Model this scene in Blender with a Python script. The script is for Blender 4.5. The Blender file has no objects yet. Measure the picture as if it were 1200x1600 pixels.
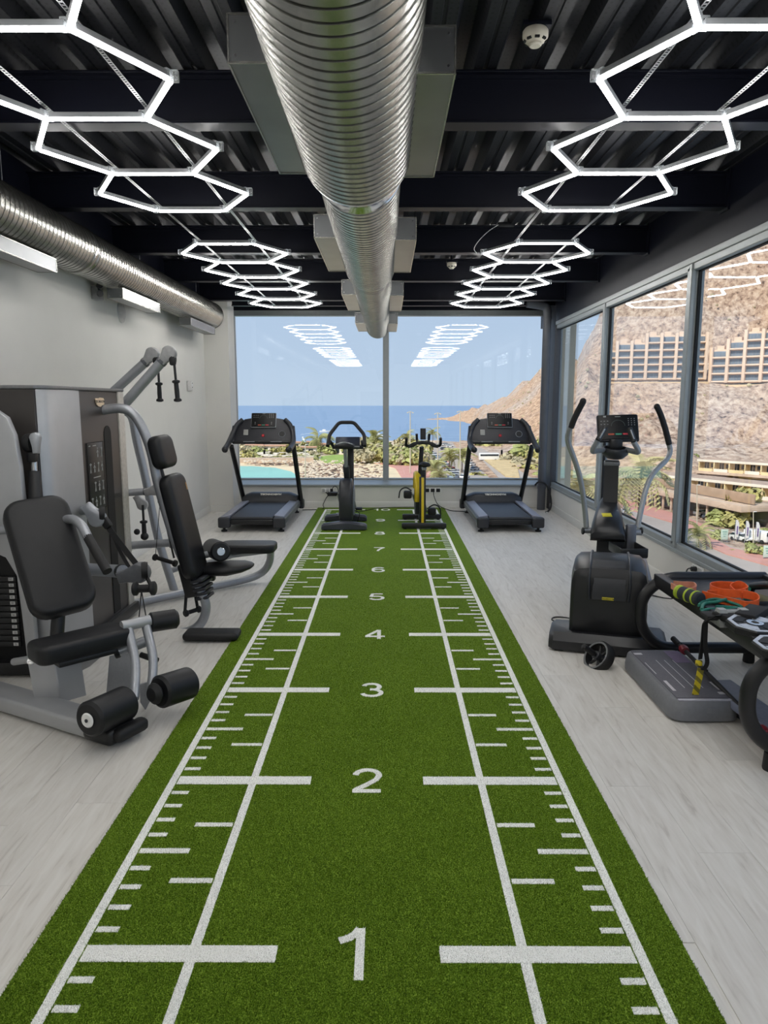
import bpy, bmesh, math, random
import numpy as np
from mathutils import Vector, Matrix, noise

random.seed(7)
rng = np.random.default_rng(7)
scene = bpy.context.scene
COL = scene.collection

# ------------------------------------------------------------------ camera
F_PX, CAM_H = 1115.0, 1.66
PITCH = math.radians(8.769)
YAW = math.radians(0.203)
_c, _s = math.cos(PITCH), math.sin(PITCH)
FW = Vector((-math.sin(YAW) * _c, math.cos(YAW) * _c, -_s))
RT = Vector((math.cos(YAW), math.sin(YAW), 0))
UP = RT.cross(FW)
CAM = Vector((0, 0, CAM_H))
cd = bpy.data.cameras.new('camera')
cd.sensor_fit = 'VERTICAL'
cd.sensor_height = 36.0
cd.lens = F_PX / 1600.0 * 36.0
cd.clip_start = 0.05
cd.clip_end = 20000
cam = bpy.data.objects.new('camera', cd)
COL.objects.link(cam)
cam.matrix_world = Matrix(((RT.x, UP.x, -FW.x, CAM.x), (RT.y, UP.y, -FW.y, CAM.y), (RT.z, UP.z, -FW.z, CAM.z), (0, 0, 0, 1)))
scene.camera = cam

# ------------------------------------------------------------------ sky, sun, exposure
world = bpy.data.worlds.new('sky')
scene.world = world
world.use_nodes = True
wn = world.node_tree
wn.nodes.clear()
_out = wn.nodes.new('ShaderNodeOutputWorld')
_bg = wn.nodes.new('ShaderNodeBackground')
_tc = wn.nodes.new('ShaderNodeTexCoord')
_sep = wn.nodes.new('ShaderNodeSeparateXYZ')
_rmp = wn.nodes.new('ShaderNodeValToRGB')
_rmp.color_ramp.elements[0].position = 0.0
_rmp.color_ramp.elements[0].color = (0.56, 0.69, 0.87, 1)
_rmp.color_ramp.elements[1].position = 1.0
_rmp.color_ramp.elements[1].color = (0.22, 0.40, 0.74, 1)
_e = _rmp.color_ramp.elements.new(0.18)
_e.color = (0.49, 0.63, 0.86, 1)
wn.links.new(_tc.outputs['Generated'], _sep.inputs[0])
wn.links.new(_sep.outputs['Z'], _rmp.inputs[0])
wn.links.new(_rmp.outputs[0], _bg.inputs[0])
wn.links.new(_bg.outputs[0], _out.inputs[0])
_bg.inputs[1].default_value = 1.0
sd = bpy.data.lights.new('sun', 'SUN')
sd.energy = 4.6
sd.angle = math.radians(0.6)
sd.color = (1.0, 0.94, 0.84)
sun = bpy.data.objects.new('sun', sd)
COL.objects.link(sun)
sun.rotation_euler = Vector((0.55, 0.62, -0.80)).to_track_quat('-Z', 'Y').to_euler()
LED_STRENGTH = 41.0
scene.view_settings.view_transform = 'Standard'
scene.view_settings.look = 'None'
scene.view_settings.gamma = 1.0
scene.view_settings.use_curve_mapping = False
scene.view_settings.exposure = 0.0

# ------------------------------------------------------------------ helpers
def P(u, v, Y):
    """point at depth Y of the room seen at (u, v) in the 1200x1600 photograph"""
    r = FW + RT * ((u - 600) / F_PX) - UP * ((v - 800) / F_PX)
    return CAM + r * (Y / r.y)

def G(u, v, z=0.0):
    r = FW + RT * ((u - 600) / F_PX) - UP * ((v - 800) / F_PX)
    return CAM + r * ((z - CAM_H) / r.z)

def lin(c):
    return tuple(((x / 255.0) / 12.92 if x / 255.0 <= 0.04045 else ((x / 255.0 + 0.055) / 1.055) ** 2.4) for x in c)

MATS = {}
def M(name, rgb, rough=0.5, metal=0.0, var=0.10, scale=40.0, bump=0.0, bscale=None, spec=0.5, coat=0.0, aniso=None):
    """procedural material: base colour with a noise variation, optional noise relief"""
    if name in MATS:
        return MATS[name]
    m = bpy.data.materials.new(name)
    m.use_nodes = True
    nt = m.node_tree
    b = nt.nodes['Principled BSDF']
    col = lin(rgb)
    tc = nt.nodes.new('ShaderNodeTexCoord')
    nz = nt.nodes.new('ShaderNodeTexNoise')
    nz.inputs['Scale'].default_value = scale
    nz.inputs['Detail'].default_value = 4
    src = tc.outputs['Object']
    if aniso:
        mp = nt.nodes.new('ShaderNodeMapping')
        mp.inputs['Scale'].default_value = aniso
        nt.links.new(src, mp.inputs[0])
        src = mp.outputs[0]
    nt.links.new(src, nz.inputs['Vector'])
    rp = nt.nodes.new('ShaderNodeValToRGB')
    rp.color_ramp.elements[0].position = 0.3
    rp.color_ramp.elements[1].position = 0.7
    rp.color_ramp.elements[0].color = (*[max(0, x * (1 - var)) for x in col], 1)
    rp.color_ramp.elements[1].color = (*[min(1, x * (1 + var)) for x in col], 1)
    nt.links.new(nz.outputs['Fac'], rp.inputs[0])
    nt.links.new(rp.outputs[0], b.inputs['Base Color'])
    b.inputs['Roughness'].default_value = rough
    b.inputs['Metallic'].default_value = metal
    b.inputs['Specular IOR Level'].default_value = spec
    b.inputs['Coat Weight'].default_value = coat
    if bump:
        n2 = nt.nodes.new('ShaderNodeTexNoise')
        n2.inputs['Scale'].default_value = bscale or scale * 4
        n2.inputs['Detail'].default_value = 3
        nt.links.new(src, n2.inputs['Vector'])
        bp = nt.nodes.new('ShaderNodeBump')
        bp.inputs['Strength'].default_value = bump
        bp.inputs['Distance'].default_value = 0.01
        nt.links.new(n2.outputs['Fac'], bp.inputs['Height'])
        nt.links.new(bp.outputs[0], b.inputs['Normal'])
    MATS[name] = m
    return m

def emit(name, rgb, strength):
    if name in MATS:
        return MATS[name]
    m = bpy.data.materials.new(name)
    m.use_nodes = True
    nt = m.node_tree
    nt.nodes.clear()
    o = nt.nodes.new('ShaderNodeOutputMaterial')
    e = nt.nodes.new('ShaderNodeEmission')
    e.inputs[0].default_value = (*rgb, 1)
    e.inputs[1].default_value = strength
    nt.links.new(e.outputs[0], o.inputs[0])
    MATS[name] = m
    return m

def frame(z, x=None):
    """rotation matrix whose Z axis is z and X axis close to x"""
    z = Vector(z).normalized()
    x = Vector(x) if x is not None else (Vector((1, 0, 0)) if abs(z.x) < 0.9 else Vector((0, 1, 0)))
    y = z.cross(x).normalized()
    x = y.cross(z).normalized()
    return Matrix((x, y, z)).transposed()

def smooth_path(pts, n=8):
    pts = [Vector(p) for p in pts]
    if len(pts) < 3:
        return pts
    out = []
    for i in range(len(pts) - 1):
        p0 = pts[i - 1] if i > 0 else pts[i] * 2 - pts[i + 1]
        p1, p2 = pts[i], pts[i + 1]
        p3 = pts[i + 2] if i + 2 < len(pts) else pts[i + 1] * 2 - pts[i]
        for k in range(n):
            t = k / n
            out.append(0.5 * (2 * p1 + (p2 - p0) * t + (2 * p0 - 5 * p1 + 4 * p2 - p3) * t * t + (3 * p1 - p0 - 3 * p2 + p3) * t ** 3))
    out.append(pts[-1])
    return out

def round_path(pts, r, n=6):
    """polyline with its inner corners rounded by radius r"""
    pts = [Vector(p) for p in pts]
    out = [pts[0]]
    for i in range(1, len(pts) - 1):
        a, b, c = pts[i - 1], pts[i], pts[i + 1]
        da, dc = (a - b), (c - b)
        k = min(r, da.length * 0.48, dc.length * 0.48)
        s, e = b + da.normalized() * k, b + dc.normalized() * k
        for j in range(n + 1):
            t = j / n
            out.append(s * (1 - t) ** 2 + b * 2 * t * (1 - t) + e * t * t)
    out.append(pts[-1])
    return out

class MB:
    def __init__(self):
        self.v, self.f = [], []

    def add(self, vs, fs):
        o = len(self.v)
        self.v += [tuple(p) for p in vs]
        self.f += [tuple(i + o for i in f) for f in fs]
        return self

    def box(self, x0, x1, y0, y1, z0, z1):
        vs = [(x, y, z) for z in (z0, z1) for y in (y0, y1) for x in (x0, x1)]
        return self.add(vs, [(0, 2, 3, 1), (4, 5, 7, 6), (0, 1, 5, 4), (2, 6, 7, 3), (0, 4, 6, 2), (1, 3, 7, 5)])

    def rbox(self, c, size, R=None, bevel=0.006, seg=2, taper=None):
        bm = bmesh.new()
        bmesh.ops.create_cube(bm, size=1)
        for v in bm.verts:
            v.co = Vector((v.co.x * size[0], v.co.y * size[1], v.co.z * size[2]))
            if taper and v.co.z > 0:
                v.co.x *= taper[0]
                v.co.y *= taper[1]
        bv = min(bevel, min(size) * 0.49)
        bmesh.ops.bevel(bm, geom=list(bm.edges), offset=bv, segments=seg, profile=0.5, affect='EDGES')
        return self._take(bm, c, R)

    def _take(self, bm, c=(0, 0, 0), R=None):
        bm.verts.index_update()
        c = Vector(c)
        vs = [((R @ v.co) if R else v.co) + c for v in bm.verts]
        fs = [[v.index for v in f.verts] for f in bm.faces]
        bm.free()
        return self.add(vs, fs)

    def tube(self, pts, r, seg=10, caps=True, flat=None, up=None):
        pts = [Vector(p) for p in pts]
        n = len(pts)
        rs = r if isinstance(r, (list, tuple)) else [r] * n
        t0 = (pts[1] - pts[0]).normalized()
        u = Vector(up) if up is not None else (Vector((0, 0, 1)) if abs(t0.z) < 0.9 else Vector((1, 0, 0)))
        u = (u - t0 * u.dot(t0)).normalized()
        rings = []
        for i, p in enumerate(pts):
            t = (pts[min(i + 1, n - 1)] - pts[max(i - 1, 0)])
            t = t.normalized() if t.length > 1e-9 else t0
            u = (u - t * u.dot(t))
            u = u.normalized() if u.length > 1e-6 else t.orthogonal().normalized()
            w = t.cross(u)
            fl = flat or 1.0
            rings.append([p + (u * math.cos(a) + w * math.sin(a) * fl) * rs[i] for a in [2 * math.pi * k / seg for k in range(seg)]])
        vs = [q for ring in rings for q in ring]
        fs = []
        for i in range(n - 1):
            for k in range(seg):
                a, b = i * seg + k, i * seg + (k + 1) % seg
                fs.append((a, b, b + seg, a + seg))
        if caps:
            fs.append(tuple(range(seg - 1, -1, -1)))
            fs.append(tuple(range((n - 1) * seg, n * seg)))
        return self.add(vs, fs)

    def cyl(self, a, b, r, seg=20, bevel=0.0):
        a, b = Vector(a), Vector(b)
        if bevel:
            d = (b - a)
            L = d.length
            return self.lathe([(0, 0), (r - bevel, 0), (r, bevel), (r, L - bevel), (r - bevel, L), (0, L)], a, d, seg)
        return self.tube([a, b], r, seg)

    def lathe(self, prof, o, axis=(0, 0, 1), seg=24, xdir=None):
        R = frame(axis, xdir)
        o = Vector(o)
        vs, idx = [], []
        for (r, h) in prof:
            if abs(r) < 1e-7:
                idx.append([len(vs)] * seg)
                vs.append(o + R @ Vector((0, 0, h)))
            else:
                base = len(vs)
                idx.append(list(range(base, base + seg)))
                for k in range(seg):
                    a = 2 * math.pi * k / seg
                    vs.append(o + R @ Vector((r * math.cos(a), r * math.sin(a), h)))
        fs = []
        for i in range(len(prof) - 1):
            for k in range(seg):
                q = [idx[i][k], idx[i][(k + 1) % seg], idx[i + 1][(k + 1) % seg], idx[i + 1][k]]
                q2 = []
                for x in q:
                    if x not in q2:
                        q2.append(x)
                if len(q2) > 2:
                    fs.append(tuple(q2))
        return self.add(vs, fs)

    def prism(self, outline, thick, bevel=0.0, seg=2):
        """flat outline (3-D points) given a thickness vector"""
        bm = bmesh.new()
        t = Vector(thick)
        a = [bm.verts.new(Vector(p)) for p in outline]
        b = [bm.verts.new(Vector(p) + t) for p in outline]
        n = len(a)
        bm.faces.new(a[::-1])
        bm.faces.new(b)
        for i in range(n):
            bm.faces.new((a[i], a[(i + 1) % n], b[(i + 1) % n], b[i]))
        bmesh.ops.recalc_face_normals(bm, faces=bm.faces)
        if bevel:
            es = [e for e in bm.edges if (e.verts[0] in a and e.verts[1] in a) or (e.verts[0] in b and e.verts[1] in b)]
            bmesh.ops.bevel(bm, geom=es, offset=bevel, segments=seg, profile=0.5, affect='EDGES')
        return self._take(bm)

    def sphere(self, c, r, seg=16, rings=10, sc=(1, 1, 1), R=None):
        bm = bmesh.new()
        bmesh.ops.create_uvsphere(bm, u_segments=seg, v_segments=rings, radius=r)
        for v in bm.verts:
            v.co = Vector((v.co.x * sc[0], v.co.y * sc[1], v.co.z * sc[2]))
        return self._take(bm, c, R)

    def loft(self, rings, caps=True):
        n = len(rings[0])
        vs = [p for r in rings for p in r]
        fs = []
        for i in range(len(rings) - 1):
            for k in range(n):
                a, b = i * n + k, i * n + (k + 1) % n
                fs.append((a, b, b + n, a + n))
        if caps:
            fs.append(tuple(range(n - 1, -1, -1)))
            fs.append(tuple(range((len(rings) - 1) * n, len(rings) * n)))
        return self.add(vs, fs)

    def mesh(self, name, mat, smooth=40):
        me = bpy.data.meshes.new(name)
        me.from_pydata(self.v, [], self.f)
        bm = bmesh.new()
        bm.from_mesh(me)
        bmesh.ops.recalc_face_normals(bm, faces=bm.faces)
        bm.to_mesh(me)
        bm.free()
        me.materials.append(mat)
        if smooth:
            me.shade_smooth()
            me.set_sharp_from_angle(angle=math.radians(smooth))
        return me

    def build(self, name, mat, parent=None, smooth=40, label=None):
        o = bpy.data.objects.new(name, self.mesh(name, mat, smooth))
        COL.objects.link(o)
        if label:
            o['label'] = label
        return adopt(o, parent)

WORLD = {}
def world_of(o):
    return WORLD.get(o.name, Matrix.Identity(4))

def adopt(o, parent):
    if parent is not None:
        o.parent = parent
        o.matrix_parent_inverse = world_of(parent).inverted()
    return o

def tag(o, label=None, cat=None, group=None, kind=None):
    if label:
        o['label'] = label
    if cat:
        o['category'] = cat
    if group:
        o['group'] = group
    if kind:
        o['kind'] = kind
    return o

def thing(name, label, cat, loc=(0, 0, 0), group=None):
    o = bpy.data.objects.new(name, None)
    COL.objects.link(o)
    o.location = loc
    o.empty_display_size = 0.1
    WORLD[o.name] = Matrix.Translation(Vector(loc))
    return tag(o, label, cat, group)

def struct(name, mb, mat, label=None, smooth=40):
    o = mb.build(name, mat, None, smooth)
    return tag(o, label, None, None, 'structure')

def inst(name, me, parent, mat4=None):
    o = bpy.data.objects.new(name, me)
    COL.objects.link(o)
    adopt(o, parent)
    if mat4 is not None:
        o.matrix_basis = mat4
    return o

def dup(root, loc, rz=0.0, label=None, scale=None, group=None):
    def rec(o, par):
        c = o.copy()
        COL.objects.link(c)
        c.parent = par
        for ch in o.children:
            rec(ch, c)
        return c
    c = rec(root, None)
    c.location = loc
    c.rotation_euler = (0, 0, rz)
    if scale:
        c.scale = scale if hasattr(scale, '__len__') else (scale,) * 3
    if label:
        c['label'] = label
    if group:
        c['group'] = group
    return c

def text_part(s, size, mat, parent, origin, xdir, ydir, name='lettering', extrude=0.001, bold=0.0, sx=1.0):
    cu = bpy.data.curves.new(name, 'FONT')
    cu.body = s
    cu.size = size
    cu.align_x = 'CENTER'
    cu.align_y = 'CENTER'
    cu.extrude = extrude
    cu.offset = bold
    cu.resolution_u = 4
    t = bpy.data.objects.new('tmp_text', cu)
    COL.objects.link(t)
    dg = bpy.context.evaluated_depsgraph_get()
    me = bpy.data.meshes.new_from_object(t.evaluated_get(dg))
    bpy.data.objects.remove(t)
    x, y = Vector(xdir).normalized(), Vector(ydir).normalized()
    z = x.cross(y).normalized()
    R = Matrix((x, y, z)).transposed()
    for v in me.vertices:
        v.co = Vector(origin) + R @ Vector((v.co.x * sx, v.co.y, v.co.z))
    me.materials.clear()
    me.materials.append(mat)
    o = bpy.data.objects.new(name, me)
    COL.objects.link(o)
    return adopt(o, parent)

# ------------------------------------------------------------------ materials
WALLM = M('white_wall_paint', (212, 210, 204), 0.75, var=0.02, scale=3, bump=0.05, bscale=180)
SILVER = M('silver_powder_coat', (158, 161, 166), 0.38, 0.55, var=0.04, scale=60)
SILVER2 = M('pale_silver_panel', (170, 171, 173), 0.40, 0.4, var=0.03, scale=8)
BLACKP = M('black_plastic', (20, 21, 23), 0.45, var=0.10, scale=60, bump=0.03, bscale=400)
CHAR = M('charcoal_plastic', (38, 40, 45), 0.42, var=0.08, scale=30)
VINYL = M('black_vinyl_upholstery', (17, 18, 21), 0.46, var=0.10, scale=25, bump=0.12, bscale=500, spec=0.4)
RUBBER = M('black_rubber', (14, 14, 16), 0.6, var=0.15, scale=80)
DARKPANEL = M('dark_grey_panel', (54, 50, 48), 0.36, var=0.05, scale=6)
CHROME = M('brushed_chrome', (215, 215, 215), 0.2, 1.0, var=0.04, scale=50)
GALV = M('galvanised_steel', (172, 172, 167), 0.27, 1.0, var=0.14, scale=9, bump=0.04, bscale=60)
NAVY = M('navy_painted_steel', (13, 15, 26), 0.45, var=0.08, scale=4, spec=0.22)
FRAMEM = M('grey_aluminium_frame', (150, 155, 155), 0.40, 0.25, var=0.03, scale=20)
GASKET = M('black_window_gasket', (14, 14, 15), 0.7)
BLACKCABLE = M('black_cable', (14, 14, 15), 0.55)
WHITEPL = M('white_plastic', (225, 225, 222), 0.45, var=0.03)
BADGEM = M('white_badge_print', (228, 224, 212), 0.5, var=0.02)
SCREENM = M('glossy_black_display', (9, 10, 12), 0.35, var=0.05, spec=0.3)
ICONM = M('pale_icon_print', (150, 152, 150), 0.5)
# ================================================================== ROOM SHELL
XL, XR, YB, YR = -2.70, 2.56, 11.20, -5.6      # left wall, right wall, window wall, wall behind
Z_DECK = 3.36
YG = 11.90                    # plane of the back window, behind a deep sill
# floor ---------------------------------------------------------------
PLANKM = bpy.data.materials.new('pale_oak_vinyl')
PLANKM.use_nodes = True
_nt = PLANKM.node_tree
_b = _nt.nodes['Principled BSDF']
_tc = _nt.nodes.new('ShaderNodeTexCoord')
_oi = _nt.nodes.new('ShaderNodeObjectInfo')
_add = _nt.nodes.new('ShaderNodeVectorMath'); _add.operation = 'ADD'
_mulr = _nt.nodes.new('ShaderNodeMath'); _mulr.operation = 'MULTIPLY'; _mulr.inputs[1].default_value = 37.0
_nt.links.new(_oi.outputs['Random'], _mulr.inputs[0])
_nt.links.new(_tc.outputs['Object'], _add.inputs[0])
_nt.links.new(_mulr.outputs[0], _add.inputs[1])
_mp = _nt.nodes.new('ShaderNodeMapping'); _mp.inputs['Scale'].default_value = (14, 1.6, 1)
_nt.links.new(_add.outputs[0], _mp.inputs[0])
_n1 = _nt.nodes.new('ShaderNodeTexNoise'); _n1.inputs['Scale'].default_value = 2.2; _n1.inputs['Detail'].default_value = 8; _n1.inputs['Distortion'].default_value = 1.2
_nt.links.new(_mp.outputs[0], _n1.inputs['Vector'])
_r1 = _nt.nodes.new('ShaderNodeValToRGB')
_r1.color_ramp.elements[0].position = 0.27; _r1.color_ramp.elements[0].color = (*lin((180, 175, 168)), 1)
_r1.color_ramp.elements[1].position = 0.66; _r1.color_ramp.elements[1].color = (*lin((209, 206, 200)), 1)
_e2 = _r1.color_ramp.elements.new(0.40); _e2.color = (*lin((199, 195, 188)), 1)
_nt.links.new(_n1.outputs['Fac'], _r1.inputs[0])
_n2 = _nt.nodes.new('ShaderNodeTexNoise'); _n2.inputs['Scale'].default_value = 14; _n2.inputs['Detail'].default_value = 5
_nt.links.new(_mp.outputs[0], _n2.inputs['Vector'])
_hv = _nt.nodes.new('ShaderNodeHueSaturation')
_mr = _nt.nodes.new('ShaderNodeMapRange'); _mr.inputs[3].default_value = 0.95; _mr.inputs[4].default_value = 1.05
_nt.links.new(_oi.outputs['Random'], _mr.inputs[0])
_nt.links.new(_mr.outputs[0], _hv.inputs['Value'])
_nt.links.new(_r1.outputs[0], _hv.inputs['Color'])
_nt.links.new(_hv.outputs[0], _b.inputs['Base Color'])
_b.inputs['Roughness'].default_value = 0.42
_bp = _nt.nodes.new('ShaderNodeBump'); _bp.inputs['Strength'].default_value = 0.10; _bp.inputs['Distance'].default_value = 0.004
_nt.links.new(_n2.outputs['Fac'], _bp.inputs['Height'])
_nt.links.new(_bp.outputs[0], _b.inputs['Normal'])

floor = struct('floor', MB().box(XL - 0.1, XR + 0.1, YR, YG + 0.1, -0.15, -0.0035), PLANKM, 'pale grey oak plank floor of the gym')
PW, PL = 0.20, 1.28
_pm = MB()
_pm.rbox((0, 0, -0.0025), (PW - 0.0006, PL - 0.0006, 0.005), bevel=0.0007, seg=1)
_pme = _pm.mesh('plank', PLANKM, 0)
def plank_columns(xa, xb, step):
    x = xa
    while (x + PW / 2 < xb + 1e-6) if step > 0 else (x - PW / 2 > xb - 1e-6):
        yield x
        x += step
TURF_L, TURF_R, TURF_C = -1.085, 0.915, -0.085
_cols = list(plank_columns(XL + PW / 2, TURF_L + 0.19, PW)) + list(plank_columns(XR - PW / 2, TURF_R - 0.19, -PW))
for x in _cols:
    y = 0.9 + random.random() * PL * 0.9
    while y < YB:
        yy = min(y + PL, YB)
        sc = (yy - y) / PL
        if sc > 0.06:
            o = inst('plank', _pme, floor)
            o.location = (x, (y + yy) / 2, 0)
            o.scale = (1, sc, 1)
        y += PL

# turf ---------------------------------------------------------------
def turf_mat(name, dark, mid, light):
    m = bpy.data.materials.new(name)
    m.use_nodes = True
    nt = m.node_tree
    b = nt.nodes['Principled BSDF']
    tc = nt.nodes.new('ShaderNodeTexCoord')
    n1 = nt.nodes.new('ShaderNodeTexNoise'); n1.inputs['Scale'].default_value = 260; n1.inputs['Detail'].default_value = 4
    n2 = nt.nodes.new('ShaderNodeTexNoise'); n2.inputs['Scale'].default_value = 2.5; n2.inputs['Detail'].default_value = 3
    nt.links.new(tc.outputs['Object'], n1.inputs['Vector']); nt.links.new(tc.outputs['Object'], n2.inputs['Vector'])
    mx = nt.nodes.new('ShaderNodeMath'); mx.operation = 'MULTIPLY_ADD'; mx.inputs[1].default_value = 0.06
    nt.links.new(n2.outputs['Fac'], mx.inputs[0])
    sub = nt.nodes.new('ShaderNodeMath'); sub.operation = 'SUBTRACT'; sub.inputs[1].default_value = 0.03
    nt.links.new(n1.outputs['Fac'], sub.inputs[0]); nt.links.new(sub.outputs[0], mx.inputs[2])
    rp = nt.nodes.new('ShaderNodeValToRGB')
    rp.color_ramp.elements[0].position = 0.34; rp.color_ramp.elements[0].color = (*lin(dark), 1)
    rp.color_ramp.elements[1].position = 0.68; rp.color_ramp.elements[1].color = (*lin(light), 1)
    e = rp.color_ramp.elements.new(0.5); e.color = (*lin(mid), 1)
    nt.links.new(mx.outputs[0], rp.inputs[0]); nt.links.new(rp.outputs[0], b.inputs['Base Color'])
    b.inputs['Roughness'].default_value = 0.8
    b.inputs['Specular IOR Level'].default_value = 0.15
    bp = nt.nodes.new('ShaderNodeBump'); bp.inputs['Strength'].default_value = 0.6; bp.inputs['Distance'].default_value = 0.006
    nt.links.new(n1.outputs['Fac'], bp.inputs['Height']); nt.links.new(bp.outputs[0], b.inputs['Normal'])
    return m
GREEN = turf_mat('green_artificial_turf', (50, 74, 6), (94, 124, 22), (136, 160, 56))
GREENB = turf_mat('green_turf_blades', (54, 80, 7), (102, 134, 25), (146, 170, 62))
WHITET = turf_mat('white_artificial_turf', (228, 228, 222), (246, 246, 242), (255, 255, 252))
turf = MB()
turf.rbox(((TURF_L + TURF_R) / 2, (0.2 + 11.16) / 2, 0.005), (TURF_R - TURF_L, 10.96, 0.010), bevel=0.003, seg=1)
turf = turf.build('artificial_turf_track', GREEN)
tag(turf, 'green artificial turf sprint track with white distance marks and numerals', 'turf')
ZT = 0.0105
RECTS = []     # white marks: (x0, x1, y0, y1)
def mark(name, x0, x1, y0, y1):
    RECTS.append((x0, x1, y0, y1))
    h = {'metre_mark': 0.0012, 'outer_line': 0.0009, 'inner_line': 0.0009}.get(name, 0.0006)
    MB().box(x0, x1, y0, y1, ZT - 0.004, ZT + h).build(name, WHITET, turf, 0)
Y0M = 0.927
LW = 0.032
for sgn in (-1, 1):
    for off, nm in ((0.853, 'outer_line'), (0.500, 'inner_line')):
        xc = TURF_C + sgn * off
        mark(nm, xc - LW / 2, xc + LW / 2, 0.45, Y0M + 10 + 0.035)
    for n in range(0, 11):
        y = Y0M + n
        xa, xb = sorted((TURF_C + sgn * 0.247, TURF_C + sgn * 0.832))
        if n > 0:
            mark('metre_mark', xa, xb, y - 0.033, y + 0.033)
        if n < 10:
            for k in range(1, 10):
                yy = y + k * 0.1
                if yy < 1.2:
                    continue
                ln = 0.185 if k == 5 else 0.072
                hw = 0.0145 if k == 5 else 0.012
                xa, xb = sorted((TURF_C + sgn * 0.832, TURF_C + sgn * (0.832 - ln)))
                mark('tick_mark', xa, xb, yy - hw, yy + hw)
            for k in (1, 2):
                yy = y + k / 3.0
                if yy < 1.2:
                    continue
                xa, xb = sorted((TURF_C + sgn * 0.521, TURF_C + sgn * 0.67))
                mark('third_mark', xa, xb, yy - 0.013, yy + 0.013)
NUM_MESH = []
def arc(cx, cy, rx, ry, a0, a1, n=12):
    return [(cx + rx * math.cos(math.radians(a0 + (a1 - a0) * k / n)), cy + ry * math.sin(math.radians(a0 + (a1 - a0) * k / n))) for k in range(n + 1)]
GLYPH = {
    '0': [arc(0.33, 0.5, 0.27, 0.43, 90, 450, 28)],
    '1': [[(0.10, 0.74), (0.24, 0.80), (0.33, 0.88), (0.39, 0.99)], [(0.41, 0.0), (0.41, 1.0)]],
    '2': [arc(0.33, 0.69, 0.25, 0.24, 175, 0, 12) + [(0.52, 0.52), (0.34, 0.33), (0.14, 0.14), (0.08, 0.07)], [(0.04, 0.065), (0.62, 0.065)]],
    '3': [arc(0.32, 0.71, 0.22, 0.22, 165, -60, 12) + [(0.28, 0.52)], [(0.28, 0.52), (0.36, 0.52)] + arc(0.33, 0.29, 0.26, 0.225, 70, -165, 14)],
    '4': [[(0.48, 0.0), (0.48, 0.98)], [(0.47, 0.95), (0.06, 0.30)], [(0.02, 0.27), (0.68, 0.27)]],
    '5': [[(0.58, 0.93), (0.15, 0.93)], [(0.17, 0.95), (0.10, 0.50)], [(0.10, 0.50), (0.18, 0.56)] + arc(0.33, 0.31, 0.26, 0.255, 95, -160, 14)],
    '6': [arc(0.35, 0.31, 0.245, 0.25, 180, 540, 22), [(0.105, 0.31), (0.10, 0.52)] + arc(0.36, 0.60, 0.26, 0.33, 180, 35, 12)],
    '7': [[(0.05, 0.93), (0.62, 0.93)], [(0.60, 0.92), (0.42, 0.62), (0.31, 0.32), (0.27, 0.0)]],
    '8': [arc(0.33, 0.735, 0.205, 0.20, 0, 360, 22), arc(0.33, 0.285, 0.255, 0.23, 0, 360, 24)],
    '9': [arc(0.32, 0.69, 0.245, 0.25, 0, 360, 22), [(0.565, 0.69), (0.57, 0.48)] + arc(0.31, 0.40, 0.26, 0.33, 0, -145, 12)],
}
def numeral_mesh(s, h, cx, cy):
    """digits drawn as flat strokes of constant width"""
    m = MB()
    adv = 0.70 * h
    w = 0.135 * h
    x0 = cx - adv * len(s) / 2 + 0.01 * h
    for ci, chh in enumerate(s):
        for path in GLYPH[chh]:
            pts = [Vector((x0 + ci * adv + a * h * 1.03, cy - h / 2 + b * h, 0)) for a, b in path]
            closed = (pts[0] - pts[-1]).length < 1e-4
            n = len(pts)
            L, R = [], []
            for i, p in enumerate(pts):
                if closed:
                    t = pts[(i + 1) % n if i < n - 1 else 1] - pts[i - 1 if i > 0 else n - 2]
                else:
                    t = pts[min(i + 1, n - 1)] - pts[max(i - 1, 0)]
                t.normalize()
                nrm = Vector((-t.y, t.x, 0)) * w / 2
                L.append(p + nrm); R.append(p - nrm)
            rings = []
            zz = ZT + 0.0009 + 0.0003 * GLYPH[chh].index(path)
            for l, r in zip(L, R):
                rings.append([(l.x, l.y, ZT - 0.002), (l.x, l.y, zz), (r.x, r.y, zz), (r.x, r.y, ZT - 0.002)])
            m.loft(rings)
    return m
for n in range(1, 11):
    o = numeral_mesh(str(n), 0.205, TURF_C + (-0.012 if n == 1 else 0), Y0M + n + 0.004).build('numeral', WHITET, turf, 0)
    NUM_MESH.append((n, o))

# turf pile: real blades on the part of the track nearest the camera
def blades(px, py, h, w):
    n = len(px)
    a = rng.uniform(0, 2 * np.pi, n)
    lean = rng.uniform(0.0, 0.8, n) * h
    la = rng.uniform(0, 2 * np.pi, n)
    ca, sa = np.cos(a) * w / 2, np.sin(a) * w / 2
    v = np.empty((n, 3, 3), dtype=np.float32)
    v[:, 0] = np.c_[px - ca, py - sa, np.full(n, ZT - 0.001)]
    v[:, 1] = np.c_[px + ca, py + sa, np.full(n, ZT - 0.001)]
    v[:, 2] = np.c_[px + lean * np.cos(la), py + lean * np.sin(la), ZT + h * rng.uniform(0.6, 1.0, n)]
    return v.reshape(-1, 3)

def tri_object(name, verts, mat, parent):
    me = bpy.data.meshes.new(name)
    nv = len(verts)
    me.vertices.add(nv)
    me.vertices.foreach_set('co', verts.ravel())
    me.loops.add(nv)
    me.loops.foreach_set('vertex_index', np.arange(nv, dtype=np.int32))
    me.polygons.add(nv // 3)
    me.polygons.foreach_set('loop_start', np.arange(0, nv, 3, dtype=np.int32))
    me.update(calc_edges=True)
    me.validate()
    me.materials.append(mat)
    o = bpy.data.objects.new(name, me)
    COL.objects.link(o)
    adopt(o, parent)
    o['kind'] = 'stuff'
    return o

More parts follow.
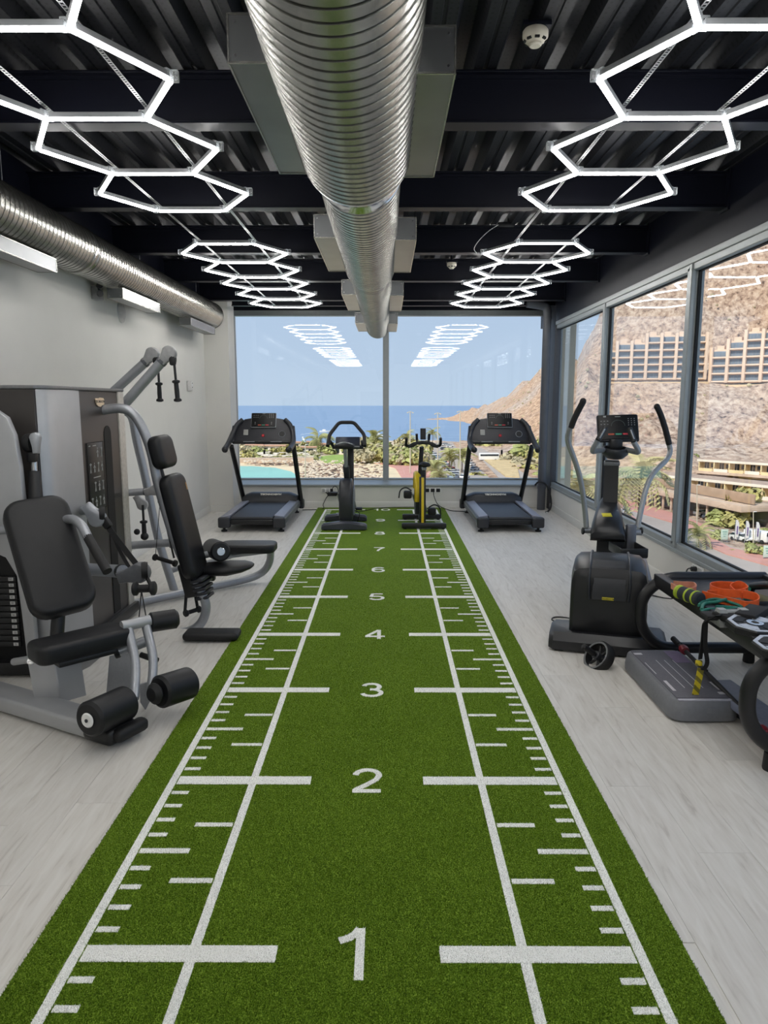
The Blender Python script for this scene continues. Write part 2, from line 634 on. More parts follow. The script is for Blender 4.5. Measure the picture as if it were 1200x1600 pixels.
_y0, _y1 = 1.35, 8.2
_n = 660000
_u = rng.random(_n)
# more blades where they show largest
_py = _y0 * (_y1 / _y0) ** _u
_px = rng.uniform(TURF_L, TURF_R, _n)
_keep = rng.random(_n) < np.clip((_y1 - _py) / (_y1 - 3.6), 0, 1)
_px, _py = _px[_keep], _py[_keep]
_n = len(_px)
_white = np.zeros(_n, bool)
for (x0, x1, y0, y1) in RECTS:
    if y0 < _y1 and y1 > _y0:
        _white |= (_px > x0) & (_px < x1) & (_py > y0) & (_py < y1)
for n, o in NUM_MESH:
    yc = Y0M + n
    if yc > _y1:
        continue
    me = o.data
    me.calc_loop_triangles()
    co = np.array([v.co[:2] for v in me.vertices])
    near = np.where((np.abs(_px - TURF_C) < 0.2) & (np.abs(_py - yc) < 0.2))[0]
    q = np.c_[_px[near], _py[near]]
    hit = np.zeros(len(near), bool)
    for t in me.loop_triangles:
        if abs(t.normal.z) < 0.5:
            continue
        a, b, c = co[t.vertices[0]], co[t.vertices[1]], co[t.vertices[2]]
        d1 = (q[:, 0] - b[0]) * (a[1] - b[1]) - (a[0] - b[0]) * (q[:, 1] - b[1])
        d2 = (q[:, 0] - c[0]) * (b[1] - c[1]) - (b[0] - c[0]) * (q[:, 1] - c[1])
        d3 = (q[:, 0] - a[0]) * (c[1] - a[1]) - (c[0] - a[0]) * (q[:, 1] - a[1])
        hit |= ~(((d1 < 0) | (d2 < 0) | (d3 < 0)) & ((d1 > 0) | (d2 > 0) | (d3 > 0)))
    _white[near[hit]] = True
tri_object('turf_pile', blades(_px[~_white], _py[~_white], 0.0065, 0.0026), GREENB, turf)
tri_object('white_turf_pile', blades(_px[_white], _py[_white], 0.0065, 0.0026), WHITET, turf)

# walls ---------------------------------------------------------------
struct('wall_left', MB().box(XL - 0.2, XL, YR, YG + 0.2, -0.15, 3.6), WALLM, 'plain off-white wall behind the weight machine')
struct('wall_pillar', MB().box(XL, -2.335, 10.78, 11.22, 0, 3.34), WALLM, 'white pillar in the back left corner')
struct('wall_rear', MB().box(XL - 0.2, XR + 0.3, YR - 0.2, YR, -0.15, 3.6), WALLM, 'white wall behind the camera')
WB, WT = 0.395, 3.035        # back window sill and head heights
struct('wall_back', MB().box(XL, XR + 0.2, YB, YG + 0.2, -0.15, 0.345), WALLM, 'low white wall under the back window')
struct('wall_right', MB().box(XR, XR + 0.22, YR, YG + 0.2, -0.15, 0.355), WALLM, 'low white wall under the side windows')
BASEM = M('white_baseboard', (214, 213, 208), 0.5, var=0.02)
struct('baseboard_left', MB().rbox((XL + 0.007, (YR + 10.78) / 2, 0.05), (0.014, 10.78 - YR, 0.10), bevel=0.003).box(XL, -2.335 + 0.014, 10.766, 10.78, 0, 0.10), BASEM)
struct('baseboard_back', MB().rbox(((-2.335 + 2.5) / 2, YB - 0.007, 0.05), (4.83, 0.014, 0.10), bevel=0.003), BASEM)
struct('baseboard_right', MB().rbox((XR - 0.007, (YR + YB) / 2, 0.05), (0.014, YB - YR, 0.10), bevel=0.003), BASEM)

# glass ---------------------------------------------------------------
GLASS = bpy.data.materials.new('clear_window_glass')
GLASS.use_nodes = True
_g = GLASS.node_tree
_g.nodes.clear()
_go = _g.nodes.new('ShaderNodeOutputMaterial')
_gm = _g.nodes.new('ShaderNodeMixShader')
_gt = _g.nodes.new('ShaderNodeBsdfTransparent'); _gt.inputs[0].default_value = (0.97, 0.985, 0.98, 1)
_gg = _g.nodes.new('ShaderNodeBsdfGlossy'); _gg.inputs['Roughness'].default_value = 0.0
_gf = _g.nodes.new('ShaderNodeFresnel'); _gf.inputs[0].default_value = 1.5
_ggeo = _g.nodes.new('ShaderNodeNewGeometry')
_gior = _g.nodes.new('ShaderNodeMapRange'); _gior.inputs[3].default_value = 1.5; _gior.inputs[4].default_value = 1.0 / 1.5
_g.links.new(_ggeo.outputs['Backfacing'], _gior.inputs[0]); _g.links.new(_gior.outputs[0], _gf.inputs[0])
_gnz = _g.nodes.new('ShaderNodeTexNoise'); _gnz.inputs['Scale'].default_value = 0.6
_gmr = _g.nodes.new('ShaderNodeMapRange'); _gmr.inputs[3].default_value = 0.74; _gmr.inputs[4].default_value = 0.86
_gx = _g.nodes.new('ShaderNodeMath'); _gx.operation = 'MULTIPLY'; _gx.use_clamp = True
_g.links.new(_gnz.outputs['Fac'], _gmr.inputs[0])
_g.links.new(_gf.outputs[0], _gx.inputs[0]); _g.links.new(_gmr.outputs[0], _gx.inputs[1])
_g.links.new(_gx.outputs[0], _gm.inputs[0]); _g.links.new(_gt.outputs[0], _gm.inputs[1]); _g.links.new(_gg.outputs[0], _gm.inputs[2])
_g.links.new(_gm.outputs[0], _go.inputs[0])

# back window: one frame, one mullion, two panes
def bar(mb, x0, x1, y0, y1, z0, z1, bv=0.006):
    return mb.rbox(((x0 + x1) / 2, (y0 + y1) / 2, (z0 + z1) / 2), (x1 - x0, y1 - y0, z1 - z0), bevel=bv, seg=1)
w1 = MB()
bar(w1, -2.70, 2.62, YG - 0.02, YG + 0.10, 0.34, WB)
bar(w1, -2.70, 2.62, YG - 0.03, YG + 0.10, WT, WT + 0.09)
bar(w1, -2.70, -2.47, YG, YG + 0.10, 0.34, WT)
bar(w1, 2.56, 2.62, YG, YG + 0.10, 0.34, WT)
bar(w1, -0.060, 0.038, YG - 0.02, YG + 0.10, WB - 0.01, WT + 0.01)
window_1 = struct('window_1', w1, FRAMEM, 'wide two-pane back window onto the sea')
for (x0, x1) in ((-2.48, -0.055), (0.033, 2.57)):
    MB().box(x0, x1, YG + 0.035, YG + 0.041, WB - 0.01, WT + 0.01).build('pane', GLASS, window_1, 0)
s1 = MB()
bar(s1, -2.70, 2.55, YB + 0.022, YG - 0.01, 0.345, 0.372, 0.004)
bar(s1, -2.335, 2.55, YB - 0.03, YB + 0.022, 0.345, 0.372, 0.004)
s1.build('sill', FRAMEM, window_1)

# side windows: a row of panes in one frame
SB, SH = 0.355, 2.83
XG = XR + 0.055
SP = [11.12, 8.66, 6.26, 3.86, 1.46, -0.94, -3.34, -5.5]     # mullion centres
w2 = MB()
bar(w2, XR - 0.005, XR + 0.10, YR, YB, SB, SB + 0.075)
bar(w2, XR - 0.012, XR + 0.012, YR, YB, SB - 0.015, SB + 0.02)
bar(w2, XR - 0.005, XR + 0.10, YR, YB, SH - 0.085, SH)
bar(w2, XR - 0.020, XR + 0.012, YR, YB, SH - 0.03, SH + 0.03)
for y in SP:
    bar(w2, XR - 0.005, XR + 0.10, y - 0.06, y + 0.05, SB + 0.05, SH - 0.05)
    bar(w2, XR - 0.018, XR + 0.02, y - 0.075, y - 0.02, SB + 0.03, SH - 0.03)
window_2 = struct('window_2', w2, FRAMEM, 'row of side windows in grey aluminium frames')
for i in range(len(SP) - 1):
    ya, yb = SP[i + 1] + 0.05, SP[i] - 0.06
    MB().box(XG, XG + 0.006, ya, yb, SB + 0.07, SH - 0.08).build('pane', GLASS, window_2, 0)
    g = MB()
    for (a, b, c, d) in ((ya, yb, SB + 0.072, SB + 0.086), (ya, yb, SH - 0.096, SH - 0.082), (ya, ya + 0.016, SB + 0.075, SH - 0.085), (yb - 0.022, yb, SB + 0.075, SH - 0.085)):
        g.box(XG - 0.012, XG + 0.012, a, b, c, d)
    g.build('gasket', GASKET, window_2, 0)

# steel: edge beams and cross beams -------------------------------------
struct('wall_header_right', MB().box(XR - 0.02, XR + 0.2, YR, YG + 0.2, SH + 0.02, Z_DECK + 0.1), NAVY, 'navy steel edge beam above the side windows')
struct('wall_header_back', MB().box(-2.70, XR + 0.2, YG - 0.05, YG + 0.2, WT + 0.085, Z_DECK + 0.1), NAVY, 'navy steel edge beam above the back window')
struct('wall_header_left', MB().box(XL, XL + 0.03, YR, 10.78, 3.02, Z_DECK + 0.1), NAVY, 'navy steel edge beam along the top of the left wall')
def ibeam(y, z0=3.09, z1=3.345, fw=0.12, x0=XL, x1=XR - 0.02):
    m = MB()
    m.rbox(((x0 + x1) / 2, y, z0 + 0.006), (x1 - x0, fw, 0.012), bevel=0.002, seg=1)
    m.rbox(((x0 + x1) / 2, y, z1 - 0.006), (x1 - x0, fw, 0.012), bevel=0.002, seg=1)
    m.box(x0, x1, y - 0.012, y + 0.012, z0 + 0.01, z1 - 0.01)
    # fillets that close the flanges against the web
    for s in (-1, 1):
        m.box(x0, x1, y + s * 0.012 - 0.012, y + s * 0.012 + 0.012, z0 + 0.01, z0 + 0.03)
        m.box(x0, x1, y + s * 0.012 - 0.012, y + s * 0.012 + 0.012, z1 - 0.03, z1 - 0.01)
    return m
for k in range(10):
    y = 4.02 + (k - 5) * 1.63
    if y > YB - 0.3 or y < YR + 0.2:
        continue
    struct('ceiling_beam', ibeam(y), NAVY, 'navy steel cross beam under the corrugated ceiling')
struct('ceiling_beam', ibeam(4.02 + 4 * 1.63 + 0.58, fw=0.10), NAVY, 'navy steel cross beam nearest the back window')
# end plates at the right edge beam
ep = MB()
for k in range(9):
    y = 4.02 + (k - 4) * 1.63
    if y < YB - 0.3:
        ep.box(XR - 0.034, XR - 0.02, y - 0.075, y + 0.075, 3.07, 3.36)
struct('trim_1', ep, NAVY, 'bolted end plates of the cross beams')

# corrugated steel deck
DECKM = bpy.data.materials.new('dark_perforated_steel_deck')
DECKM.use_nodes = True
_d = DECKM.node_tree
_db = _d.nodes['Principled BSDF']
_dt = _d.nodes.new('ShaderNodeTexCoord')
_dm = _d.nodes.new('ShaderNodeMapping'); _dm.inputs['Scale'].default_value = (32, 24, 1)
_dv = _d.nodes.new('ShaderNodeTexVoronoi'); _dv.inputs['Scale'].default_value = 1.0; _dv.inputs['Randomness'].default_value = 0.0; _dv.voronoi_dimensions = '2D'
_d.links.new(_dt.outputs['Object'], _dm.inputs[0]); _d.links.new(_dm.outputs[0], _dv.inputs['Vector'])
_dr = _d.nodes.new('ShaderNodeValToRGB')
_dr.color_ramp.elements[0].position = 0.17; _dr.color_ramp.elements[0].color = (*lin((16, 17, 22)), 1)
_dr.color_ramp.elements[1].position = 0.22; _dr.color_ramp.elements[1].color = (*lin((40, 41, 46)), 1)
_d.links.new(_dv.outputs['Distance'], _dr.inputs[0]); _d.links.new(_dr.outputs[0], _db.inputs['Base Color'])
_db.inputs['Roughness'].default_value = 0.42
_db.inputs['Metallic'].default_value = 0.3
deck = MB()
pitch, wlow, wup, dep = 0.25, 0.115, 0.065, 0.07
x = XL - 0.1
prof = []
while x < XR + 0.15:
    prof += [(x, Z_DECK), (x + 0.045, Z_DECK), (x + 0.05, Z_DECK + 0.008), (x + 0.065, Z_DECK + 0.008), (x + 0.07, Z_DECK), (x + wlow, Z_DECK),
             (x + wlow + 0.03, Z_DECK + dep), (x + wlow + 0.03 + wup, Z_DECK + dep)]
    x += pitch
vs, fs = [], []
ys = [YR - 0.1, YG + 0.2]
for y in ys:
    vs += [(a, y, b) for a, b in prof]
n = len(prof)
for i in range(n - 1):
    fs.append((i, i + 1, n + i + 1, n + i))
deck.add(vs, fs)
DECKLOW = DECKM
ceiling = struct('ceiling', deck, DECKM, 'dark corrugated perforated steel deck ceiling', 20)
MB().box(XL - 0.2, XR + 0.3, YR - 0.2, YG + 0.3, Z_DECK + 0.09, Z_DECK + 0.3).build('roof_slab', NAVY, ceiling, 0)

# door and mirror on the wall behind the camera (they show in the window's reflection)
DOORM = M('white_door_lacquer', (235, 235, 232), 0.35, var=0.02)
d1 = MB()
for x in (-1.15, 0.15):
    bar(d1, x - 0.09, x + 0.09, YR, YR + 0.04, 0, 2.2)
bar(d1, -1.24, 0.24, YR, YR + 0.04, 2.12, 2.3)
door_1 = struct('door_1', d1, DOORM, 'white framed double door behind the camera')
for x in (-0.80, -0.20):
    MB().rbox((x, YR + 0.012, 1.04), (0.58, 0.02, 2.06), bevel=0.004).build('door_leaf', M('grey_door_leaf', (120, 122, 124), 0.4), door_1)
    MB().tube(round_path([(x + (0.23 if x < -0.5 else -0.23), YR + 0.02, 1.0), (x + (0.23 if x < -0.5 else -0.23), YR + 0.07, 1.0), (x + (0.10 if x < -0.5 else -0.10), YR + 0.07, 1.0)], 0.02), 0.009).build('handle', CHROME, door_1)
# ================================================================== LIGHTS: hexagon LED grids
LEDM = emit('white_led_diffuser', (1.0, 0.98, 0.95), LED_STRENGTH)
HOUS = M('grey_led_housing', (150, 152, 155), 0.45, 0.2, var=0.03)
CLEAR = M('clear_acrylic_joint', (235, 238, 240), 0.10, var=0.03, spec=0.7)
_cb = CLEAR.node_tree
_ct = _cb.nodes.new('ShaderNodeBsdfTransparent'); _ct.inputs[0].default_value = (0.93, 0.94, 0.95, 1)
_cm = _cb.nodes.new('ShaderNodeMixShader')
_lw = _cb.nodes.new('ShaderNodeLayerWeight'); _lw.inputs[0].default_value = 0.35
_cmr = _cb.nodes.new('ShaderNodeMapRange'); _cmr.inputs[3].default_value = 0.12; _cmr.inputs[4].default_value = 0.75
_cb.links.new(_lw.outputs['Facing'], _cmr.inputs[0]); _cb.links.new(_cmr.outputs[0], _cm.inputs[0])
_cb.links.new(_ct.outputs[0], _cm.inputs[1]); _cb.links.new(_cb.nodes['Principled BSDF'].outputs[0], _cm.inputs[2])
_cb.links.new(_cm.outputs[0], _cb.nodes['Material Output'].inputs[0])
HA = 0.49
HD = HA * math.sqrt(3)
ZL = 3.025
_L = HA - 0.035
_bl = MB()
_bl.rbox((0, 0, -0.004), (_L, 0.023, 0.012), bevel=0.004, seg=2)
LED_ME = _bl.mesh('light_bar', LEDM)
_bh = MB()
_bh.rbox((0, 0, 0.014), (_L, 0.026, 0.024), bevel=0.002, seg=1)
HOUS_ME = _bh.mesh('housing', HOUS)
_bj = MB()
for k in range(3):
    a = math.radians(120 * k)
    _bj.rbox((0.017 * math.cos(a), 0.017 * math.sin(a), 0.012), (0.034, 0.026, 0.046), Matrix.Rotation(a, 3, 'Z'), bevel=0.002, seg=1)
JOINT_ME = _bj.mesh('joint', CLEAR)

def hex_grid(name, label, xc, ys, n, group):
    t = thing(name, label, 'ceiling light', (xc, ys, ZL), group)
    t_bars = set()
    nodes = {}
    def node(x, y, dirs):
        key = (round(x, 3), round(y, 3))
        nodes[key] = dirs
    def add(x0, y0, x1, y1):
        key = tuple(sorted(((round(x0, 3), round(y0, 3)), (round(x1, 3), round(y1, 3)))))
        if key in t_bars:
            return
        t_bars.add(key)
        a = math.atan2(y1 - y0, x1 - x0)
        m = Matrix.Translation(((x0 + x1) / 2 , (y0 + y1) / 2, ZL)) @ Matrix.Rotation(a, 4, 'Z')
        b = inst('light_bar', LED_ME, t, m)
        WORLD[b.name] = m
        h = bpy.data.objects.new('housing', HOUS_ME)
        COL.objects.link(h)
        h.parent = b
        nodes.setdefault((round(x0, 3), round(y0, 3)), []).append(a)
        nodes.setdefault((round(x1, 3), round(y1, 3)), []).append(a + math.pi)
    for i in range(n):
        y0, y1 = ys + i * HD, ys + (i + 1) * HD
        ym = (y0 + y1) / 2
        pts = [(xc - HA / 2, y0), (xc + HA / 2, y0), (xc + HA, ym), (xc + HA / 2, y1), (xc - HA / 2, y1), (xc - HA, ym)]
        for k in range(6):
            add(*pts[k], *pts[(k + 1) % 6])
    for (x, y), dirs in nodes.items():
        inst('joint', JOINT_ME, t, Matrix.Translation((x, y, ZL)) @ Matrix.Rotation(dirs[0], 4, 'Z'))
    return t
LXL, LXR = -1.415, 1.395
for xc, side in ((LXL, 'left'), (LXR, 'right')):
    hex_grid('hexagon_led_light', 'glowing chain of white hexagon LED lights nearest the camera, %s of the round duct' % side, xc, 5.42 - 5 * HD, 5, 'hexagon LED chains')
    hex_grid('hexagon_led_light', 'glowing chain of white hexagon LED lights near the back window, %s of the duct' % side, xc, 6.50, 5, 'hexagon LED chains')
    hex_grid('hexagon_led_light', 'glowing hexagon LED chain behind the camera, %s of the duct, mirrored in the window' % side, xc, -4.17, 5, 'hexagon LED chains')

# perforated hanging straps above the lights
STRAPM = M('galvanised_strap', (168, 170, 172), 0.35, 0.8, var=0.05)
def strap(x, label):
    m = MB()
    z = 3.079
    for s in (-1, 1):
        m.box(x + s * 0.0085 - 0.0022, x + s * 0.0085 + 0.0022, -5.0, YB - 0.05, z - 0.0012, z + 0.0012)
    y = -0.5
    while y < YB - 0.06:
        m.box(x - 0.0085, x + 0.0085, y, y + 0.009, z - 0.0012, z + 0.0012)
        y += 0.022
    tag(m.build('perforated_strap', STRAPM, None, 0), label, 'metal strap', 'straps carrying the LED chains')
for xc, side in ((LXL, 'left'), (LXR, 'right')):
    for s, w in ((-1, 'outer' if xc < 0 else 'inner'), (1, 'inner' if xc < 0 else 'outer')):
        strap(xc + s * HA / 2, 'thin perforated steel strap above the %s LED hexagons, on their %s side' % (side, w))

# ================================================================== ROUND SPIRAL DUCTS
def spiral(x, z, r, y0, y1, pitch=0.058, seg=56):
    prof = [(0.0, r), (0.80, r), (0.825, r - 0.012), (0.885, r - 0.012), (0.91, r + 0.003), (0.97, r + 0.003), (1.0, r)]
    rings = []
    n = int((y1 - y0) / pitch)
    for i in range(n):
        for (t, rr) in prof[:-1]:
            rings.append([(x + rr * math.cos(a), min(y1, max(y0, y0 + (i + t + k / seg - 0.5) * pitch)), z + rr * math.sin(a)) for k, a in enumerate([2 * math.pi * k / seg for k in range(seg)])])
    rings[0] = [(x + r * math.cos(2 * math.pi * k / seg), y0, z + r * math.sin(2 * math.pi * k / seg)) for k in range(seg)]
    rings.append([(x + r * math.cos(2 * math.pi * k / seg), y1, z + r * math.sin(2 * math.pi * k / seg)) for k in range(seg)])
    # join across the seam so the helix has no cut: skip last column
    m = MB()
    nn = seg
    vs = [p for rg in rings for p in rg]
    fs = []
    for i in range(len(rings) - 1):
        for k in range(nn - 1):
            a, b = i * nn + k, i * nn + k + 1
            fs.append((a, b, b + nn, a + nn))
        # seam: column nn-1 of ring i meets column 0 of ring i+5 (one pitch on)
        j = i + 6
        if 0 <= i and j + 1 < len(rings):
            a, b = i * nn + nn - 1, j * nn
            fs.append((a, b, b + nn, a + nn))
        elif j + 1 >= len(rings) or i == 0:
            a, b = i * nn + nn - 1, i * nn
            fs.append((a, b, b + nn, a + nn))
    m.add(vs, fs)
    return m

def collar(x, z, r, y0, y1):
    m = MB()
    L = y1 - y0
    m.lathe([(r - 0.004, 0), (r + 0.002, 0), (r + 0.004, 0.006), (r, 0.012), (r, L - 0.012), (r + 0.004, L - 0.006), (r + 0.002, L), (r - 0.004, L)], (x, y0, z), (0, 1, 0), 56)
    return m
def disc_end(x, z, r0, r1, y):
    return MB().lathe([(r0, 0), (r1, 0.012)], (x, y, z), (0, 1, 0), 56)

DX, DZ = -0.128, 2.705
duct = thing('round_ceiling_duct', 'large round spiral steel air duct running down the middle of the ceiling', 'air duct', (DX, 4, DZ))
secs = [(-5.5, 3.18, 0.2295), (3.18, 5.78, 0.191), (5.78, 8.07, 0.170), (8.07, 10.35, 0.156)]
for i, (a, b, r) in enumerate(secs):
    spiral(DX, DZ, r, a, b).build('duct_section', GALV, duct)
    if i + 1 < len(secs):
        collar(DX, DZ, secs[i + 1][2] + 0.004, b, b + (0.25 if i == 0 else 0.10)).build('collar', M('bright_zinc_collar', (232, 234, 236), 0.15, 1.0, var=0.04), duct)
        disc_end(DX, DZ, r, secs[i + 1][2], b).build('reducer', GALV, duct)
    if b - a > 3:
        collar(DX, DZ, r + 0.003, -1.2, -1.11).build('collar', GALV, duct) if i == 0 else None
MB().lathe([(0.148, 0.0), (0.158, 0.0), (0.158, -0.01)], (DX, 10.35, DZ), (0, 1, 0), 48).build('end_rim', GALV, duct)
MB().lathe([(0, -0.004), (0.156, -0.004)], (DX, 10.35, DZ), (0, 1, 0), 48).build('end_cap', GALV, duct)

BOXM = M('galvanised_sheet_box', (132, 134, 136), 0.32, 1.0, var=0.08, scale=5)
def diffuser(par, x0, x1, y0, y1, z0, z1):
    m = MB()
    m.rbox(((x0 + x1) / 2, (y0 + y1) / 2, (z0 + z1) / 2), (x1 - x0, y1 - y0, z1 - z0), bevel=0.002, seg=1)
    d = m.build('diffuser_box', BOXM, par)
    e = MB()
    for x in (x0, x1):
        for z in (z0, z1):
            e.box(x - 0.003, x + 0.003, y0 - 0.001, y1 + 0.001, z - 0.003, z + 0.003)
    for y in (y0, y1):
        for z in (z0, z1):
            e.box(x0, x1, y - 0.003, y + 0.003, z - 0.003, z + 0.003)
        for x in (x0, x1):
            e.box(x - 0.003, x + 0.003, y - 0.003, y + 0.003, z0, z1)
    e.build('folded_edge', GALV, d, 0)
    rv = MB()
    for x in (x0 + 0.02, x1 - 0.02):
        for z in (z0 + 0.02, z1 - 0.02):
            rv.cyl((x, y0 - 0.003, z), (x, y0, z), 0.004, 8)
    rv.build('rivet', CHROME, d)
    return d
ZB0, ZB1 = 2.640, 2.770
for (ya, yb, r, xo) in ((2.26, 3.28, 0.21, 0.334), (4.50, 5.62, 0.185, 0.308), (6.81, 7.98, 0.165, 0.285), (9.24, 10.3, 0.15, 0.266)):
    diffuser(duct, DX - xo, DX - r * 0.86, ya, yb, ZB0, ZB1)
    diffuser(duct, DX + r * 0.86, DX + xo, ya + 0.07, yb + 0.05, ZB0, ZB1)
# hangers
hg = None
for y in (0.76, 4.02, 5.65, 7.28, 8.91):
    r = [s[2] for s in secs if s[0] <= y < s[1]][0]
    MB().tube([(DX, y, DZ + r), (DX, y, 3.10)], 0.004, 6).build('hanger_rod', STRAPM, duct)

DLX, DLZ, DLR = -2.497, 2.868, 0.185
duct2 = thing('round_wall_duct', 'round spiral steel air duct running along the left white wall', 'air duct', (DLX, 4, DLZ))
spiral(DLX, DLZ, DLR, -5.5, 5.95).build('duct_section', GALV, duct2)
spiral(DLX, DLZ, DLR - 0.004, 5.95, 10.42).build('duct_section', GALV, duct2)
collar(DLX, DLZ, DLR + 0.003, 5.90, 5.99).build('collar', GALV, duct2)
MB().lathe([(0, 0), (DLR + 0.002, 0), (DLR + 0.002, -0.02)], (DLX, 10.42, DLZ), (0, 1, 0), 48).build('end_cap', GALV, duct2)
for (ya, yb) in ((4.30, 5.40), (6.72, 7.80), (9.00, 10.25)):
    diffuser(duct2, -2.545, -2.405, ya, yb, 2.595, 2.685)
for y in (4.86, 7.45, 9.6):
    MB().tube([(DLX + 0.02, y, DLZ + DLR - 0.01), (DLX + 0.02, y, 3.36)], 0.003, 6).build('hanger_wire', STRAPM, duct2)

# ================================================================== SMALL CEILING AND WALL THINGS
def smoke_detector(loc, label, s=1.0, stem=0.0):
    t = thing('smoke_detector', label, 'smoke detector', loc, 'white smoke detectors')
    m = MB()
    m.lathe([(0, 0), (0.052 * s, 0), (0.058 * s, -0.008 * s), (0.058 * s, -0.032 * s), (0.050 * s, -0.046 * s), (0.035 * s, -0.056 * s), (0, -0.056 * s)], loc, (0, 0, 1), 32)
    m.build('body', M('cream_plastic', (214, 206, 190), 0.5, var=0.02), t)
    v = MB()
    for k in range(8):
        a = 2 * math.pi * k / 8
        R = Matrix.Rotation(a, 3, 'Z')
        v.rbox(Vector(loc) + R @ Vector((0.047 * s, 0, -0.047 * s)), (0.010 * s, 0.022 * s, 0.010 * s), R, bevel=0.001, seg=1)
    v.build('vent_slot', RUBBER, t)
    MB().lathe([(0.030 * s, -0.056 * s), (0.030 * s, -0.064 * s), (0.024 * s, -0.070 * s), (0, -0.070 * s)], loc, (0, 0, 1), 28).build('sensor_cap', M('cream_plastic', (214, 206, 190)), t)
    MB().rbox((loc[0], loc[1], loc[2] + 0.012), (0.13 * s, 0.09 * s, 0.02), bevel=0.002).build('bracket', NAVY, t)
    if stem:
        MB().tube([loc, (loc[0], loc[1], loc[2] + stem)], 0.012, 10).build('stem', NAVY, t)
    return t
_p = P(837, 38, 3.55)
smoke_detector((_p.x, _p.y, 3.335), 'white smoke detector on the ceiling right of the duct, near the camera')
smoke_detector((0.70, 8.0, 3.14), 'small white smoke detector further back, right of the duct', 0.9, 0.23)
# white lamp-driver box at the top edge
m = thing('ceiling_sensor', 'small white box fixed under the ceiling left of the duct', 'sensor', (P(306, 6, 3.0).x, 3.0, 3.33))
_q = P(306, 4, 3.0)
MB().rbox((_q.x, 3.0, 3.30), (0.085, 0.07, 0.07), bevel=0.006).build('body', WHITEPL, m)
MB().rbox((_q.x, 3.0, 3.345), (0.05, 0.05, 0.03), bevel=0.003).build('bracket', NAVY, m)
# security camera-like black fitting with a looped cable, beam 3 on the right
_q = P(790, 352, 7.25)
sp = thing('ceiling_projector', 'small black fitting clipped to the ceiling beam above the right LED chain', 'spotlight', _q)
MB().rbox(_q, (0.16, 0.07, 0.05), bevel=0.01).build('body', BLACKP, sp)
MB().rbox(_q + Vector((0.03, 0, 0.05)), (0.03, 0.03, 0.06), bevel=0.004).build('bracket', BLACKP, sp)
MB().tube(smooth_path([_q + Vector((-0.07, -0.03, 0)), P(765, 360, 7.2), P(750, 374, 7.2), P(741, 388, 7.2), P(745, 396, 7.2)]), 0.003, 6).build('cable', WHITEPL, sp)
# wall speaker disc, emergency light, thermostat on the left wall
def onx(u, v, x):
    r = FW + RT * ((u - 600) / F_PX) - UP * ((v - 800) / F_PX)
    return CAM + r * (x / r.x)
_q = onx(189, 488, XL)
t = thing('wall_disc', 'round pale grey cover plate high on the left white wall', 'cover plate', (XL, _q.y, _q.z))
MB().lathe([(0, 0.012), (0.10, 0.012), (0.107, 0.008), (0.108, 0)], (XL, _q.y, _q.z), (1, 0, 0), 36).build('plate', M('pale_grey_paint', (186, 184, 180), 0.6), t)
MB().lathe([(0.108, 0), (0.112, 0.004), (0.108, 0.006)], (XL, _q.y, _q.z), (1, 0, 0), 36).build('rim', WHITEPL, t)
_q = onx(143, 454, XL)
t = thing('emergency_light', 'small grey twin-headed emergency light under the wall duct', 'emergency light', (XL, _q.y, _q.z))
MB().rbox((XL + 0.04, _q.y + 0.03, _q.z - 0.02), (0.08, 0.10, 0.12), bevel=0.01).build('box', M('mid_grey_plastic', (150, 150, 150), 0.5), t)
for s in (-1, 1):
    MB().lathe([(0, 0.03), (0.028, 0.03), (0.030, 0.0), (0.02, -0.02), (0, -0.02)], (XL + 0.10, _q.y - 0.06, _q.z + 0.035 * s), (0.4, -0.9, 0), 20).build('lamp_head', BLACKP, t)
MB().tube([(XL + 0.06, _q.y, _q.z + 0.02), (XL + 0.09, _q.y - 0.045, _q.z)], 0.008, 8).build('arm', BLACKP, t)
_q = onx(295, 603, XL)
t = thing('wall_thermostat', 'small white thermostat on the left wall beside the pillar', 'thermostat', (XL, _q.y, _q.z))
MB().rbox((XL + 0.012, _q.y, _q.z), (0.024, 0.22, 0.13), bevel=0.006).build('body', M('pale_grey_plastic', (196, 194, 190), 0.5), t)
MB().rbox((XL + 0.026, _q.y + 0.07, _q.z + 0.01), (0.006, 0.06, 0.10), bevel=0.002).build('front_plate', WHITEPL, t)
for s in (-1, 1):
    MB().rbox((XL + 0.030, _q.y + 0.07, _q.z + 0.01 + s * 0.028), (0.003, 0.025, 0.012), bevel=0.001).build('button', RUBBER, t)

# dark down-pipe in the back right corner
PIPEM = M('dark_grey_pipe', (78, 80, 86), 0.45, var=0.08, scale=8)
t = thing('corner_downpipe', 'dark grey drain pipe standing in the back right corner by the treadmill', 'pipe', (2.41, 11.02, 0))
MB().tube([(2.41, 11.03, 0.0), (2.41, 11.03, 2.95)] , 0.062, 24).build('pipe', PIPEM, t)
MB().tube(round_path([(2.41, 11.03, 2.90), (2.41, 11.03, 3.07), (2.10, 11.03, 3.12)], 0.12), 0.062, 24).build('elbow', PIPEM, t)
for z in (0.33, 2.88):
    MB().lathe([(0.060, 0), (0.069, 0), (0.069, 0.05), (0.060, 0.05)], (2.41, 11.03, z), (0, 0, 1), 28).build('joint_ring', PIPEM, t)
struct('trim_2', MB().rbox((2.578, 11.46, 1.55), (0.085, 0.86, 3.1), bevel=0.004), M('dark_grey_post', (62, 64, 70), 0.5), 'dark grey steel corner post')
t = thing('drain_hose', 'black ribbed hose looping from the wall beside the corner pipe', 'hose', P(862, 800, 10.9))
MB().tube(smooth_path([P(836, 758, 10.95), P(842, 753, 10.9), P(852, 756, 10.9), P(858, 768, 10.85), P(861, 782, 10.8), P(860, 794, 10.75), P(854, 801, 10.7)]), 0.014, 10).build('hose', BLACKCABLE, t)
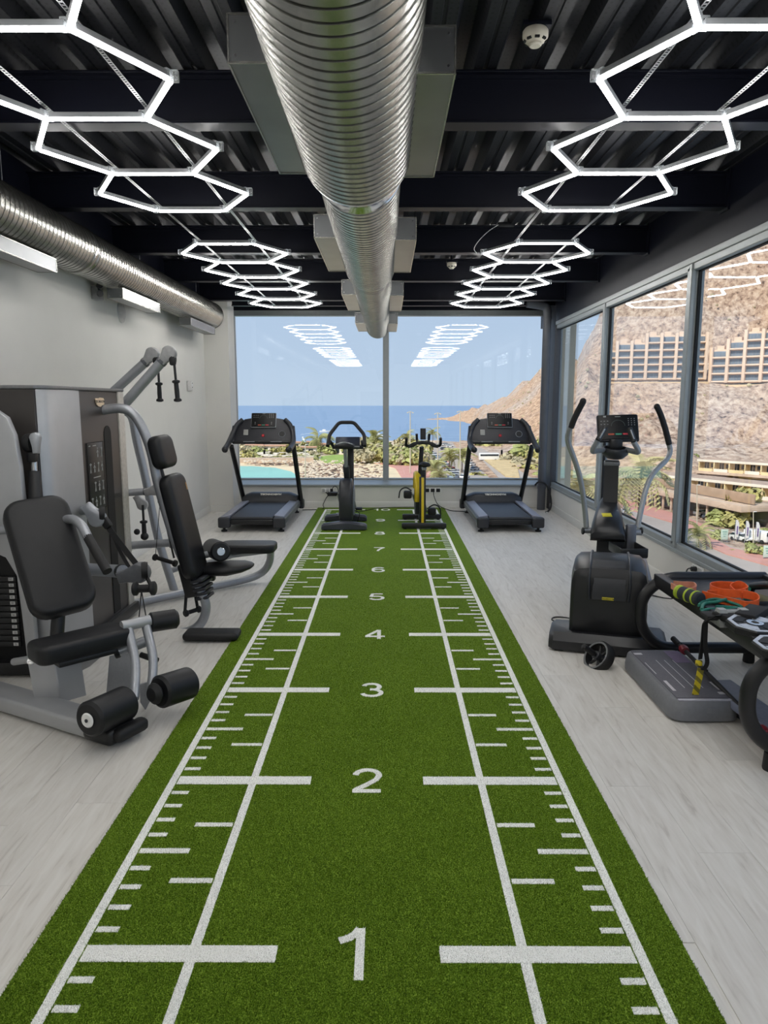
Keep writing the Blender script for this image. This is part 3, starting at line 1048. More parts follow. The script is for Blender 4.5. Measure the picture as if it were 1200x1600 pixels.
MB().tube([P(852, 801.2, 10.7), P(855.5, 800.5, 10.7)], 0.018, 12).build('hose_end', CHROME, t)

# sockets
def socket_plate(c, nrm, w, h, n, label, black=()):
    t = thing('wall_socket', label, 'wall socket', c)
    nrm = Vector(nrm)
    R = frame(nrm, Vector((0, 0, 1)).cross(nrm))
    MB().rbox(Vector(c) + nrm * 0.005, (w, h, 0.010), R, bevel=0.003).build('plate', WHITEPL, t)
    for i in range(n):
        o = Vector(c) + R @ Vector(((i - (n - 1) / 2) * w / n, 0, 0.009))
        b = i in black
        MB().rbox(o, (w / n * 0.72, h * 0.72, 0.006), R, bevel=0.002).build('outlet', RUBBER if b else M('grey_outlet', (170, 170, 168), 0.5), t)
    return t
c = ony_ = P(512, 766, YB)
socket_plate((c.x, YB, c.z), (0, -1, 0), 0.19, 0.075, 3, 'white wall socket with black plugs behind the upright bike', (2,))
c = P(676, 766, YB)
socket_plate((c.x, YB, c.z), (0, -1, 0), 0.26, 0.08, 3, 'wall socket strip with three black outlets behind the yellow bike', (0, 1, 2))
c = onx(1091, 893, XR)
socket_plate((XR, c.y, c.z), (-1, 0, 0), 0.20, 0.10, 2, 'white double wall socket low under the side window')

def cable(name, pts, label, r=0.006, group=None):
    t = MB().tube(smooth_path(pts, 6), r, 8).build(name, BLACKCABLE)
    return tag(t, label, 'cable', group)
_sx = onx(1086, 889, XR - 0.02)
cable('power_cable', [_sx, _sx + Vector((-0.06, 0, 0.0)), P(1070, 903, _sx.y), P(1064, 915, _sx.y + 0.02), Vector((_sx.x - 0.14, _sx.y + 0.1, 0.02)), Vector((2.1, _sx.y + 0.5, 0.006)), Vector((1.9, 5.9, 0.006))], 'black power cable plugged into the double socket under the side window', 0.005)
t = thing('power_plug', 'black plug in the double socket under the side window', 'plug', _sx)
MB().cyl(_sx + Vector((0.012, 0, 0)), _sx + Vector((-0.035, 0, 0)), 0.02, 16, 0.004).build('body', BLACKP, t)
cable('power_cable', [P(518, 766, 11.15), P(522, 760, 11.1), P(527, 762, 11.1), P(528, 770, 11.1), P(520, 773, 11.12), P(512, 775, 11.13), P(505, 788, 11.1), Vector((-1.0, 11.0, 0.01)), Vector((-1.3, 10.9, 0.01))], 'black power cable looping from the socket to the left treadmill')
t = thing('power_adapter', 'black power adapter block hanging below the left wall socket', 'adapter', P(519, 773, 11.12))
MB().rbox(P(519, 772, 11.12), (0.15, 0.05, 0.06), bevel=0.008).build('body', BLACKP, t)
MB().tube([P(512, 772, 11.12), P(509, 769, 11.12)], 0.008, 8).build('strain_relief', RUBBER, t)
cable('power_cable', [P(677, 768, 11.15), P(679, 778, 11.12), P(686, 790, 11.05), Vector((0.98, 10.85, 0.012)), Vector((1.15, 10.75, 0.012)), Vector((1.25, 10.7, 0.012))], 'black power cable from the socket strip to the right treadmill')
cable('power_cable', [G(556, 800, 0.018), G(575, 797, 0.018), G(596, 793.5, 0.018), G(640, 792.3, 0.018), G(660, 792, 0.018)], 'thin black cable across the far end of the turf between the bikes', 0.005)
# ================================================================== TREADMILLS
BELT = M('black_running_belt', (40, 41, 46), 0.5, var=0.12, scale=12, aniso=(1, 8, 1))
RAILTOP = M('grey_foot_rail', (142, 144, 156), 0.40, 0.2, var=0.05, scale=40)
def arch(pts):
    return [Vector(p) for p in pts]
def make_treadmill(label):
    t = thing('treadmill', label, 'treadmill', (0, 0, 0), 'treadmills facing the sea')
    # deck
    MB().rbox((0, -0.10, 0.135), (0.60, 1.62, 0.055), bevel=0.01).build('deck', BLACKP, t)
    b = MB()
    prof = [(-0.885, 0.150), (-0.895, 0.172), (-0.885, 0.192), (-0.86, 0.197), (0.46, 0.197), (0.46, 0.185), (-0.86, 0.150)]
    b.prism([(-0.27, y, z) for y, z in prof], (0.54, 0, 0))
    b.build('running_belt', BELT, t, 30)
    for s in (-1, 1):
        r = MB()
        r.prism([(s * 0.285, -0.86, 0.215), (s * 0.405, -0.88, 0.198), (s * 0.415, 0.62, 0.205), (s * 0.300, 0.62, 0.222)], (0, 0, -0.03), bevel=0.005)
        r.build('foot_rail', RAILTOP, t)
        MB().rbox((s * 0.405, -0.03, 0.135), (0.035, 1.72, 0.10), bevel=0.012).build('side_frame', M('dark_silver_frame', (104, 106, 112), 0.35, 0.5, var=0.04), t)
        MB().rbox((s * 0.4235, -0.03, 0.165), (0.004, 1.66, 0.018), bevel=0.0015).build('side_strip', SILVER, t)
        MB().rbox((s * 0.355, -0.90, 0.125), (0.155, 0.11, 0.135), bevel=0.022, seg=3).build('rear_cap', CHAR, t)
        for y in (-0.86, 0.72):
            MB().lathe([(0, 0), (0.04, 0), (0.04, 0.018), (0.018, 0.025), (0.018, 0.07), (0, 0.07)], (s * 0.37, y, 0), (0, 0, 1), 16).build('foot', RUBBER, t)
        # upright leaning back towards the runner
        MB().tube([(s * 0.435, 0.86, 0.09), (s * 0.435, 0.02, 1.05)], 0.034, 14, flat=1.0).build('upright', BLACKP, t)
        MB().rbox((s * 0.435, 0.86, 0.12), (0.075, 0.14, 0.14), bevel=0.02).build('upright_foot', CHAR, t)
        h = MB()
        h.tube(smooth_path([(s * 0.30, 0.195, 1.415), (s * 0.375, 0.155, 1.34), (s * 0.418, 0.09, 1.235), (s * 0.440, -0.02, 1.14), (s * 0.442, -0.20, 1.07), (s * 0.430, -0.42, 1.03)]), [0.030 + 0.010 * (k / 40) for k in range(41)], 14)
        h.build('handlebar', CHAR, t)
        MB().sphere((s * 0.425, -0.43, 1.028), 0.041, 14, 10).build('handle_cap', BLACKP, t)
    MB().rbox((0, -0.86, 0.115), (0.56, 0.03, 0.055), bevel=0.01).build('rear_crossbar', CHAR, t)
    # motor cover
    c = MB()
    rings = []
    for x, k in ((-0.40, 0.30), (-0.37, 0.62), (-0.30, 0.93), (-0.27, 1.0), (0.27, 1.0), (0.30, 0.93), (0.37, 0.62), (0.40, 0.30)):
        pr = [(0.47, 0.19), (0.50, 0.22 + 0.06 * k), (0.56, 0.235 + 0.085 * k), (0.68, 0.24 + 0.085 * k), (0.86, 0.22 + 0.06 * k), (0.93, 0.17), (0.93, 0.10), (0.47, 0.10)]
        rings.append([(x, y, z) for y, z in pr])
    c.loft(rings)
    c.build('motor_cover', CHAR, t, 45)
    text_part('TECHNOGYM', 0.050, BADGEM, t, (0.02, 0.522, 0.304), (1, 0, 0), (0, 0.83, 0.55), 'logo', 0.003, 0.002, 1.0)
    # console: arch-shaped panel
    tilt = Vector((0, 0.42, 0.91)).normalized()
    def cp(x, h, d=0.0):
        return Vector((x, 0.06, 1.10)) + tilt * h + Vector((0, -0.91, 0.42)).normalized() * d
    outl = [(-0.40, 0.0), (0.40, 0.0), (0.435, 0.05), (0.43, 0.13), (0.405, 0.22), (0.35, 0.30), (0.27, 0.355), (0.16, 0.375), (-0.16, 0.375), (-0.27, 0.355), (-0.35, 0.30), (-0.405, 0.22), (-0.43, 0.13), (-0.435, 0.05)]
    p = MB()
    p.prism([cp(x, h) for x, h in outl], cp(0, 0, -0.05) - cp(0, 0, 0), bevel=0.014, seg=3)
    con = p.build('console', M('black_console_plastic', (30, 31, 38), 0.42, var=0.06), t)
    MB().tube([cp(-0.42, 0.0, 0.0), cp(0.42, 0.0, 0.0)], 0.024, 12).build('cross_handle', BLACKP, t)
    for s in (-1, 1):
        MB().rbox(cp(s * 0.19, 0.0, 0.024), (0.16, 0.006, 0.010), bevel=0.002).build('hand_sensor', SILVER, t)
        MB().tube(smooth_path([cp(s * 0.41, 0.24), cp(s * 0.425, 0.12), cp(s * 0.43, 0.0)]), 0.03, 10).build('console_arm', CHAR, t)
    # display
    R = Matrix(((1, 0, 0), (0, tilt.y, -0.91), (0, tilt.z, 0.42))).to_3x3()
    Rd = frame(Vector((0, -0.91, 0.42)), (1, 0, 0))
    MB().rbox(cp(0, 0.325, 0.012), (0.355, 0.225, 0.03), Rd, bevel=0.012, seg=3).build('display_frame', M('silver_display_rim', (150, 152, 156), 0.3, 0.6), t)
    dsp = MB().rbox(cp(0, 0.328, 0.022), (0.342, 0.212, 0.022), Rd, bevel=0.009, seg=3).build('display', SCREENM, t)
    ic = MB()
    for i in range(3):
        for j in range(4):
            ic.rbox(cp(0.085 + 0.026 * i, 0.36 + 0.018 * j, 0.034), (0.008, 0.008, 0.002), Rd, bevel=0.0005, seg=1)
    for i in range(3):
        for j in range(2):
            ic.rbox(cp(-0.135 + 0.028 * i, 0.365 + 0.030 * j, 0.034), (0.013, 0.006, 0.002), Rd, bevel=0.0005, seg=1)
    for s in (-1, 1):
        for j in range(2):
            ic.rbox(cp(s * 0.115, 0.265 + 0.022 * j, 0.034), (0.014, 0.008, 0.002), Rd, bevel=0.0005, seg=1)
    ic.rbox(cp(0, 0.418, 0.034), (0.04, 0.006, 0.002), Rd, bevel=0.0005, seg=1)
    ic.build('button_print', ICONM, dsp)
    for x, c3, nm in ((-0.052, (196, 88, 60), 'orange_key'), (0.0, (60, 150, 120), 'green_key'), (0.052, (190, 50, 60), 'red_key')):
        MB().rbox(cp(x, 0.248, 0.034), (0.045, 0.012, 0.003), Rd, bevel=0.001, seg=1).build('key', M(nm, c3, 0.4), dsp)
    rg = MB()
    rg.tube([cp(0.055 * math.cos(a), 0.345 + 0.05 * math.sin(a), 0.033) for a in [math.pi * k / 12 for k in range(13)]], 0.002, 6)
    rg.build('dial_print', M('green_grey_print', (70, 84, 80), 0.5), dsp)
    MB().lathe([(0, 0.012), (0.016, 0.012), (0.022, 0.006), (0.022, 0)], cp(0, 0.10, 0.002), (0, -0.91, 0.42), 20).build('stop_button', M('red_stop_button', (170, 30, 40), 0.4), t)
    MB().rbox(cp(-0.245, 0.15, 0.003), (0.065, 0.085, 0.006), Rd, bevel=0.003).build('info_plate', M('pale_info_plate', (150, 150, 145), 0.5), t)
    MB().lathe([(0.044, 0.006), (0.048, 0.004), (0.044, 0.0), (0.036, 0.0)], cp(0.265, 0.125, 0.0), (0, -0.91, 0.42), 24).build('cup_holder_rim', SILVER, t)
    MB().lathe([(0.038, 0.002), (0, 0.002)], cp(0.265, 0.125, 0.002), (0, -0.91, 0.42), 24).build('cup_holder', RUBBER, t)
    MB().tube([cp(0.02, -0.01, 0.01), cp(0.02, -0.01, 0.01) + Vector((0, 0, -0.10))], 0.0018, 6).build('safety_cord', BLACKCABLE, t)
    MB().cyl(cp(0.02, -0.01, 0.01) + Vector((0, 0, -0.16)), cp(0.02, -0.01, 0.01) + Vector((0, 0, -0.10)), 0.014, 12, 0.004).build('safety_key', RUBBER, t)
    return t
tm = make_treadmill('black treadmill with raised console beside the white pillar')
tm.location = (-1.735, 9.97, 0)
dup(tm, (1.595, 9.97, 0), 0, 'black treadmill with raised console beside the dark corner pipe')

# ================================================================== UPRIGHT BIKE (left) and INDOOR CYCLE (right)
zt = 0.011
bk = thing('upright_exercise_bike', 'dark grey upright exercise bike with arched handlebar on the turf', 'exercise bike', (-0.55, 9.5, zt))
for y, xo in ((9.16, -0.55), (9.86, -0.57)):
    m = MB()
    m.loft([[(xo + x, y - 0.055, zt + 0.012), (xo + x, y - 0.055, zt + h), (xo + x, y - 0.03, zt + h + 0.025), (xo + x, y + 0.04, zt + h + 0.025), (xo + x, y + 0.06, zt + h), (xo + x, y + 0.06, zt + 0.012)] for x, h in ((-0.295, 0.035), (-0.27, 0.06), (-0.06, 0.09), (0.06, 0.09), (0.27, 0.06), (0.295, 0.035))])
    m.build('base_bar', M('grey_base_casting', (62, 65, 74), 0.35, 0.3, var=0.05), bk)
    for s in (-1, 1):
        MB().cyl((xo + s * 0.25, y, zt), (xo + s * 0.25, y, zt + 0.02), 0.025, 12).build('foot', RUBBER, bk)
# flywheel body: thin rounded shell, centre x -0.52
bx = -0.535
sh = MB()
outl = [(9.20, 0.13), (9.16, 0.30), (9.18, 0.50), (9.26, 0.62), (9.40, 0.66), (9.62, 0.62), (9.80, 0.48), (9.86, 0.30), (9.80, 0.14), (9.62, 0.09), (9.36, 0.09)]
sh.prism([(bx - 0.085, y, z) for y, z in smooth_path([Vector((a, b, 0)) for a, b in outl + outl[:1]], 4) and [(p.x, p.y) for p in smooth_path([Vector((a, b, 0)) for a, b in outl + outl[:1]], 4)[:-1]]], (0.17, 0, 0), bevel=0.03, seg=3)
sh.build('flywheel_shell', CHAR, bk)
MB().prism([(bx + 0.086, y, z) for y, z in ((9.30, 0.18), (9.26, 0.36), (9.34, 0.52), (9.55, 0.55), (9.72, 0.42), (9.72, 0.22), (9.56, 0.15))], (0.022, 0, 0), bevel=0.008).build('side_cover', M('mid_grey_cover', (110, 114, 122), 0.4), bk)
MB().tube([(bx + 0.01, 9.50, 0.62), (bx + 0.0, 9.40, 0.82)], 0.042, 16).build('seat_tube', CHAR, bk)
MB().tube([(bx, 9.41, 0.78), (bx - 0.005, 9.30, 1.06)], 0.024, 16).build('seat_post', SILVER, bk)
st = MB()
rings = []
for y, w, z0, z1 in ((9.13, 0.05, 1.085, 1.115), (9.15, 0.125, 1.06, 1.13), (9.24, 0.135, 1.055, 1.145), (9.33, 0.10, 1.06, 1.135), (9.42, 0.045, 1.07, 1.12), (9.45, 0.02, 1.08, 1.105)):
    rings.append([(bx - 0.005 + w * math.cos(a), y, (z0 + z1) / 2 + (z1 - z0) / 2 * math.sin(a)) for a in [2 * math.pi * k / 16 for k in range(16)]])
st.loft(rings)
st.build('saddle', VINYL, bk)
MB().tube(smooth_path([(bx - 0.11, 9.14, 1.125), (bx - 0.06, 9.125, 1.14), (bx - 0.005, 9.12, 1.15), (bx + 0.05, 9.125, 1.14), (bx + 0.10, 9.14, 1.125)]), 0.008, 8).build('saddle_trim', SILVER, bk)
MB().rbox((bx + 0.045, 9.74, 0.80), (0.085, 0.10, 0.75), Matrix.Rotation(math.radians(-6), 3, 'X'), bevel=0.02).build('front_column', BLACKP, bk)
cx, cy = bx + 0.015, 9.62
cn = MB().rbox((cx, cy, 1.125), (0.33, 0.04, 0.15), Matrix.Rotation(math.radians(-25), 3, 'X'), bevel=0.015).build('console', M('blue_black_console', (38, 44, 60), 0.3, var=0.05), bk)
MB().rbox((cx, cy - 0.012, 1.06), (0.42, 0.10, 0.05), bevel=0.015).build('console_shelf', BLACKP, bk)
for s in (-1, 1):
    MB().rbox((cx + s * 0.11, cy - 0.064, 1.07), (0.10, 0.006, 0.018), bevel=0.002).build('hand_sensor', SILVER, bk)
hb = MB()
hb.tube(round_path([P(512, 697, 9.35), P(515, 679, 9.5), P(530, 660, 9.6), P(553, 660, 9.6), P(569, 679, 9.5), P(570, 697, 9.35)], 0.045), 0.024, 14)
hb.build('handlebar', RUBBER, bk)
for s, u in ((-1, 512), (1, 570)):
    MB().tube(smooth_path([P(u, 697, 9.35), P(u - s * 4, 690, 9.45), (cx + s * 0.2, cy, 1.07)]), 0.02, 12).build('grip', RUBBER, bk)
for s in (-1, 1):
    cr = MB()
    cr.tube([(bx + s * 0.10, 9.52, 0.34), (bx + s * 0.115, 9.52 + s * 0.11, 0.34 - s * 0.12)], 0.014, 8)
    cr.build('crank', SILVER, bk)
    MB().rbox((bx + s * 0.16, 9.52 + s * 0.11, 0.34 - s * 0.12), (0.09, 0.10, 0.03), bevel=0.006).build('pedal', RUBBER, bk)
MB().tube(smooth_path([G(556, 822, zt + 0.02), P(561, 808, 9.3), P(561, 801, 9.35), P(554, 798, 9.45), P(549, 803, 9.5)]), 0.006, 8).build('cable_loop', BLACKCABLE, bk)

sc = thing('indoor_cycle', 'black and yellow indoor cycle with bullhorn handlebar on the turf', 'exercise bike', (0.49, 9.6, zt))
YELLOW = M('yellow_paint', (214, 186, 30), 0.35, var=0.05)
for y, x0, x1 in ((9.24, 0.20, 0.785), (10.0, 0.225, 0.775)):
    MB().rbox(((x0 + x1) / 2, y, zt + 0.045), (x1 - x0, 0.085, 0.065), bevel=0.014).build('base_bar', M('matt_black_steel', (24, 24, 26), 0.45), sc)
    for x in (x0 + 0.04, x1 - 0.04):
        MB().cyl((x, y, zt), (x, y, zt + 0.02), 0.024, 12).build('foot', RUBBER, sc)
sx = 0.475
MB().rbox((sx, 9.62, 0.06), (0.06, 0.70, 0.05), bevel=0.01).build('floor_beam', RUBBER, sc)
# rear yellow stripe tube leaning to the saddle
MB().rbox((sx + 0.0, 9.33, 0.36), (0.085, 0.06, 0.66), Matrix.Rotation(math.radians(-6), 3, 'X'), bevel=0.012).build('rear_frame', BLACKP, sc)
MB().rbox((sx + 0.0, 9.298, 0.36), (0.034, 0.012, 0.64), Matrix.Rotation(math.radians(-6), 3, 'X'), bevel=0.004).build('yellow_stripe', YELLOW, sc)
MB().tube([(sx + 0.02, 9.39, 0.64), (sx + 0.02, 9.41, 0.84)], 0.026, 12).build('seat_post', M('matt_black_steel', (24, 24, 26)), sc)
sd_ = MB()
rings = []
for y, w, z0, z1 in ((9.22, 0.04, 0.84, 0.87), (9.25, 0.075, 0.82, 0.88), (9.33, 0.07, 0.825, 0.885), (9.42, 0.04, 0.83, 0.88), (9.50, 0.022, 0.84, 0.87), (9.53, 0.012, 0.845, 0.86)):
    rings.append([(sx + 0.025 + w * math.cos(a), y, (z0 + z1) / 2 + (z1 - z0) / 2 * math.sin(a)) for a in [2 * math.pi * k / 14 for k in range(14)]])
sd_.loft(rings)
sd_.build('saddle', VINYL, sc)
MB().rbox((sx + 0.02, 9.36, 0.80), (0.06, 0.10, 0.045), bevel=0.008).build('saddle_clamp', SILVER, sc)
# flywheel and yellow guard towards the window
fwl = MB()
fwl.lathe([(0, -0.03), (0.05, -0.03), (0.07, -0.012), (0.20, -0.012), (0.235, -0.03), (0.25, -0.025), (0.25, 0.025), (0.235, 0.03), (0.20, 0.012), (0.07, 0.012), (0.05, 0.03), (0, 0.03)], (sx - 0.055, 9.78, 0.36), (1, 0, 0), 40)
fwl.build('flywheel', M('dark_flywheel_steel', (70, 72, 78), 0.3, 0.7), sc)
gd = MB()
pts = [(sx - 0.055, 9.78 + 0.30 * math.cos(a), 0.40 + 0.30 * math.sin(a)) for a in [math.radians(10 + 14 * k) for k in range(14)]]
gd.tube(pts, 0.045, 10, flat=0.6)
gd.build('yellow_guard', YELLOW, sc)
MB().tube([(sx - 0.03, 9.78, 0.36), (sx - 0.02, 9.70, 0.62), (sx, 9.66, 1.06)], 0.030, 12).build('handlebar_post', M('matt_black_steel', (24, 24, 26)), sc)
MB().prism([(sx - 0.02, 9.40, 0.42), (sx - 0.02, 9.70, 0.62), (sx - 0.02, 9.72, 0.54), (sx - 0.02, 9.42, 0.32)], (0.055, 0, 0), bevel=0.012).build('cross_frame', BLACKP, sc)
hx = 0.49
bar_ = MB()
bar_.prism([(hx + x, 9.55, z) for x, z in ((-0.20, 1.085), (-0.13, 1.125), (0, 1.145), (0.13, 1.125), (0.20, 1.085), (0.20, 1.05), (0.13, 1.06), (0.08, 1.095), (0, 1.10), (-0.08, 1.095), (-0.13, 1.06), (-0.20, 1.05))], (0, 0.12, 0), bevel=0.012)
bar_.build('handlebar', RUBBER, sc)
for s in (-1, 1):
    MB().tube(smooth_path([(hx + s * 0.17, 9.60, 1.075), (hx + s * 0.225, 9.58, 1.085), (hx + s * 0.228, 9.52, 1.13), (hx + s * 0.225, 9.48, 1.185)]), 0.019, 12).build('outer_grip', RUBBER, sc)
    MB().tube(smooth_path([(hx + s * 0.075, 9.62, 1.12), (hx + s * 0.08, 9.66, 1.15), (hx + s * 0.085, 9.64, 1.235)]), 0.017, 12).build('inner_grip', RUBBER, sc)
MB().rbox((hx - 0.0, 9.62, 1.235), (0.075, 0.016, 0.155), Matrix.Rotation(math.radians(-15), 3, 'X'), bevel=0.006).build('phone_holder', RUBBER, sc)
for s in (-1, 1):
    MB().tube([(sx - 0.02 + s * 0.06, 9.62, 0.30), (sx - 0.02 + s * 0.10, 9.62 + s * 0.10, 0.30 - s * 0.13)], 0.015, 8).build('crank', SILVER, sc)
    MB().rbox((sx - 0.02 + s * 0.17, 9.62 + s * 0.10, 0.30 - s * 0.13), (0.11, 0.12, 0.10), bevel=0.02).build('pedal_cage', RUBBER, sc)
    MB().tube(smooth_path([(sx - 0.02 + s * 0.12, 9.57 + s * 0.10, 0.36 - s * 0.13), (sx - 0.02 + s * 0.20, 9.56 + s * 0.10, 0.40 - s * 0.13), (sx - 0.02 + s * 0.27, 9.56 + s * 0.10, 0.36 - s * 0.13), (sx - 0.02 + s * 0.29, 9.56 + s * 0.10, 0.26 - s * 0.13)]), 0.009, 8).build('toe_strap', RUBBER, sc)

# ================================================================== ELLIPTICAL TRAINER
el = thing('elliptical_trainer', 'black elliptical cross trainer with silver curved arms by the side windows', 'cross trainer', (1.5, 5.3, 0))
SHELL = M('satin_black_shell', (25, 26, 29), 0.36, var=0.05, scale=10)
# rear housing
ex = 1.515
def elring(y, w, z0, z1, bulge=0.02):
    pts = []
    pr = [(-1, 0.0), (-1.0, 0.25), (-1.0, 0.55), (-0.985, 0.80), (-0.93, 0.93), (-0.80, 0.985), (-0.5, 1.0), (0.5, 1.0), (0.80, 0.985), (0.93, 0.93), (0.985, 0.80), (1.0, 0.55), (1, 0.25), (1, 0)]
    return [(ex + w * a, y, z0 + (z1 - z0) * b) for a, b in pr]
hs = MB()
hs.loft([elring(4.62, 0.225, 0.14, 0.52), elring(4.64, 0.245, 0.10, 0.565), elring(4.70, 0.250, 0.09, 0.59), elring(4.84, 0.250, 0.09, 0.615), elring(5.0, 0.245, 0.09, 0.605), elring(5.3, 0.23, 0.09, 0.52), elring(5.6, 0.20, 0.09, 0.40)])
hs.build('flywheel_housing', SHELL, el, 35)
# raised centre band and groove lines on the housing
bd = MB()
bd.loft([[(ex + a, y - 0.012, z) for a, z in ((-0.105, z0), (-0.11, z0 + 0.03), (-0.10, z1), (0.10, z1), (0.11, z0 + 0.03), (0.105, z0))] for y, z0, z1 in ((4.618, 0.36, 0.48),)] + [[(ex + a, y, z) for a, z in ((-0.105, z0), (-0.11, z0 + 0.03), (-0.10, z1), (0.10, z1), (0.11, z0 + 0.03), (0.105, z0))] for y, z0, z1 in ((4.66, 0.36, 0.575), (4.74, 0.37, 0.604))])
bd.build('housing_band', CHAR, el, 35)
for s in (-1, 1):
    MB().tube(smooth_path([(ex + s * 0.125, 4.605, 0.36), (ex + s * 0.13, 4.612, 0.48), (ex + s * 0.125, 4.66, 0.575), (ex + s * 0.125, 4.80, 0.612), (ex + s * 0.12, 5.0, 0.610)]), 0.009, 8).build('housing_rib', CHAR, el)
MB().rbox((ex - 0.005, 4.600, 0.372), (0.075, 0.006, 0.018), bevel=0.002).build('badge', M('yellow_badge_print', (196, 184, 40), 0.5), el)
text_part('TECHNOGYM', 0.012, M('dark_print', (20, 20, 20), 0.5), el, (ex - 0.005, 4.5966, 0.372), (1, 0, 0), (0, 0, 1), 'logo', 0.0004, 0.0002)
fb = MB()
fb.loft([[(1.14 + 0.0, y, z) for y, z in ((4.56, 0.02), (4.56, 0.06), (4.60, 0.105), (4.84, 0.105), (4.86, 0.06), (4.86, 0.02))],
         [(1.17, y, z) for y, z in ((4.53, 0.015), (4.53, 0.075), (4.58, 0.125), (4.86, 0.125), (4.88, 0.07), (4.88, 0.015))],
         [(1.86, y, z) for y, z in ((4.53, 0.015), (4.53, 0.075), (4.58, 0.125), (4.86, 0.125), (4.88, 0.07), (4.88, 0.015))],
         [(1.89, y, z) for y, z in ((4.56, 0.02), (4.56, 0.06), (4.60, 0.105), (4.84, 0.105), (4.86, 0.06), (4.86, 0.02))]])
fb.build('rear_base', SHELL, el, 40)
for x in (1.21, 1.42, 1.62, 1.82):
    MB().rbox((x, 4.58, 0.012), (0.06, 0.06, 0.024), bevel=0.004).build('foot', RUBBER, el)
MB().rbox((ex, 5.6, 0.075), (0.14, 1.5, 0.08), bevel=0.015).build('floor_beam', SHELL, el)
MB().rbox((ex + 0.06, 6.25, 0.05), (0.62, 0.12, 0.075), bevel=0.02).build('front_base', SHELL, el)
# column
ccx = 1.89
colm = MB()
colm.loft([[(ccx - 0.01 + w * a, y0 + d * b, z) for a, b in ((-1, -1), (1, -1), (1, 1), (-1, 1))] for z, w, y0, d in ((0.05, 0.10, 5.95, 0.12), (0.55, 0.09, 5.95, 0.11), (0.62, 0.060, 5.95, 0.08), (1.18, 0.055, 5.95, 0.06))])
colm.build('column', BLACKP, el, 30)
MB().rbox((ccx - 0.01, 5.95, 1.155), (0.127, 0.13, 0.035), bevel=0.008).build('column_collar', M('grey_collar', (120, 122, 126), 0.35, 0.4), el)
hd = MB()
hd.loft([[(ccx - 0.02 + w * a, y, z0 + (z1 - z0) * b) for a, b in ((-1, 0), (-1, 0.55), (-0.85, 0.88), (-0.6, 1), (0.6, 1), (0.85, 0.88), (1, 0.55), (1, 0))] for y, w, z0, z1 in ((5.42, 0.125, 0.61, 0.66), (5.45, 0.13, 0.585, 0.70), (5.62, 0.125, 0.585, 0.775), (5.80, 0.11, 0.585, 0.83), (6.05, 0.09, 0.585, 0.85))])
hd.build('column_hood', SHELL, el, 40)
bp_ = P(955, 819, 5.44)
MB().rbox((bp_.x - 0.003, 5.55, bp_.z + 0.055), (0.0, 0, 0) if False else (0.075, 0.05, 0.004), Matrix.Rotation(math.radians(24), 3, 'X'), bevel=0.001).build('badge', M('yellow_badge_print', (196, 184, 40)), el)
# axle across the hood and the two moving arms
MB().tube([P(911, 828.5, 5.60), P(1002, 832, 5.60)], 0.024, 16).build('arm_axle', SILVER, el)
for u in (911, 1002):
    MB().cyl(P(u - 1.5, 829.5, 5.60), P(u + 1.5, 829.7, 5.60), 0.029, 18, 0.004).build('axle_cap', BLACKP, el)
ARMM = M('silver_arm_tube', (150, 153, 155), 0.36, 0.5, var=0.04)
armL = smooth_path([P(916, 824, 5.58), P(914, 798, 5.58), P(908, 755, 5.55), P(900, 725, 5.52), P(890, 698, 5.48), P(887, 685, 5.45), P(889, 673, 5.42), P(893, 664, 5.40)], 6)
MB().tube(armL, 0.021, 14).build('moving_arm', ARMM, el)
MB().tube(smooth_path([P(892, 668, 5.405), P(898, 653, 5.38), P(904.5, 640, 5.36), P(911, 628, 5.34)], 5), 0.023, 14).build('arm_grip', RUBBER, el)
armR = smooth_path([P(996, 824, 5.60), P(1001, 800, 5.62), P(1010, 762, 5.68), P(1022, 738, 5.74), P(1040, 720, 5.82), P(1047, 706, 5.86), P(1045, 692, 5.86)], 6)
MB().tube(armR, 0.021, 14).build('moving_arm', ARMM, el)
MB().tube(smooth_path([P(1045.5, 694, 5.86), P(1040, 672, 5.84), P(1033, 650, 5.82), P(1027, 636, 5.80)], 5), 0.024, 14).build('arm_grip', RUBBER, el)
for g in (P(911, 627, 5.34), P(1026.5, 635.5, 5.80)):
    MB().sphere(g, 0.025, 12, 8).build('grip_cap', RUBBER, el)
# hand-rest horns and cup
MB().lathe([(0, -0.06), (0.07, -0.055), (0.105, -0.02), (0.112, 0.015), (0.105, 0.03), (0.09, 0.032), (0.085, 0.01), (0, 0.0)], P(961, 705, 5.9), (0, -0.15, 1), 32).build('cup_tray', CHAR, el)
MB().rbox(P(961, 694, 5.92), (0.11, 0.10, 0.10), bevel=0.025).build('console_neck', BLACKP, el)
for s, a, b, c in ((-1, P(942, 703, 5.86), P(924, 706, 5.66), P(934, 688, 5.62)), (1, P(980, 703, 5.86), P(1000, 708, 5.66), P(990, 690, 5.62))):
    MB().tube(round_path([a, b, c], 0.06), 0.022, 12).build('fixed_handle', ARMM, el)
for a, b in ((P(934, 688.5, 5.62), P(945.5, 668, 5.66)), (P(990.5, 690, 5.62), P(983, 669, 5.66))):
    MB().tube([a, b], 0.023, 12).build('fixed_grip', BLACKP, el)
    MB().tube([a.lerp(b, 0.15) + Vector((0, -0.022, 0.004)), a.lerp(b, 0.85) + Vector((0, -0.022, 0.004))], 0.006, 8).build('pulse_sensor', SILVER, el)
dc = P(965, 669.5, 5.95)
Rd = frame(Vector((-0.08, -0.94, 0.34)), (1, 0, 0))
MB().rbox(dc, (0.335, 0.235, 0.035), Rd, bevel=0.014, seg=3).build('display_frame', M('black_console_plastic', (30, 31, 38)), el)
dsp = MB().rbox(dc + Rd @ Vector((0, 0.005, 0.012)), (0.322, 0.215, 0.02), Rd, bevel=0.008, seg=3).build('display', SCREENM, el)
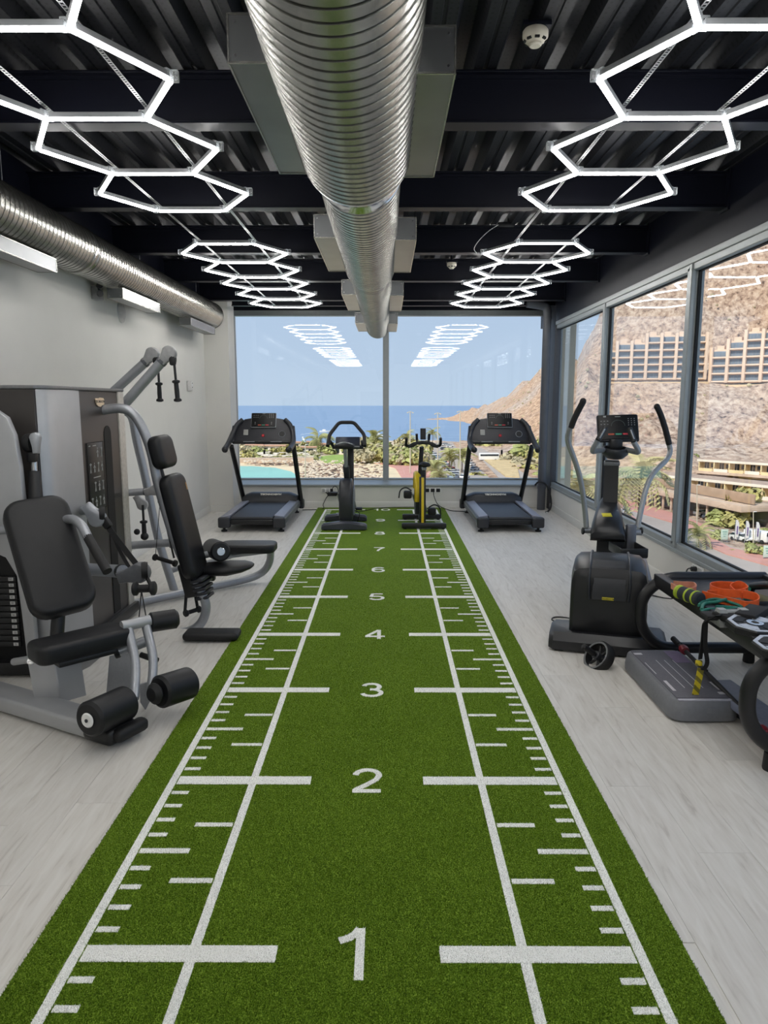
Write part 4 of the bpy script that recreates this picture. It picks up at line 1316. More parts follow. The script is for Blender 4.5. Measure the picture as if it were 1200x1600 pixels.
ic = MB()
for i in range(3):
    for j in range(4):
        ic.rbox(dc + Rd @ Vector((0.085 + 0.024 * i, 0.022 + 0.018 * j, 0.0225)), (0.007, 0.007, 0.002), Rd, bevel=0.0005, seg=1)
    for j in range(2):
        ic.rbox(dc + Rd @ Vector((-0.135 + 0.026 * i, 0.03 + 0.028 * j, 0.0225)), (0.012, 0.005, 0.002), Rd, bevel=0.0005, seg=1)
ic.rbox(dc + Rd @ Vector((0, 0.095, 0.0225)), (0.045, 0.006, 0.002), Rd, bevel=0.0005, seg=1)
ic.rbox(dc + Rd @ Vector((-0.105, 0.098, 0.0225)), (0.022, 0.014, 0.002), Rd, bevel=0.0005, seg=1)
ic.build('button_print', ICONM, dsp)
MB().tube([dc + Rd @ Vector((0.055 * math.cos(a), 0.015 + 0.05 * math.sin(a), 0.022)) for a in [math.pi * k / 12 for k in range(13)]], 0.002, 6).build('dial_print', M('green_grey_print', (70, 84, 80)), dsp)
for x, nm in ((-0.06, 'orange_key'), (0.0, 'green_key'), (0.06, 'red_key')):
    MB().rbox(dc + Rd @ Vector((x, -0.055, 0.0225)), (0.05, 0.014, 0.003), Rd, bevel=0.001, seg=1).build('key', MATS[nm], dsp)
MB().rbox(dc + Rd @ Vector((0, -0.086, 0.016)), (0.26, 0.006, 0.012), Rd, bevel=0.002).build('display_ledge', SILVER, el)
# pedal arm and the tray pedal that shows right of the hood
MB().rbox(P(985, 845, 5.5), (0.075, 0.06, 0.26), bevel=0.012).build('pedal_link', M('dark_silver_frame', (104, 106, 112)), el)
pt = MB()
pc = P(981, 858, 5.35)
pt.rbox(pc + Vector((0, 0, -0.03)), (0.20, 0.30, 0.02), bevel=0.006)
for s in (-1, 1):
    pt.rbox(pc + Vector((s * 0.096, 0, 0.0)), (0.012, 0.30, 0.065), bevel=0.004)
    pt.rbox(pc + Vector((0, s * 0.146, 0.0)), (0.20, 0.012, 0.065), bevel=0.004)
pt.build('pedal', BLACKP, el)
pt = MB()
pc = Vector((1.66, 5.45, 0.30))
pt.rbox(pc + Vector((0, 0, -0.03)), (0.20, 0.36, 0.02), bevel=0.006)
for s in (-1, 1):
    pt.rbox(pc + Vector((s * 0.096, 0, 0.0)), (0.012, 0.36, 0.065), bevel=0.004)
    pt.rbox(pc + Vector((0, s * 0.176, 0.0)), (0.20, 0.012, 0.065), bevel=0.004)
pt.build('pedal', BLACKP, el)
MB().rbox((1.78, 5.55, 0.40), (0.05, 1.1, 0.05), bevel=0.01).build('pedal_rail', M('dark_silver_frame', (104, 106, 112)), el)
MB().rbox((1.62, 5.55, 0.375), (0.05, 0.9, 0.05), bevel=0.01).build('pedal_rail', M('dark_silver_frame', (104, 106, 112)), el)
MB().tube(smooth_path([(1.27, 5.25, 0.02), (1.20, 5.32, 0.006), (1.13, 5.30, 0.006), (1.12, 5.22, 0.006), (1.20, 5.17, 0.006), (1.28, 5.18, 0.01)]), 0.005, 8).build('cable_loop', BLACKCABLE, el)
# the trainer stands turned towards the side windows
_rc = G(944.5, 1016)
T1 = Matrix.Translation((_rc.x, 4.60, 0)) @ Matrix.Rotation(math.radians(-17), 4, 'Z') @ Matrix.Translation((-ex, -4.62, 0))
T2 = Matrix.Translation((ccx, 5.95, 0)) @ Matrix.Rotation(math.radians(-17), 4, 'Z') @ Matrix.Translation((-ccx, -5.95, 0))
for o in el.children:
    b = o.name.split('.')[0]
    if b in ('flywheel_housing', 'housing_band', 'housing_rib', 'logo', 'rear_base', 'foot', 'floor_beam', 'pedal_rail', 'cable_loop') or o.name == 'front_base':
        o.data.transform(T1)
    elif b in ('column', 'column_collar', 'column_hood'):
        o.data.transform(T2)
    elif b == 'badge' and o.data.vertices[0].co.z < 0.5:
        o.data.transform(T1)

# ================================================================== ACCESSORY RACK
RACKM = M('black_rack_tube', (19, 19, 22), 0.38, var=0.10, scale=30, bump=0.02, bscale=300)
rk = thing('accessory_rack', 'black tubular steel accessory rack beside the side windows', 'rack', (2.0, 3.7, 0))
yn, yf = 3.05, 4.42
xf, xb = 1.625, 2.40
def end_loop(y):
    return round_path([(xb, y, 0.560), (xf + 0.14, y, 0.560), (xf, y, 0.44), (xf, y, 0.23), (xf + 0.13, y, 0.095), (xb, y, 0.095)], 0.12, 8)
for y in (yn, yf):
    MB().tube(end_loop(y), 0.036, 16).build('end_loop', RACKM, rk)
    for x in (xf + 0.13, xb - 0.06):
        MB().lathe([(0, 0), (0.034, 0), (0.036, 0.01), (0.032, 0.085), (0, 0.085)], (x, y, 0.0), (0, 0, 1), 18).build('foot', RUBBER, rk)
for x in (xf + 0.10, xb):
    MB().rbox((x, (yn + yf) / 2, 0.545), (0.058, yf - yn, 0.08), bevel=0.006).build('top_rail', RACKM, rk)
MB().rbox(((xf + xb) / 2 + 0.05, (yn + yf) / 2, 0.555), (xb - xf - 0.12, yf - yn - 0.02, 0.014), bevel=0.003).build('top_tray', RACKM, rk)
MB().rbox(((xf + xb) / 2 + 0.05, 3.82, 0.55), (xb - xf - 0.12, 0.03, 0.05), bevel=0.004).build('tray_divider', RACKM, rk)
for y in (yn + 0.05, yf - 0.05):
    MB().rbox((xb - 0.02, y, 0.33), (0.04, 0.04, 0.44), bevel=0.006).build('back_post', RACKM, rk)
MB().tube(round_path([P(1172, 960, 4.0), P(1172, 916, 4.0), P(1205, 914, 3.8), P(1260, 935, 3.6)], 0.05), 0.022, 12).build('hook_arm', RACKM, rk)

# resistance bands, straps and small gear on the tray
ZR = 0.566
def band(name, pts, w, th, mat, label, up=(0, 0, 1)):
    pts = smooth_path(pts, 6)
    n = len(pts)
    rings = []
    for i, p in enumerate(pts):
        t = (pts[min(i + 1, n - 1)] - pts[max(i - 1, 0)]).normalized()
        u = Vector(up)
        u = (u - t * u.dot(t)).normalized()
        s = t.cross(u)
        rings.append([p + u * a * w / 2 + s * b * th / 2 for a, b in ((-1, -1), (-1, 1), (1, 1), (1, -1))])
    o = MB().loft(rings).build(name, mat, None, 40)
    return tag(o, label, 'resistance band')
ORNG = M('orange_latex', (226, 92, 34), 0.55, var=0.08)
TEAL = M('teal_latex', (22, 104, 86), 0.55, var=0.10)
SALM = M('salmon_latex', (206, 138, 112), 0.6, var=0.08)
def R_(u, v, h=0.03):
    return G(u + 9, v - 1, ZR + h * 0.8)
band('resistance_band', [R_(1088, 930), R_(1110, 936), R_(1135, 942), R_(1160, 947), R_(1176, 943, .04), R_(1172, 934, .05), R_(1150, 929, .06), R_(1120, 927, .05), R_(1103, 922, .05), R_(1102, 917, .05), R_(1118, 915, .05), R_(1150, 918, .06), R_(1158, 925, .06), R_(1128, 930, .03), R_(1096, 929, .03)], 0.045, 0.005, ORNG, 'wide bright orange resistance band looped on the rack tray')
band('resistance_band', [R_(1142, 930, .05), R_(1132, 920, .06), R_(1146, 914, .08), R_(1158, 922, .06), R_(1150, 932, .05)], 0.04, 0.005, ORNG, 'small upright orange loop band behind the wide orange band')
def coil(pts, label, r=0.008):
    o = MB().tube(smooth_path(pts, 6), r, 8).build('resistance_tube', TEAL)
    tag(o, label, 'resistance band', 'teal tubes on the rack')
coil([R_(1083, 947, .02), R_(1090, 941, .02), R_(1110, 937, .03), R_(1135, 943, .03), R_(1150, 950, .02), R_(1128, 953, .02), R_(1098, 953, .02), R_(1088, 957, .02), R_(1100, 960, .02)], 'teal rubber exercise tube coiled in front of the orange band')
coil([R_(1087, 953, .03), R_(1092, 944, .03), R_(1112, 941, .04), R_(1130, 937, .04), R_(1150, 941, .03), R_(1172, 950, .02), R_(1160, 953, .02), R_(1135, 950, .02), R_(1110, 949, .03)], 'teal rubber exercise tube lying over the coiled one', 0.009)
band('resistance_band', [R_(1040, 916, .02), R_(1052, 922, .04), R_(1066, 924, .04), R_(1078, 921, .04), R_(1074, 915, .04), R_(1056, 914, .04), R_(1044, 913, .02)], 0.035, 0.006, SALM, 'salmon pink fabric loop band at the far end of the rack tray')
t = thing('massage_roller', 'dark foam massage roller with lime green end on the rack tray', 'foam roller', R_(1065, 930))
a, b = R_(1056, 927, .035), R_(1086, 938, .035)
MB().cyl(a, b, 0.038, 20, 0.006).build('body', M('dark_foam', (34, 40, 46), 0.8, var=0.2, bump=0.2), t)
MB().cyl(a + (a - b).normalized() * 0.035, a, 0.040, 20, 0.012).build('end_cap', M('lime_green_plastic', (160, 180, 40), 0.5), t)
for k in (0.35, 0.7):
    MB().lathe([(0.037, 0), (0.041, 0.004), (0.041, 0.012), (0.037, 0.016)], a.lerp(b, k), b - a, 20).build('ring', M('lime_green_plastic', (160, 180, 40)), t)
t = thing('push_up_handle', 'pale grey push-up bar handle lying in the rack tray', 'push-up bar', R_(1135, 957))
GRYH = M('pale_grey_plastic2', (150, 152, 150), 0.5)
a, b = R_(1118, 958, .06), R_(1152, 958, .06)
MB().tube([a, b], 0.016, 12).build('grip', GRYH, t)
for p in (a, b):
    MB().loft([[p + Vector((x, y, z)) for x, y in ((-w, -d), (w, -d), (w, d), (-w, d))] for z, w, d in ((-0.06, 0.03, 0.06), (-0.02, 0.024, 0.035), (0.02, 0.018, 0.02))]).build('stand', GRYH, t)
# suspension strap hanging over the front rail
t = thing('suspension_strap', 'black and yellow suspension strap hanging over the rack rail', 'suspension strap', P(1098, 1000, 3.62))
BLKS = M('black_webbing', (20, 20, 21), 0.8, var=0.2, scale=120)
def ribbon(pts, w, th, side=(1, 0, 0)):
    pts = smooth_path(pts, 5)
    n = len(pts)
    rings = []
    for i, p in enumerate(pts):
        tt = (pts[min(i + 1, n - 1)] - pts[max(i - 1, 0)]).normalized()
        s = Vector(side); s = (s - tt * s.dot(tt)).normalized()
        u = tt.cross(s)
        rings.append([p + s * a * w / 2 + u * b * th / 2 for a, b in ((-1, -1), (1, -1), (1, 1), (-1, 1))])
    return MB().loft(rings)
YS = 3.60
ribbon([R_(1140, 962, .05), R_(1120, 962, .05), R_(1104, 966, .05), P(1101, 975, YS), P(1098, 1000, YS), P(1094, 1030, YS)], 0.03, 0.005, (1, 0.6, 0)).build('webbing', BLKS, t)
ribbon([P(1103, 970, YS - .02), P(1102, 1010, YS - .02), P(1105, 1035, YS - .02), P(1099, 1047, YS - .02)], 0.022, 0.004).build('webbing', BLKS, t)
YST = bpy.data.materials.new('yellow_black_webbing')
YST.use_nodes = True
_y = YST.node_tree
_w = _y.nodes.new('ShaderNodeTexWave'); _w.inputs['Scale'].default_value = 11; _w.bands_direction = 'DIAGONAL'
_t = _y.nodes.new('ShaderNodeTexCoord'); _y.links.new(_t.outputs['Object'], _w.inputs[0])
_rr = _y.nodes.new('ShaderNodeValToRGB'); _rr.color_ramp.interpolation = 'CONSTANT'
_rr.color_ramp.elements[0].color = (*lin((206, 186, 36)), 1); _rr.color_ramp.elements[1].position = 0.55; _rr.color_ramp.elements[1].color = (*lin((120, 112, 40)), 1)
_y.links.new(_w.outputs[0], _rr.inputs[0]); _y.links.new(_rr.outputs[0], _y.nodes['Principled BSDF'].inputs['Base Color'])
_y.nodes['Principled BSDF'].inputs['Roughness'].default_value = 0.7
ribbon([P(1095, 1044, YS), P(1092, 1060, YS), P(1086, 1087, YS)], 0.034, 0.006).build('striped_tail', YST, t)
MB().rbox(P(1092, 1036, YS), (0.034, 0.018, 0.03), bevel=0.005).build('buckle', YST, t)
MB().rbox(P(1100, 1046, YS), (0.04, 0.02, 0.012), Matrix.Rotation(0.3, 3, 'Y'), bevel=0.004).build('buckle_bar', BLKS, t)
t = thing('folded_strap', 'folded black webbing strap lying on the rack rail behind the weight plate', 'strap', R_(1125, 965))
for k, (u, v, w, h) in enumerate(((1112, 963, .14, .025), (1138, 962, .20, .035), (1166, 960, .22, .045))):
    MB().rbox(R_(u, v, .03 + .012 * k), (w, 0.10, h), Matrix.Rotation(0.4 * k, 3, 'Z'), bevel=0.008).build('fold', BLKS, t)
# octagonal weight plates
def plate(c, R0, nrm, label):
    t = thing('weight_plate', label, 'weight plate', c, 'octagonal plates on the rack')
    nrm = Vector(nrm).normalized()
    R = frame(nrm, (1, 0, 0))
    c = Vector(c)
    def oct_(r, h):
        return [c + R @ Vector((r * math.cos(math.radians(22.5 + 45 * k)), r * math.sin(math.radians(22.5 + 45 * k)), h)) for k in range(8)]
    MB().loft([oct_(R0 * 0.94, -0.022), oct_(R0, -0.014), oct_(R0, 0.010), oct_(R0 * 0.96, 0.016)]).build('body', RUBBER, t, 20)
    pm = M('plate_silver_print', (196, 198, 202), 0.3, 0.5)
    MB().loft([oct_(R0 * 0.95, 0.0158), oct_(R0 * 0.95, 0.019), oct_(R0 * 0.80, 0.019), oct_(R0 * 0.80, 0.0158)], False).build('rim_print', pm, t, 20)
    MB().lathe([(R0 * 0.30, 0.016), (R0 * 0.30, 0.022), (R0 * 0.14, 0.022), (R0 * 0.14, 0.0)], c, nrm, 28).build('hub', CHROME, t)
    for k in range(4):
        a0 = 90 * k + 14
        m = MB()
        ang = [math.radians(a0 + 62 * j / 8) for j in range(9)]
        outer = [c + R @ Vector((R0 * 0.74 * math.cos(a), R0 * 0.74 * math.sin(a), 0.0162)) for a in ang]
        inner = [c + R @ Vector((R0 * 0.40 * math.cos(a), R0 * 0.40 * math.sin(a), 0.0162)) for a in reversed(ang)]
        m.prism(outer + inner, nrm * 0.003)
        m.build('spoke_print', pm if k % 2 == 0 else M('dark_hole', (12, 12, 12), 0.6), t)
    return t
plate(R_(1170, 980, .035), 0.128, (0.03, -0.06, 1), 'octagonal black and silver weight plate lying flat, further from the camera')
plate(R_(1214, 1014, .035), 0.125, (0.0, -0.05, 1), 'octagonal black and silver weight plate at the right edge of the picture')
t = thing('ankle_weight', 'khaki padded ankle weight draped over the rack hook', 'ankle weight', R_(1190, 945))
MB().rbox(P(1192, 950, 3.85), (0.16, 0.07, 0.14), Matrix.Rotation(0.3, 3, 'Y'), bevel=0.03, seg=4).build('pad', M('khaki_fabric', (110, 104, 78), 0.85, var=0.15), t)
ribbon([P(1170, 915, 3.98), P(1166, 935, 3.9), P(1172, 950, 3.88)], 0.03, 0.006).build('strap', TEAL, t)

# long bars under the rack
def barbell(a, b, label, collars):
    t = thing('padded_bar', label, 'exercise bar', (Vector(a) + Vector(b)) / 2, 'bars under the rack')
    a, b = Vector(a), Vector(b)
    MB().tube([a, b], 0.013, 12).build('shaft', M('black_bar_foam', (28, 28, 30), 0.6), t)
    d = (b - a).normalized()
    L = (b - a).length
    for k in collars:
        MB().lathe([(0.013, -0.03), (0.024, -0.025), (0.028, 0), (0.024, 0.025), (0.013, 0.03)], a + d * L * k, d, 18).build('collar', M('dark_red_collar', (120, 26, 40), 0.45), t)
    for k in (0.0, 0.93):
        MB().tube([a + d * L * k, a + d * L * (k + 0.07)], 0.018, 12).build('end_grip', RUBBER, t)
    return t
barbell(P(1052, 998, 4.35), P(1245, 1195, 2.95), 'slim black exercise bar with dark red collars leaning across the step', (0.12, 0.80))
t = thing('folding_bench', 'grey padded bench lying low under the rack', 'bench', G(1170, 1110))
a, b = G(1120, 1068, 0.10), G(1260, 1170, 0.10)
d = (b - a); d.z = 0
R = frame((0, 0, 1), d.normalized())
MB().rbox((a + b) / 2, (d.length, 0.16, 0.05), R, bevel=0.012).build('pad', M('grey_blue_vinyl', (108, 114, 132), 0.5), t)
MB().rbox((a + b) / 2 + Vector((0, 0, -0.05)), (d.length * 0.96, 0.08, 0.05), R, bevel=0.008).build('rail', RACKM, t)
for k in (0.06, 0.94):
    MB().rbox(a.lerp(b, k) + Vector((0, 0, -0.07)), (0.05, 0.22, 0.045), R, bevel=0.006).build('foot', RUBBER, t)

# ================================================================== AEROBIC STEP
stp = thing('aerobic_step', 'grey plastic aerobic step platform on the floor under the rack', 'step platform', (1.7, 3.9, 0))
STEPM = M('grey_step_plastic', (112, 114, 119), 0.55, var=0.06, scale=50, bump=0.08, bscale=300)
x0, x1, y0, y1 = 1.50, 1.845, 3.53, 4.31
m = MB()
def rr(x0, x1, y0, y1, z, r, n=4):
    out = []
    for cx_, cy_, a0 in ((x1 - r, y1 - r, 0), (x0 + r, y1 - r, 90), (x0 + r, y0 + r, 180), (x1 - r, y0 + r, 270)):
        for k in range(n + 1):
            a = math.radians(a0 + 90 * k / n)
            out.append((cx_ + r * math.cos(a), cy_ + r * math.sin(a), z))
    return out
m.loft([rr(x0 - .01, x1 + .01, y0 - .01, y1 + .01, 0.012, 0.07), rr(x0 - .012, x1 + .012, y0 - .012, y1 + .012, 0.05, 0.07), rr(x0, x1, y0, y1, 0.112, 0.06), rr(x0 + .008, x1 - .008, y0 + .008, y1 - .008, 0.12, 0.055)])
m.build('body', STEPM, stp, 40)
STOP = M('dark_step_mat', (92, 92, 100), 0.7, var=0.10, scale=90, bump=0.15, bscale=600)
mt = MB().rbox(((x0 + x1) / 2, (y0 + y1) / 2, 0.122), (x1 - x0 - 0.05, y1 - y0 - 0.06, 0.006), bevel=0.002).build('mat', STOP, stp)
VIO = M('violet_step_print', (116, 104, 132), 0.7, var=0.08)
MB().rbox((x1 - 0.075, 4.17, 0.1256), (0.09, 0.20, 0.0012), bevel=0.0003, seg=1).build('violet_patch', VIO, mt)
STG = M('grey_step_print', (186, 186, 192), 0.6)
for (xx, yy, w, h) in ((x0 + 0.05, 4.22, 0.05, 0.03), (x1 - 0.05, 3.62, 0.05, 0.03), (x0 + 0.05, 3.72, 0.018, 0.14), (x1 - 0.05, 3.72, 0.01, 0.11), (x0 + 0.04, 3.98, 0.005, 0.18), (x0 + 0.12, 3.9, 0.004, 0.42), (x0 + 0.17, 3.9, 0.004, 0.42), (x0 + 0.22, 3.9, 0.004, 0.42)):
    MB().rbox((xx, yy, 0.1258), (w, h, 0.0012), bevel=0.0003, seg=1).build('print', STG, mt)
MB().rbox(((x0 + x1) / 2, y0 + 0.012, 0.121), (x1 - x0 - 0.05, 0.02, 0.008), bevel=0.003).build('front_lip', M('pale_step_lip', (172, 172, 184), 0.5), stp)
MB().rbox(((x0 + x1) / 2 + 0.02, y0 - 0.008, 0.062), (0.05, 0.006, 0.045), bevel=0.002).build('recess_square', STEPM, stp)
for (xx, yy) in ((x0 + .07, y0 + .07), (x1 - .07, y0 + .07), (x0 + .07, y1 - .07), (x1 - .07, y1 - .07)):
    MB().cyl((xx, yy, 0), (xx, yy, 0.02), 0.04, 16).build('foot', RUBBER, stp)

# ================================================================== AB WHEEL
t = thing('ab_wheel', 'black ab roller wheel with handles lying on the floor by the trainer', 'ab roller', G(944, 1045))
wc = P(935, 1027, 4.33)
axd = (P(966, 1043, 4.40) - P(912, 1005, 4.30)).normalized()
wc = P(936, 1027, 4.36)
MB().lathe([(0.080, -0.030), (0.097, -0.032), (0.104, -0.022), (0.104, 0.022), (0.097, 0.032), (0.080, 0.030), (0.077, 0.0), (0.080, -0.030)], wc, axd, 36).build('tyre', RUBBER, t)
for k in range(6):
    a = 2 * math.pi * k / 6
    R = frame(axd)
    dd = R @ Vector((math.cos(a), math.sin(a), 0))
    MB().tube([wc + dd * 0.02, wc + dd * 0.080], 0.009, 8).build('spoke', BLACKP, t)
MB().cyl(wc - axd * 0.04, wc + axd * 0.04, 0.028, 18, 0.004).build('hub', CHAR, t)
R = frame(axd)
MB().lathe([(0.082, -0.032), (0.093, -0.032), (0.093, -0.035), (0.082, -0.035)], wc, axd, 36).build('rim_ring', M('grey_rim', (120, 122, 124), 0.3, 0.5), t)
for s in (-1, 1):
    prof = [(0.012, 0.03), (0.014, 0.05)]
    for k in range(5):
        prof += [(0.019, 0.056 + 0.018 * k), (0.016, 0.066 + 0.018 * k)]
    prof += [(0.019, 0.15), (0.012, 0.158), (0, 0.158)]
    MB().lathe(prof, wc, axd * s, 16).build('handle', RUBBER, t)
# ================================================================== MULTI-STATION WEIGHT MACHINE
mg = thing('multi_gym', 'silver and dark grey multi-station weight machine against the left wall', 'weight machine', (-2.0, 4.8, 0))
BLK = M('matt_black_frame', (17, 17, 19), 0.45, var=0.1)
# tower shell
TX = -2.0
def tower_part(name, pts, mat, z0=0.10, z1=1.735):
    """plan outline (x, y) extruded upwards"""
    return MB().prism([(x, y, z0) for x, y in pts], (0, 0, z1 - z0), bevel=0.006).build(name, mat, mg)
MB().box(-2.66, TX - 0.04, 4.26, 5.46, 0.06, 1.72).build('tower_core', BLK, mg)
tower_part('front_panel', [(-2.66, 4.20), (TX - 0.055, 4.20), (TX - 0.03, 4.235), (TX - 0.06, 4.27), (-2.66, 4.27)], DARKPANEL, 0.12)
cur = [(TX - 0.045, 4.205), (TX - 0.02, 4.225), (TX - 0.004, 4.27), (TX + 0.004, 4.35), (TX + 0.006, 4.5), (TX + 0.002, 4.69), (TX - 0.05, 4.69), (TX - 0.06, 4.26)]
tower_part('silver_panel', cur, SILVER2, 0.04)
tower_part('side_panel', [(TX - 0.006, 4.70), (TX - 0.004, 5.36), (TX - 0.06, 5.36), (TX - 0.06, 4.70)], DARKPANEL, 0.06)
tower_part('edge_trim', [(TX + 0.004, 5.365), (TX + 0.006, 5.47), (TX - 0.06, 5.49), (TX - 0.06, 5.365)], M('warm_silver_trim', (196, 192, 184), 0.4, 0.3), 0.04)
MB().prism([(x, y, 1.735) for x, y in ((-2.66, 4.195), (TX - 0.05, 4.195), (TX - 0.005, 4.24), (TX + 0.008, 4.35), (TX + 0.006, 5.48), (-2.66, 5.49))], (0, 0, 0.022), bevel=0.006).build('top_cap', M('grey_top_cap', (120, 120, 122), 0.4, 0.3), mg)
# slot, chart and badge on the side panel
MB().prism([(TX - 0.006, y, z) for y, z in [(5.075, 0.12), (5.20, 0.12)] + [(5.1375 + 0.0625 * math.cos(a), 1.43 + 0.0625 * math.sin(a)) for a in [math.pi * k / 10 for k in range(11)]]], (0.0055, 0, 0)).build('cable_slot', M('black_void', (6, 6, 7), 0.7), mg)
ch = MB().rbox((TX - 0.002, 4.90, 1.155), (0.008, 0.265, 0.46), bevel=0.003).build('exercise_chart', M('dark_chart', (38, 37, 36), 0.35), mg)
rim = MB()
for a, b, c, d in ((4.765, 5.035, 1.385, 1.389), (4.765, 5.035, 0.921, 0.925), (4.765, 4.769, 0.921, 1.389), (5.031, 5.035, 0.921, 1.389)):
    rim.box(TX + 0.0015, TX + 0.003, a, b, c, d)
rim.build('chart_border', M('black_void', (6, 6, 7)), ch)
ic = MB()
def figure(y, z, s, arms):
    x = TX + 0.003
    ic.sphere((x, y, z + 0.030 * s), 0.005 * s, 8, 6, (0.2, 1, 1))
    for (a, b) in (((0, 0.022), (0, 0.0)), ((0, 0.0), (-0.008, -0.024)), ((0, 0.0), (0.008, -0.024)), ((0, 0.018), (arms[0], arms[1])), ((0, 0.018), (-arms[0], arms[1]))):
        ic.tube([(x, y + a[0] * s, z + a[1] * s), (x, y + b[0] * s, z + b[1] * s)], 0.0022 * s, 5)
for r_, z in enumerate((1.31, 1.21, 1.08, 0.975)):
    for k in range(4):
        if (r_, k) in ((0, 0), (0, 1), (2, 0)):
            continue
        figure(4.80 + 0.065 * k, z, 1.15, ((0.012, 0.03) if (r_ + k) % 2 else (0.014, 0.004)))
ic.build('chart_figures', ICONM, ch)
tl = MB()
for y, z, w in ((4.80, 1.365, 0.03), (4.88, 1.365, 0.06), (4.90, 1.148, 0.12)):
    tl.rbox((TX + 0.003, y, z), (0.002, w, 0.007), bevel=0.0005, seg=1)
tl.build('chart_caption', ICONM, ch)
bdg = MB().prism([(TX - 0.003, 5.03 + a * 0.075, 1.658 + b * 0.032) for a, b in ((-1, 0.5), (-0.9, 0.85), (-0.2, 0.85), (0.0, 1.0), (0.8, 0.9), (1, 0.4), (0.9, -0.5), (0.3, -0.75), (0.1, -1), (-0.4, -0.9), (-0.8, -0.5))], (0.006, 0, 0)).build('badge', M('cream_badge', (232, 206, 176), 0.5), mg)
text_part('TECHNOGYM', 0.024, M('dark_print', (20, 20, 20)), bdg, (TX + 0.0035, 5.03, 1.662), (0, 1, 0), (0, 0, 1), 'logo', 0.0004, 0.0004)
# weight stack in the front opening
MB().rbox((-2.42, 4.197, 0.55), (0.44, 0.012, 0.92), bevel=0.004).build('stack_opening', M('black_void', (6, 6, 7)), mg)
for k in range(12):
    z = 0.20 + 0.037 * k
    w = MB().rbox((-2.40, 4.185, z), (0.34, 0.03, 0.033), bevel=0.003).build('weight_plate', BLK, mg)
    MB().rbox((-2.258, 4.169, z), (0.030, 0.003, 0.020), bevel=0.0008, seg=1).build('number_tab', M('white_number_tab', (190, 190, 188), 0.5), w)
    text_part(str(5 * (k + 1)), 0.017, M('dark_print', (20, 20, 20)), w, (-2.258, 4.167, z), (1, 0, 0), (0, 0, 1), 'number', 0.0003)
# upper pulley arms with heads and hanging grips
def paddle(c, L, w, d, th, mat, nm, par):
    """rounded teardrop head: c centre, d axis direction, in the plane of the picture"""
    d = Vector(d).normalized()
    n_ = Vector((0.15, -1, 0.05)).normalized()
    n_ = (n_ - d * n_.dot(d)).normalized()
    s = d.cross(n_)
    pts = []
    for k in range(9):
        a = math.radians(-90 + 180 * k / 8)
        pts.append(Vector(c) + d * (L * 0.25 + w * math.cos(a)) + s * w * math.sin(a))
    pts += [Vector(c) - d * L * 0.2 + s * w * 0.62, Vector(c) - d * L * 0.5 + s * w * 0.55, Vector(c) - d * L * 0.5 - s * w * 0.55, Vector(c) - d * L * 0.2 - s * w * 0.62]
    return MB().prism([p - n_ * th / 2 for p in pts], n_ * th, bevel=th * 0.2).build(nm, mat, par)
def grip_handle(top, bot, nm='grip_handle'):
    top, bot = Vector(top), Vector(bot)
    d = bot - top
    h = MB().tube([top, top + d * 0.45], 0.010, 8).build('strap', BLK, mg)
    g = MB()
    L = d.length
    dn = d.normalized()
    g.lathe([(0, 0), (0.013, 0.0), (0.030, 0.006), (0.030, 0.020), (0.017, 0.028), (0.019, 0.09), (0.018, L * 0.55 - 0.03), (0.030, L * 0.55 - 0.02), (0.030, L * 0.55 - 0.006), (0.012, L * 0.55), (0, L * 0.55)], top + d * 0.45, dn, 16)
    g.build(nm, RUBBER, mg)
for (u0, v0, u1, v1, Y, ht, hb) in ((185, 642, 252, 566, 5.62, (272, 565), (278, 628)), (150, 637, 226, 567, 6.15, (247, 572), (250, 628))):
    a, b = P(u0, v0, Y), P(u1, v1, Y)
    MB().tube([a, b], 0.038, 18).build('pulley_arm', SILVER, mg)
    d = (b - a).normalized()
    MB().tube([b - d * 0.008, b + d * 0.02], 0.042, 18).build('arm_collar', M('dark_silver_frame', (104, 106, 112)), mg)
    hc = P(u1 + 8, v1 - 9, Y)
    paddle(hc, 0.13, 0.058, Vector((0.55, 0, 0.6)), 0.075, M('grey_head_plastic', (150, 150, 150), 0.45), 'pulley_head', mg)
    t0 = P(ht[0], ht[1], Y - 0.02)
    MB().lathe([(0, -0.02), (0.035, -0.02), (0.04, 0), (0.035, 0.02), (0, 0.02)], P(u1 + 18, v1 - 5, Y), (1, 0, 0), 18).build('pulley_wheel', RUBBER, mg)
    MB().rbox(t0 + Vector((-0.01, 0, 0.0)), (0.05, 0.04, 0.06), bevel=0.015).build('handle_joint', RUBBER, mg)
    grip_handle(t0, P(hb[0], hb[1], Y - 0.02))
# rear reclining station: main frame tube from tower to floor, at Y 5.05..5.45
YA = 5.10
main = [P(158, 641, YA), P(186, 638, YA), P(206, 645, YA), P(222, 668, YA), P(236, 705, YA), P(248, 760, YA), P(272, 840, YA), P(298, 900, YA), P(316, 928, YA), P(322, 950, YA), P(315, 972, YA), P(298, 985, YA), P(270, 989, YA), P(205, 990, YA)]
MB().tube(smooth_path(main, 6), 0.034, 16, flat=1.0).build('main_frame', SILVER, mg)
MB().lathe([(0, 0), (0.034, 0), (0.034, 0.05), (0, 0.05)], P(157, 641, YA) , (-1, 0, 0), 18).build('frame_socket', M('dark_silver_frame', (104, 106, 112)), mg)
YBk = 6.2
MB().tube(smooth_path([P(190, 640, YBk), P(206, 652, YBk), P(214, 690, YBk), P(228, 750, YBk), P(247, 840, YBk), P(273, 925, YBk)], 6), 0.036, 16).build('rear_frame', SILVER, mg)
MB().tube(smooth_path([G(205, 944, 0.045), G(260, 932, 0.045), G(330, 917, 0.045), G(385, 905, 0.05), P(410, 894, 6.45), P(421, 878, 6.4), P(423, 858, 6.35)], 6), 0.034, 16).build('bench_frame', SILVER, mg)
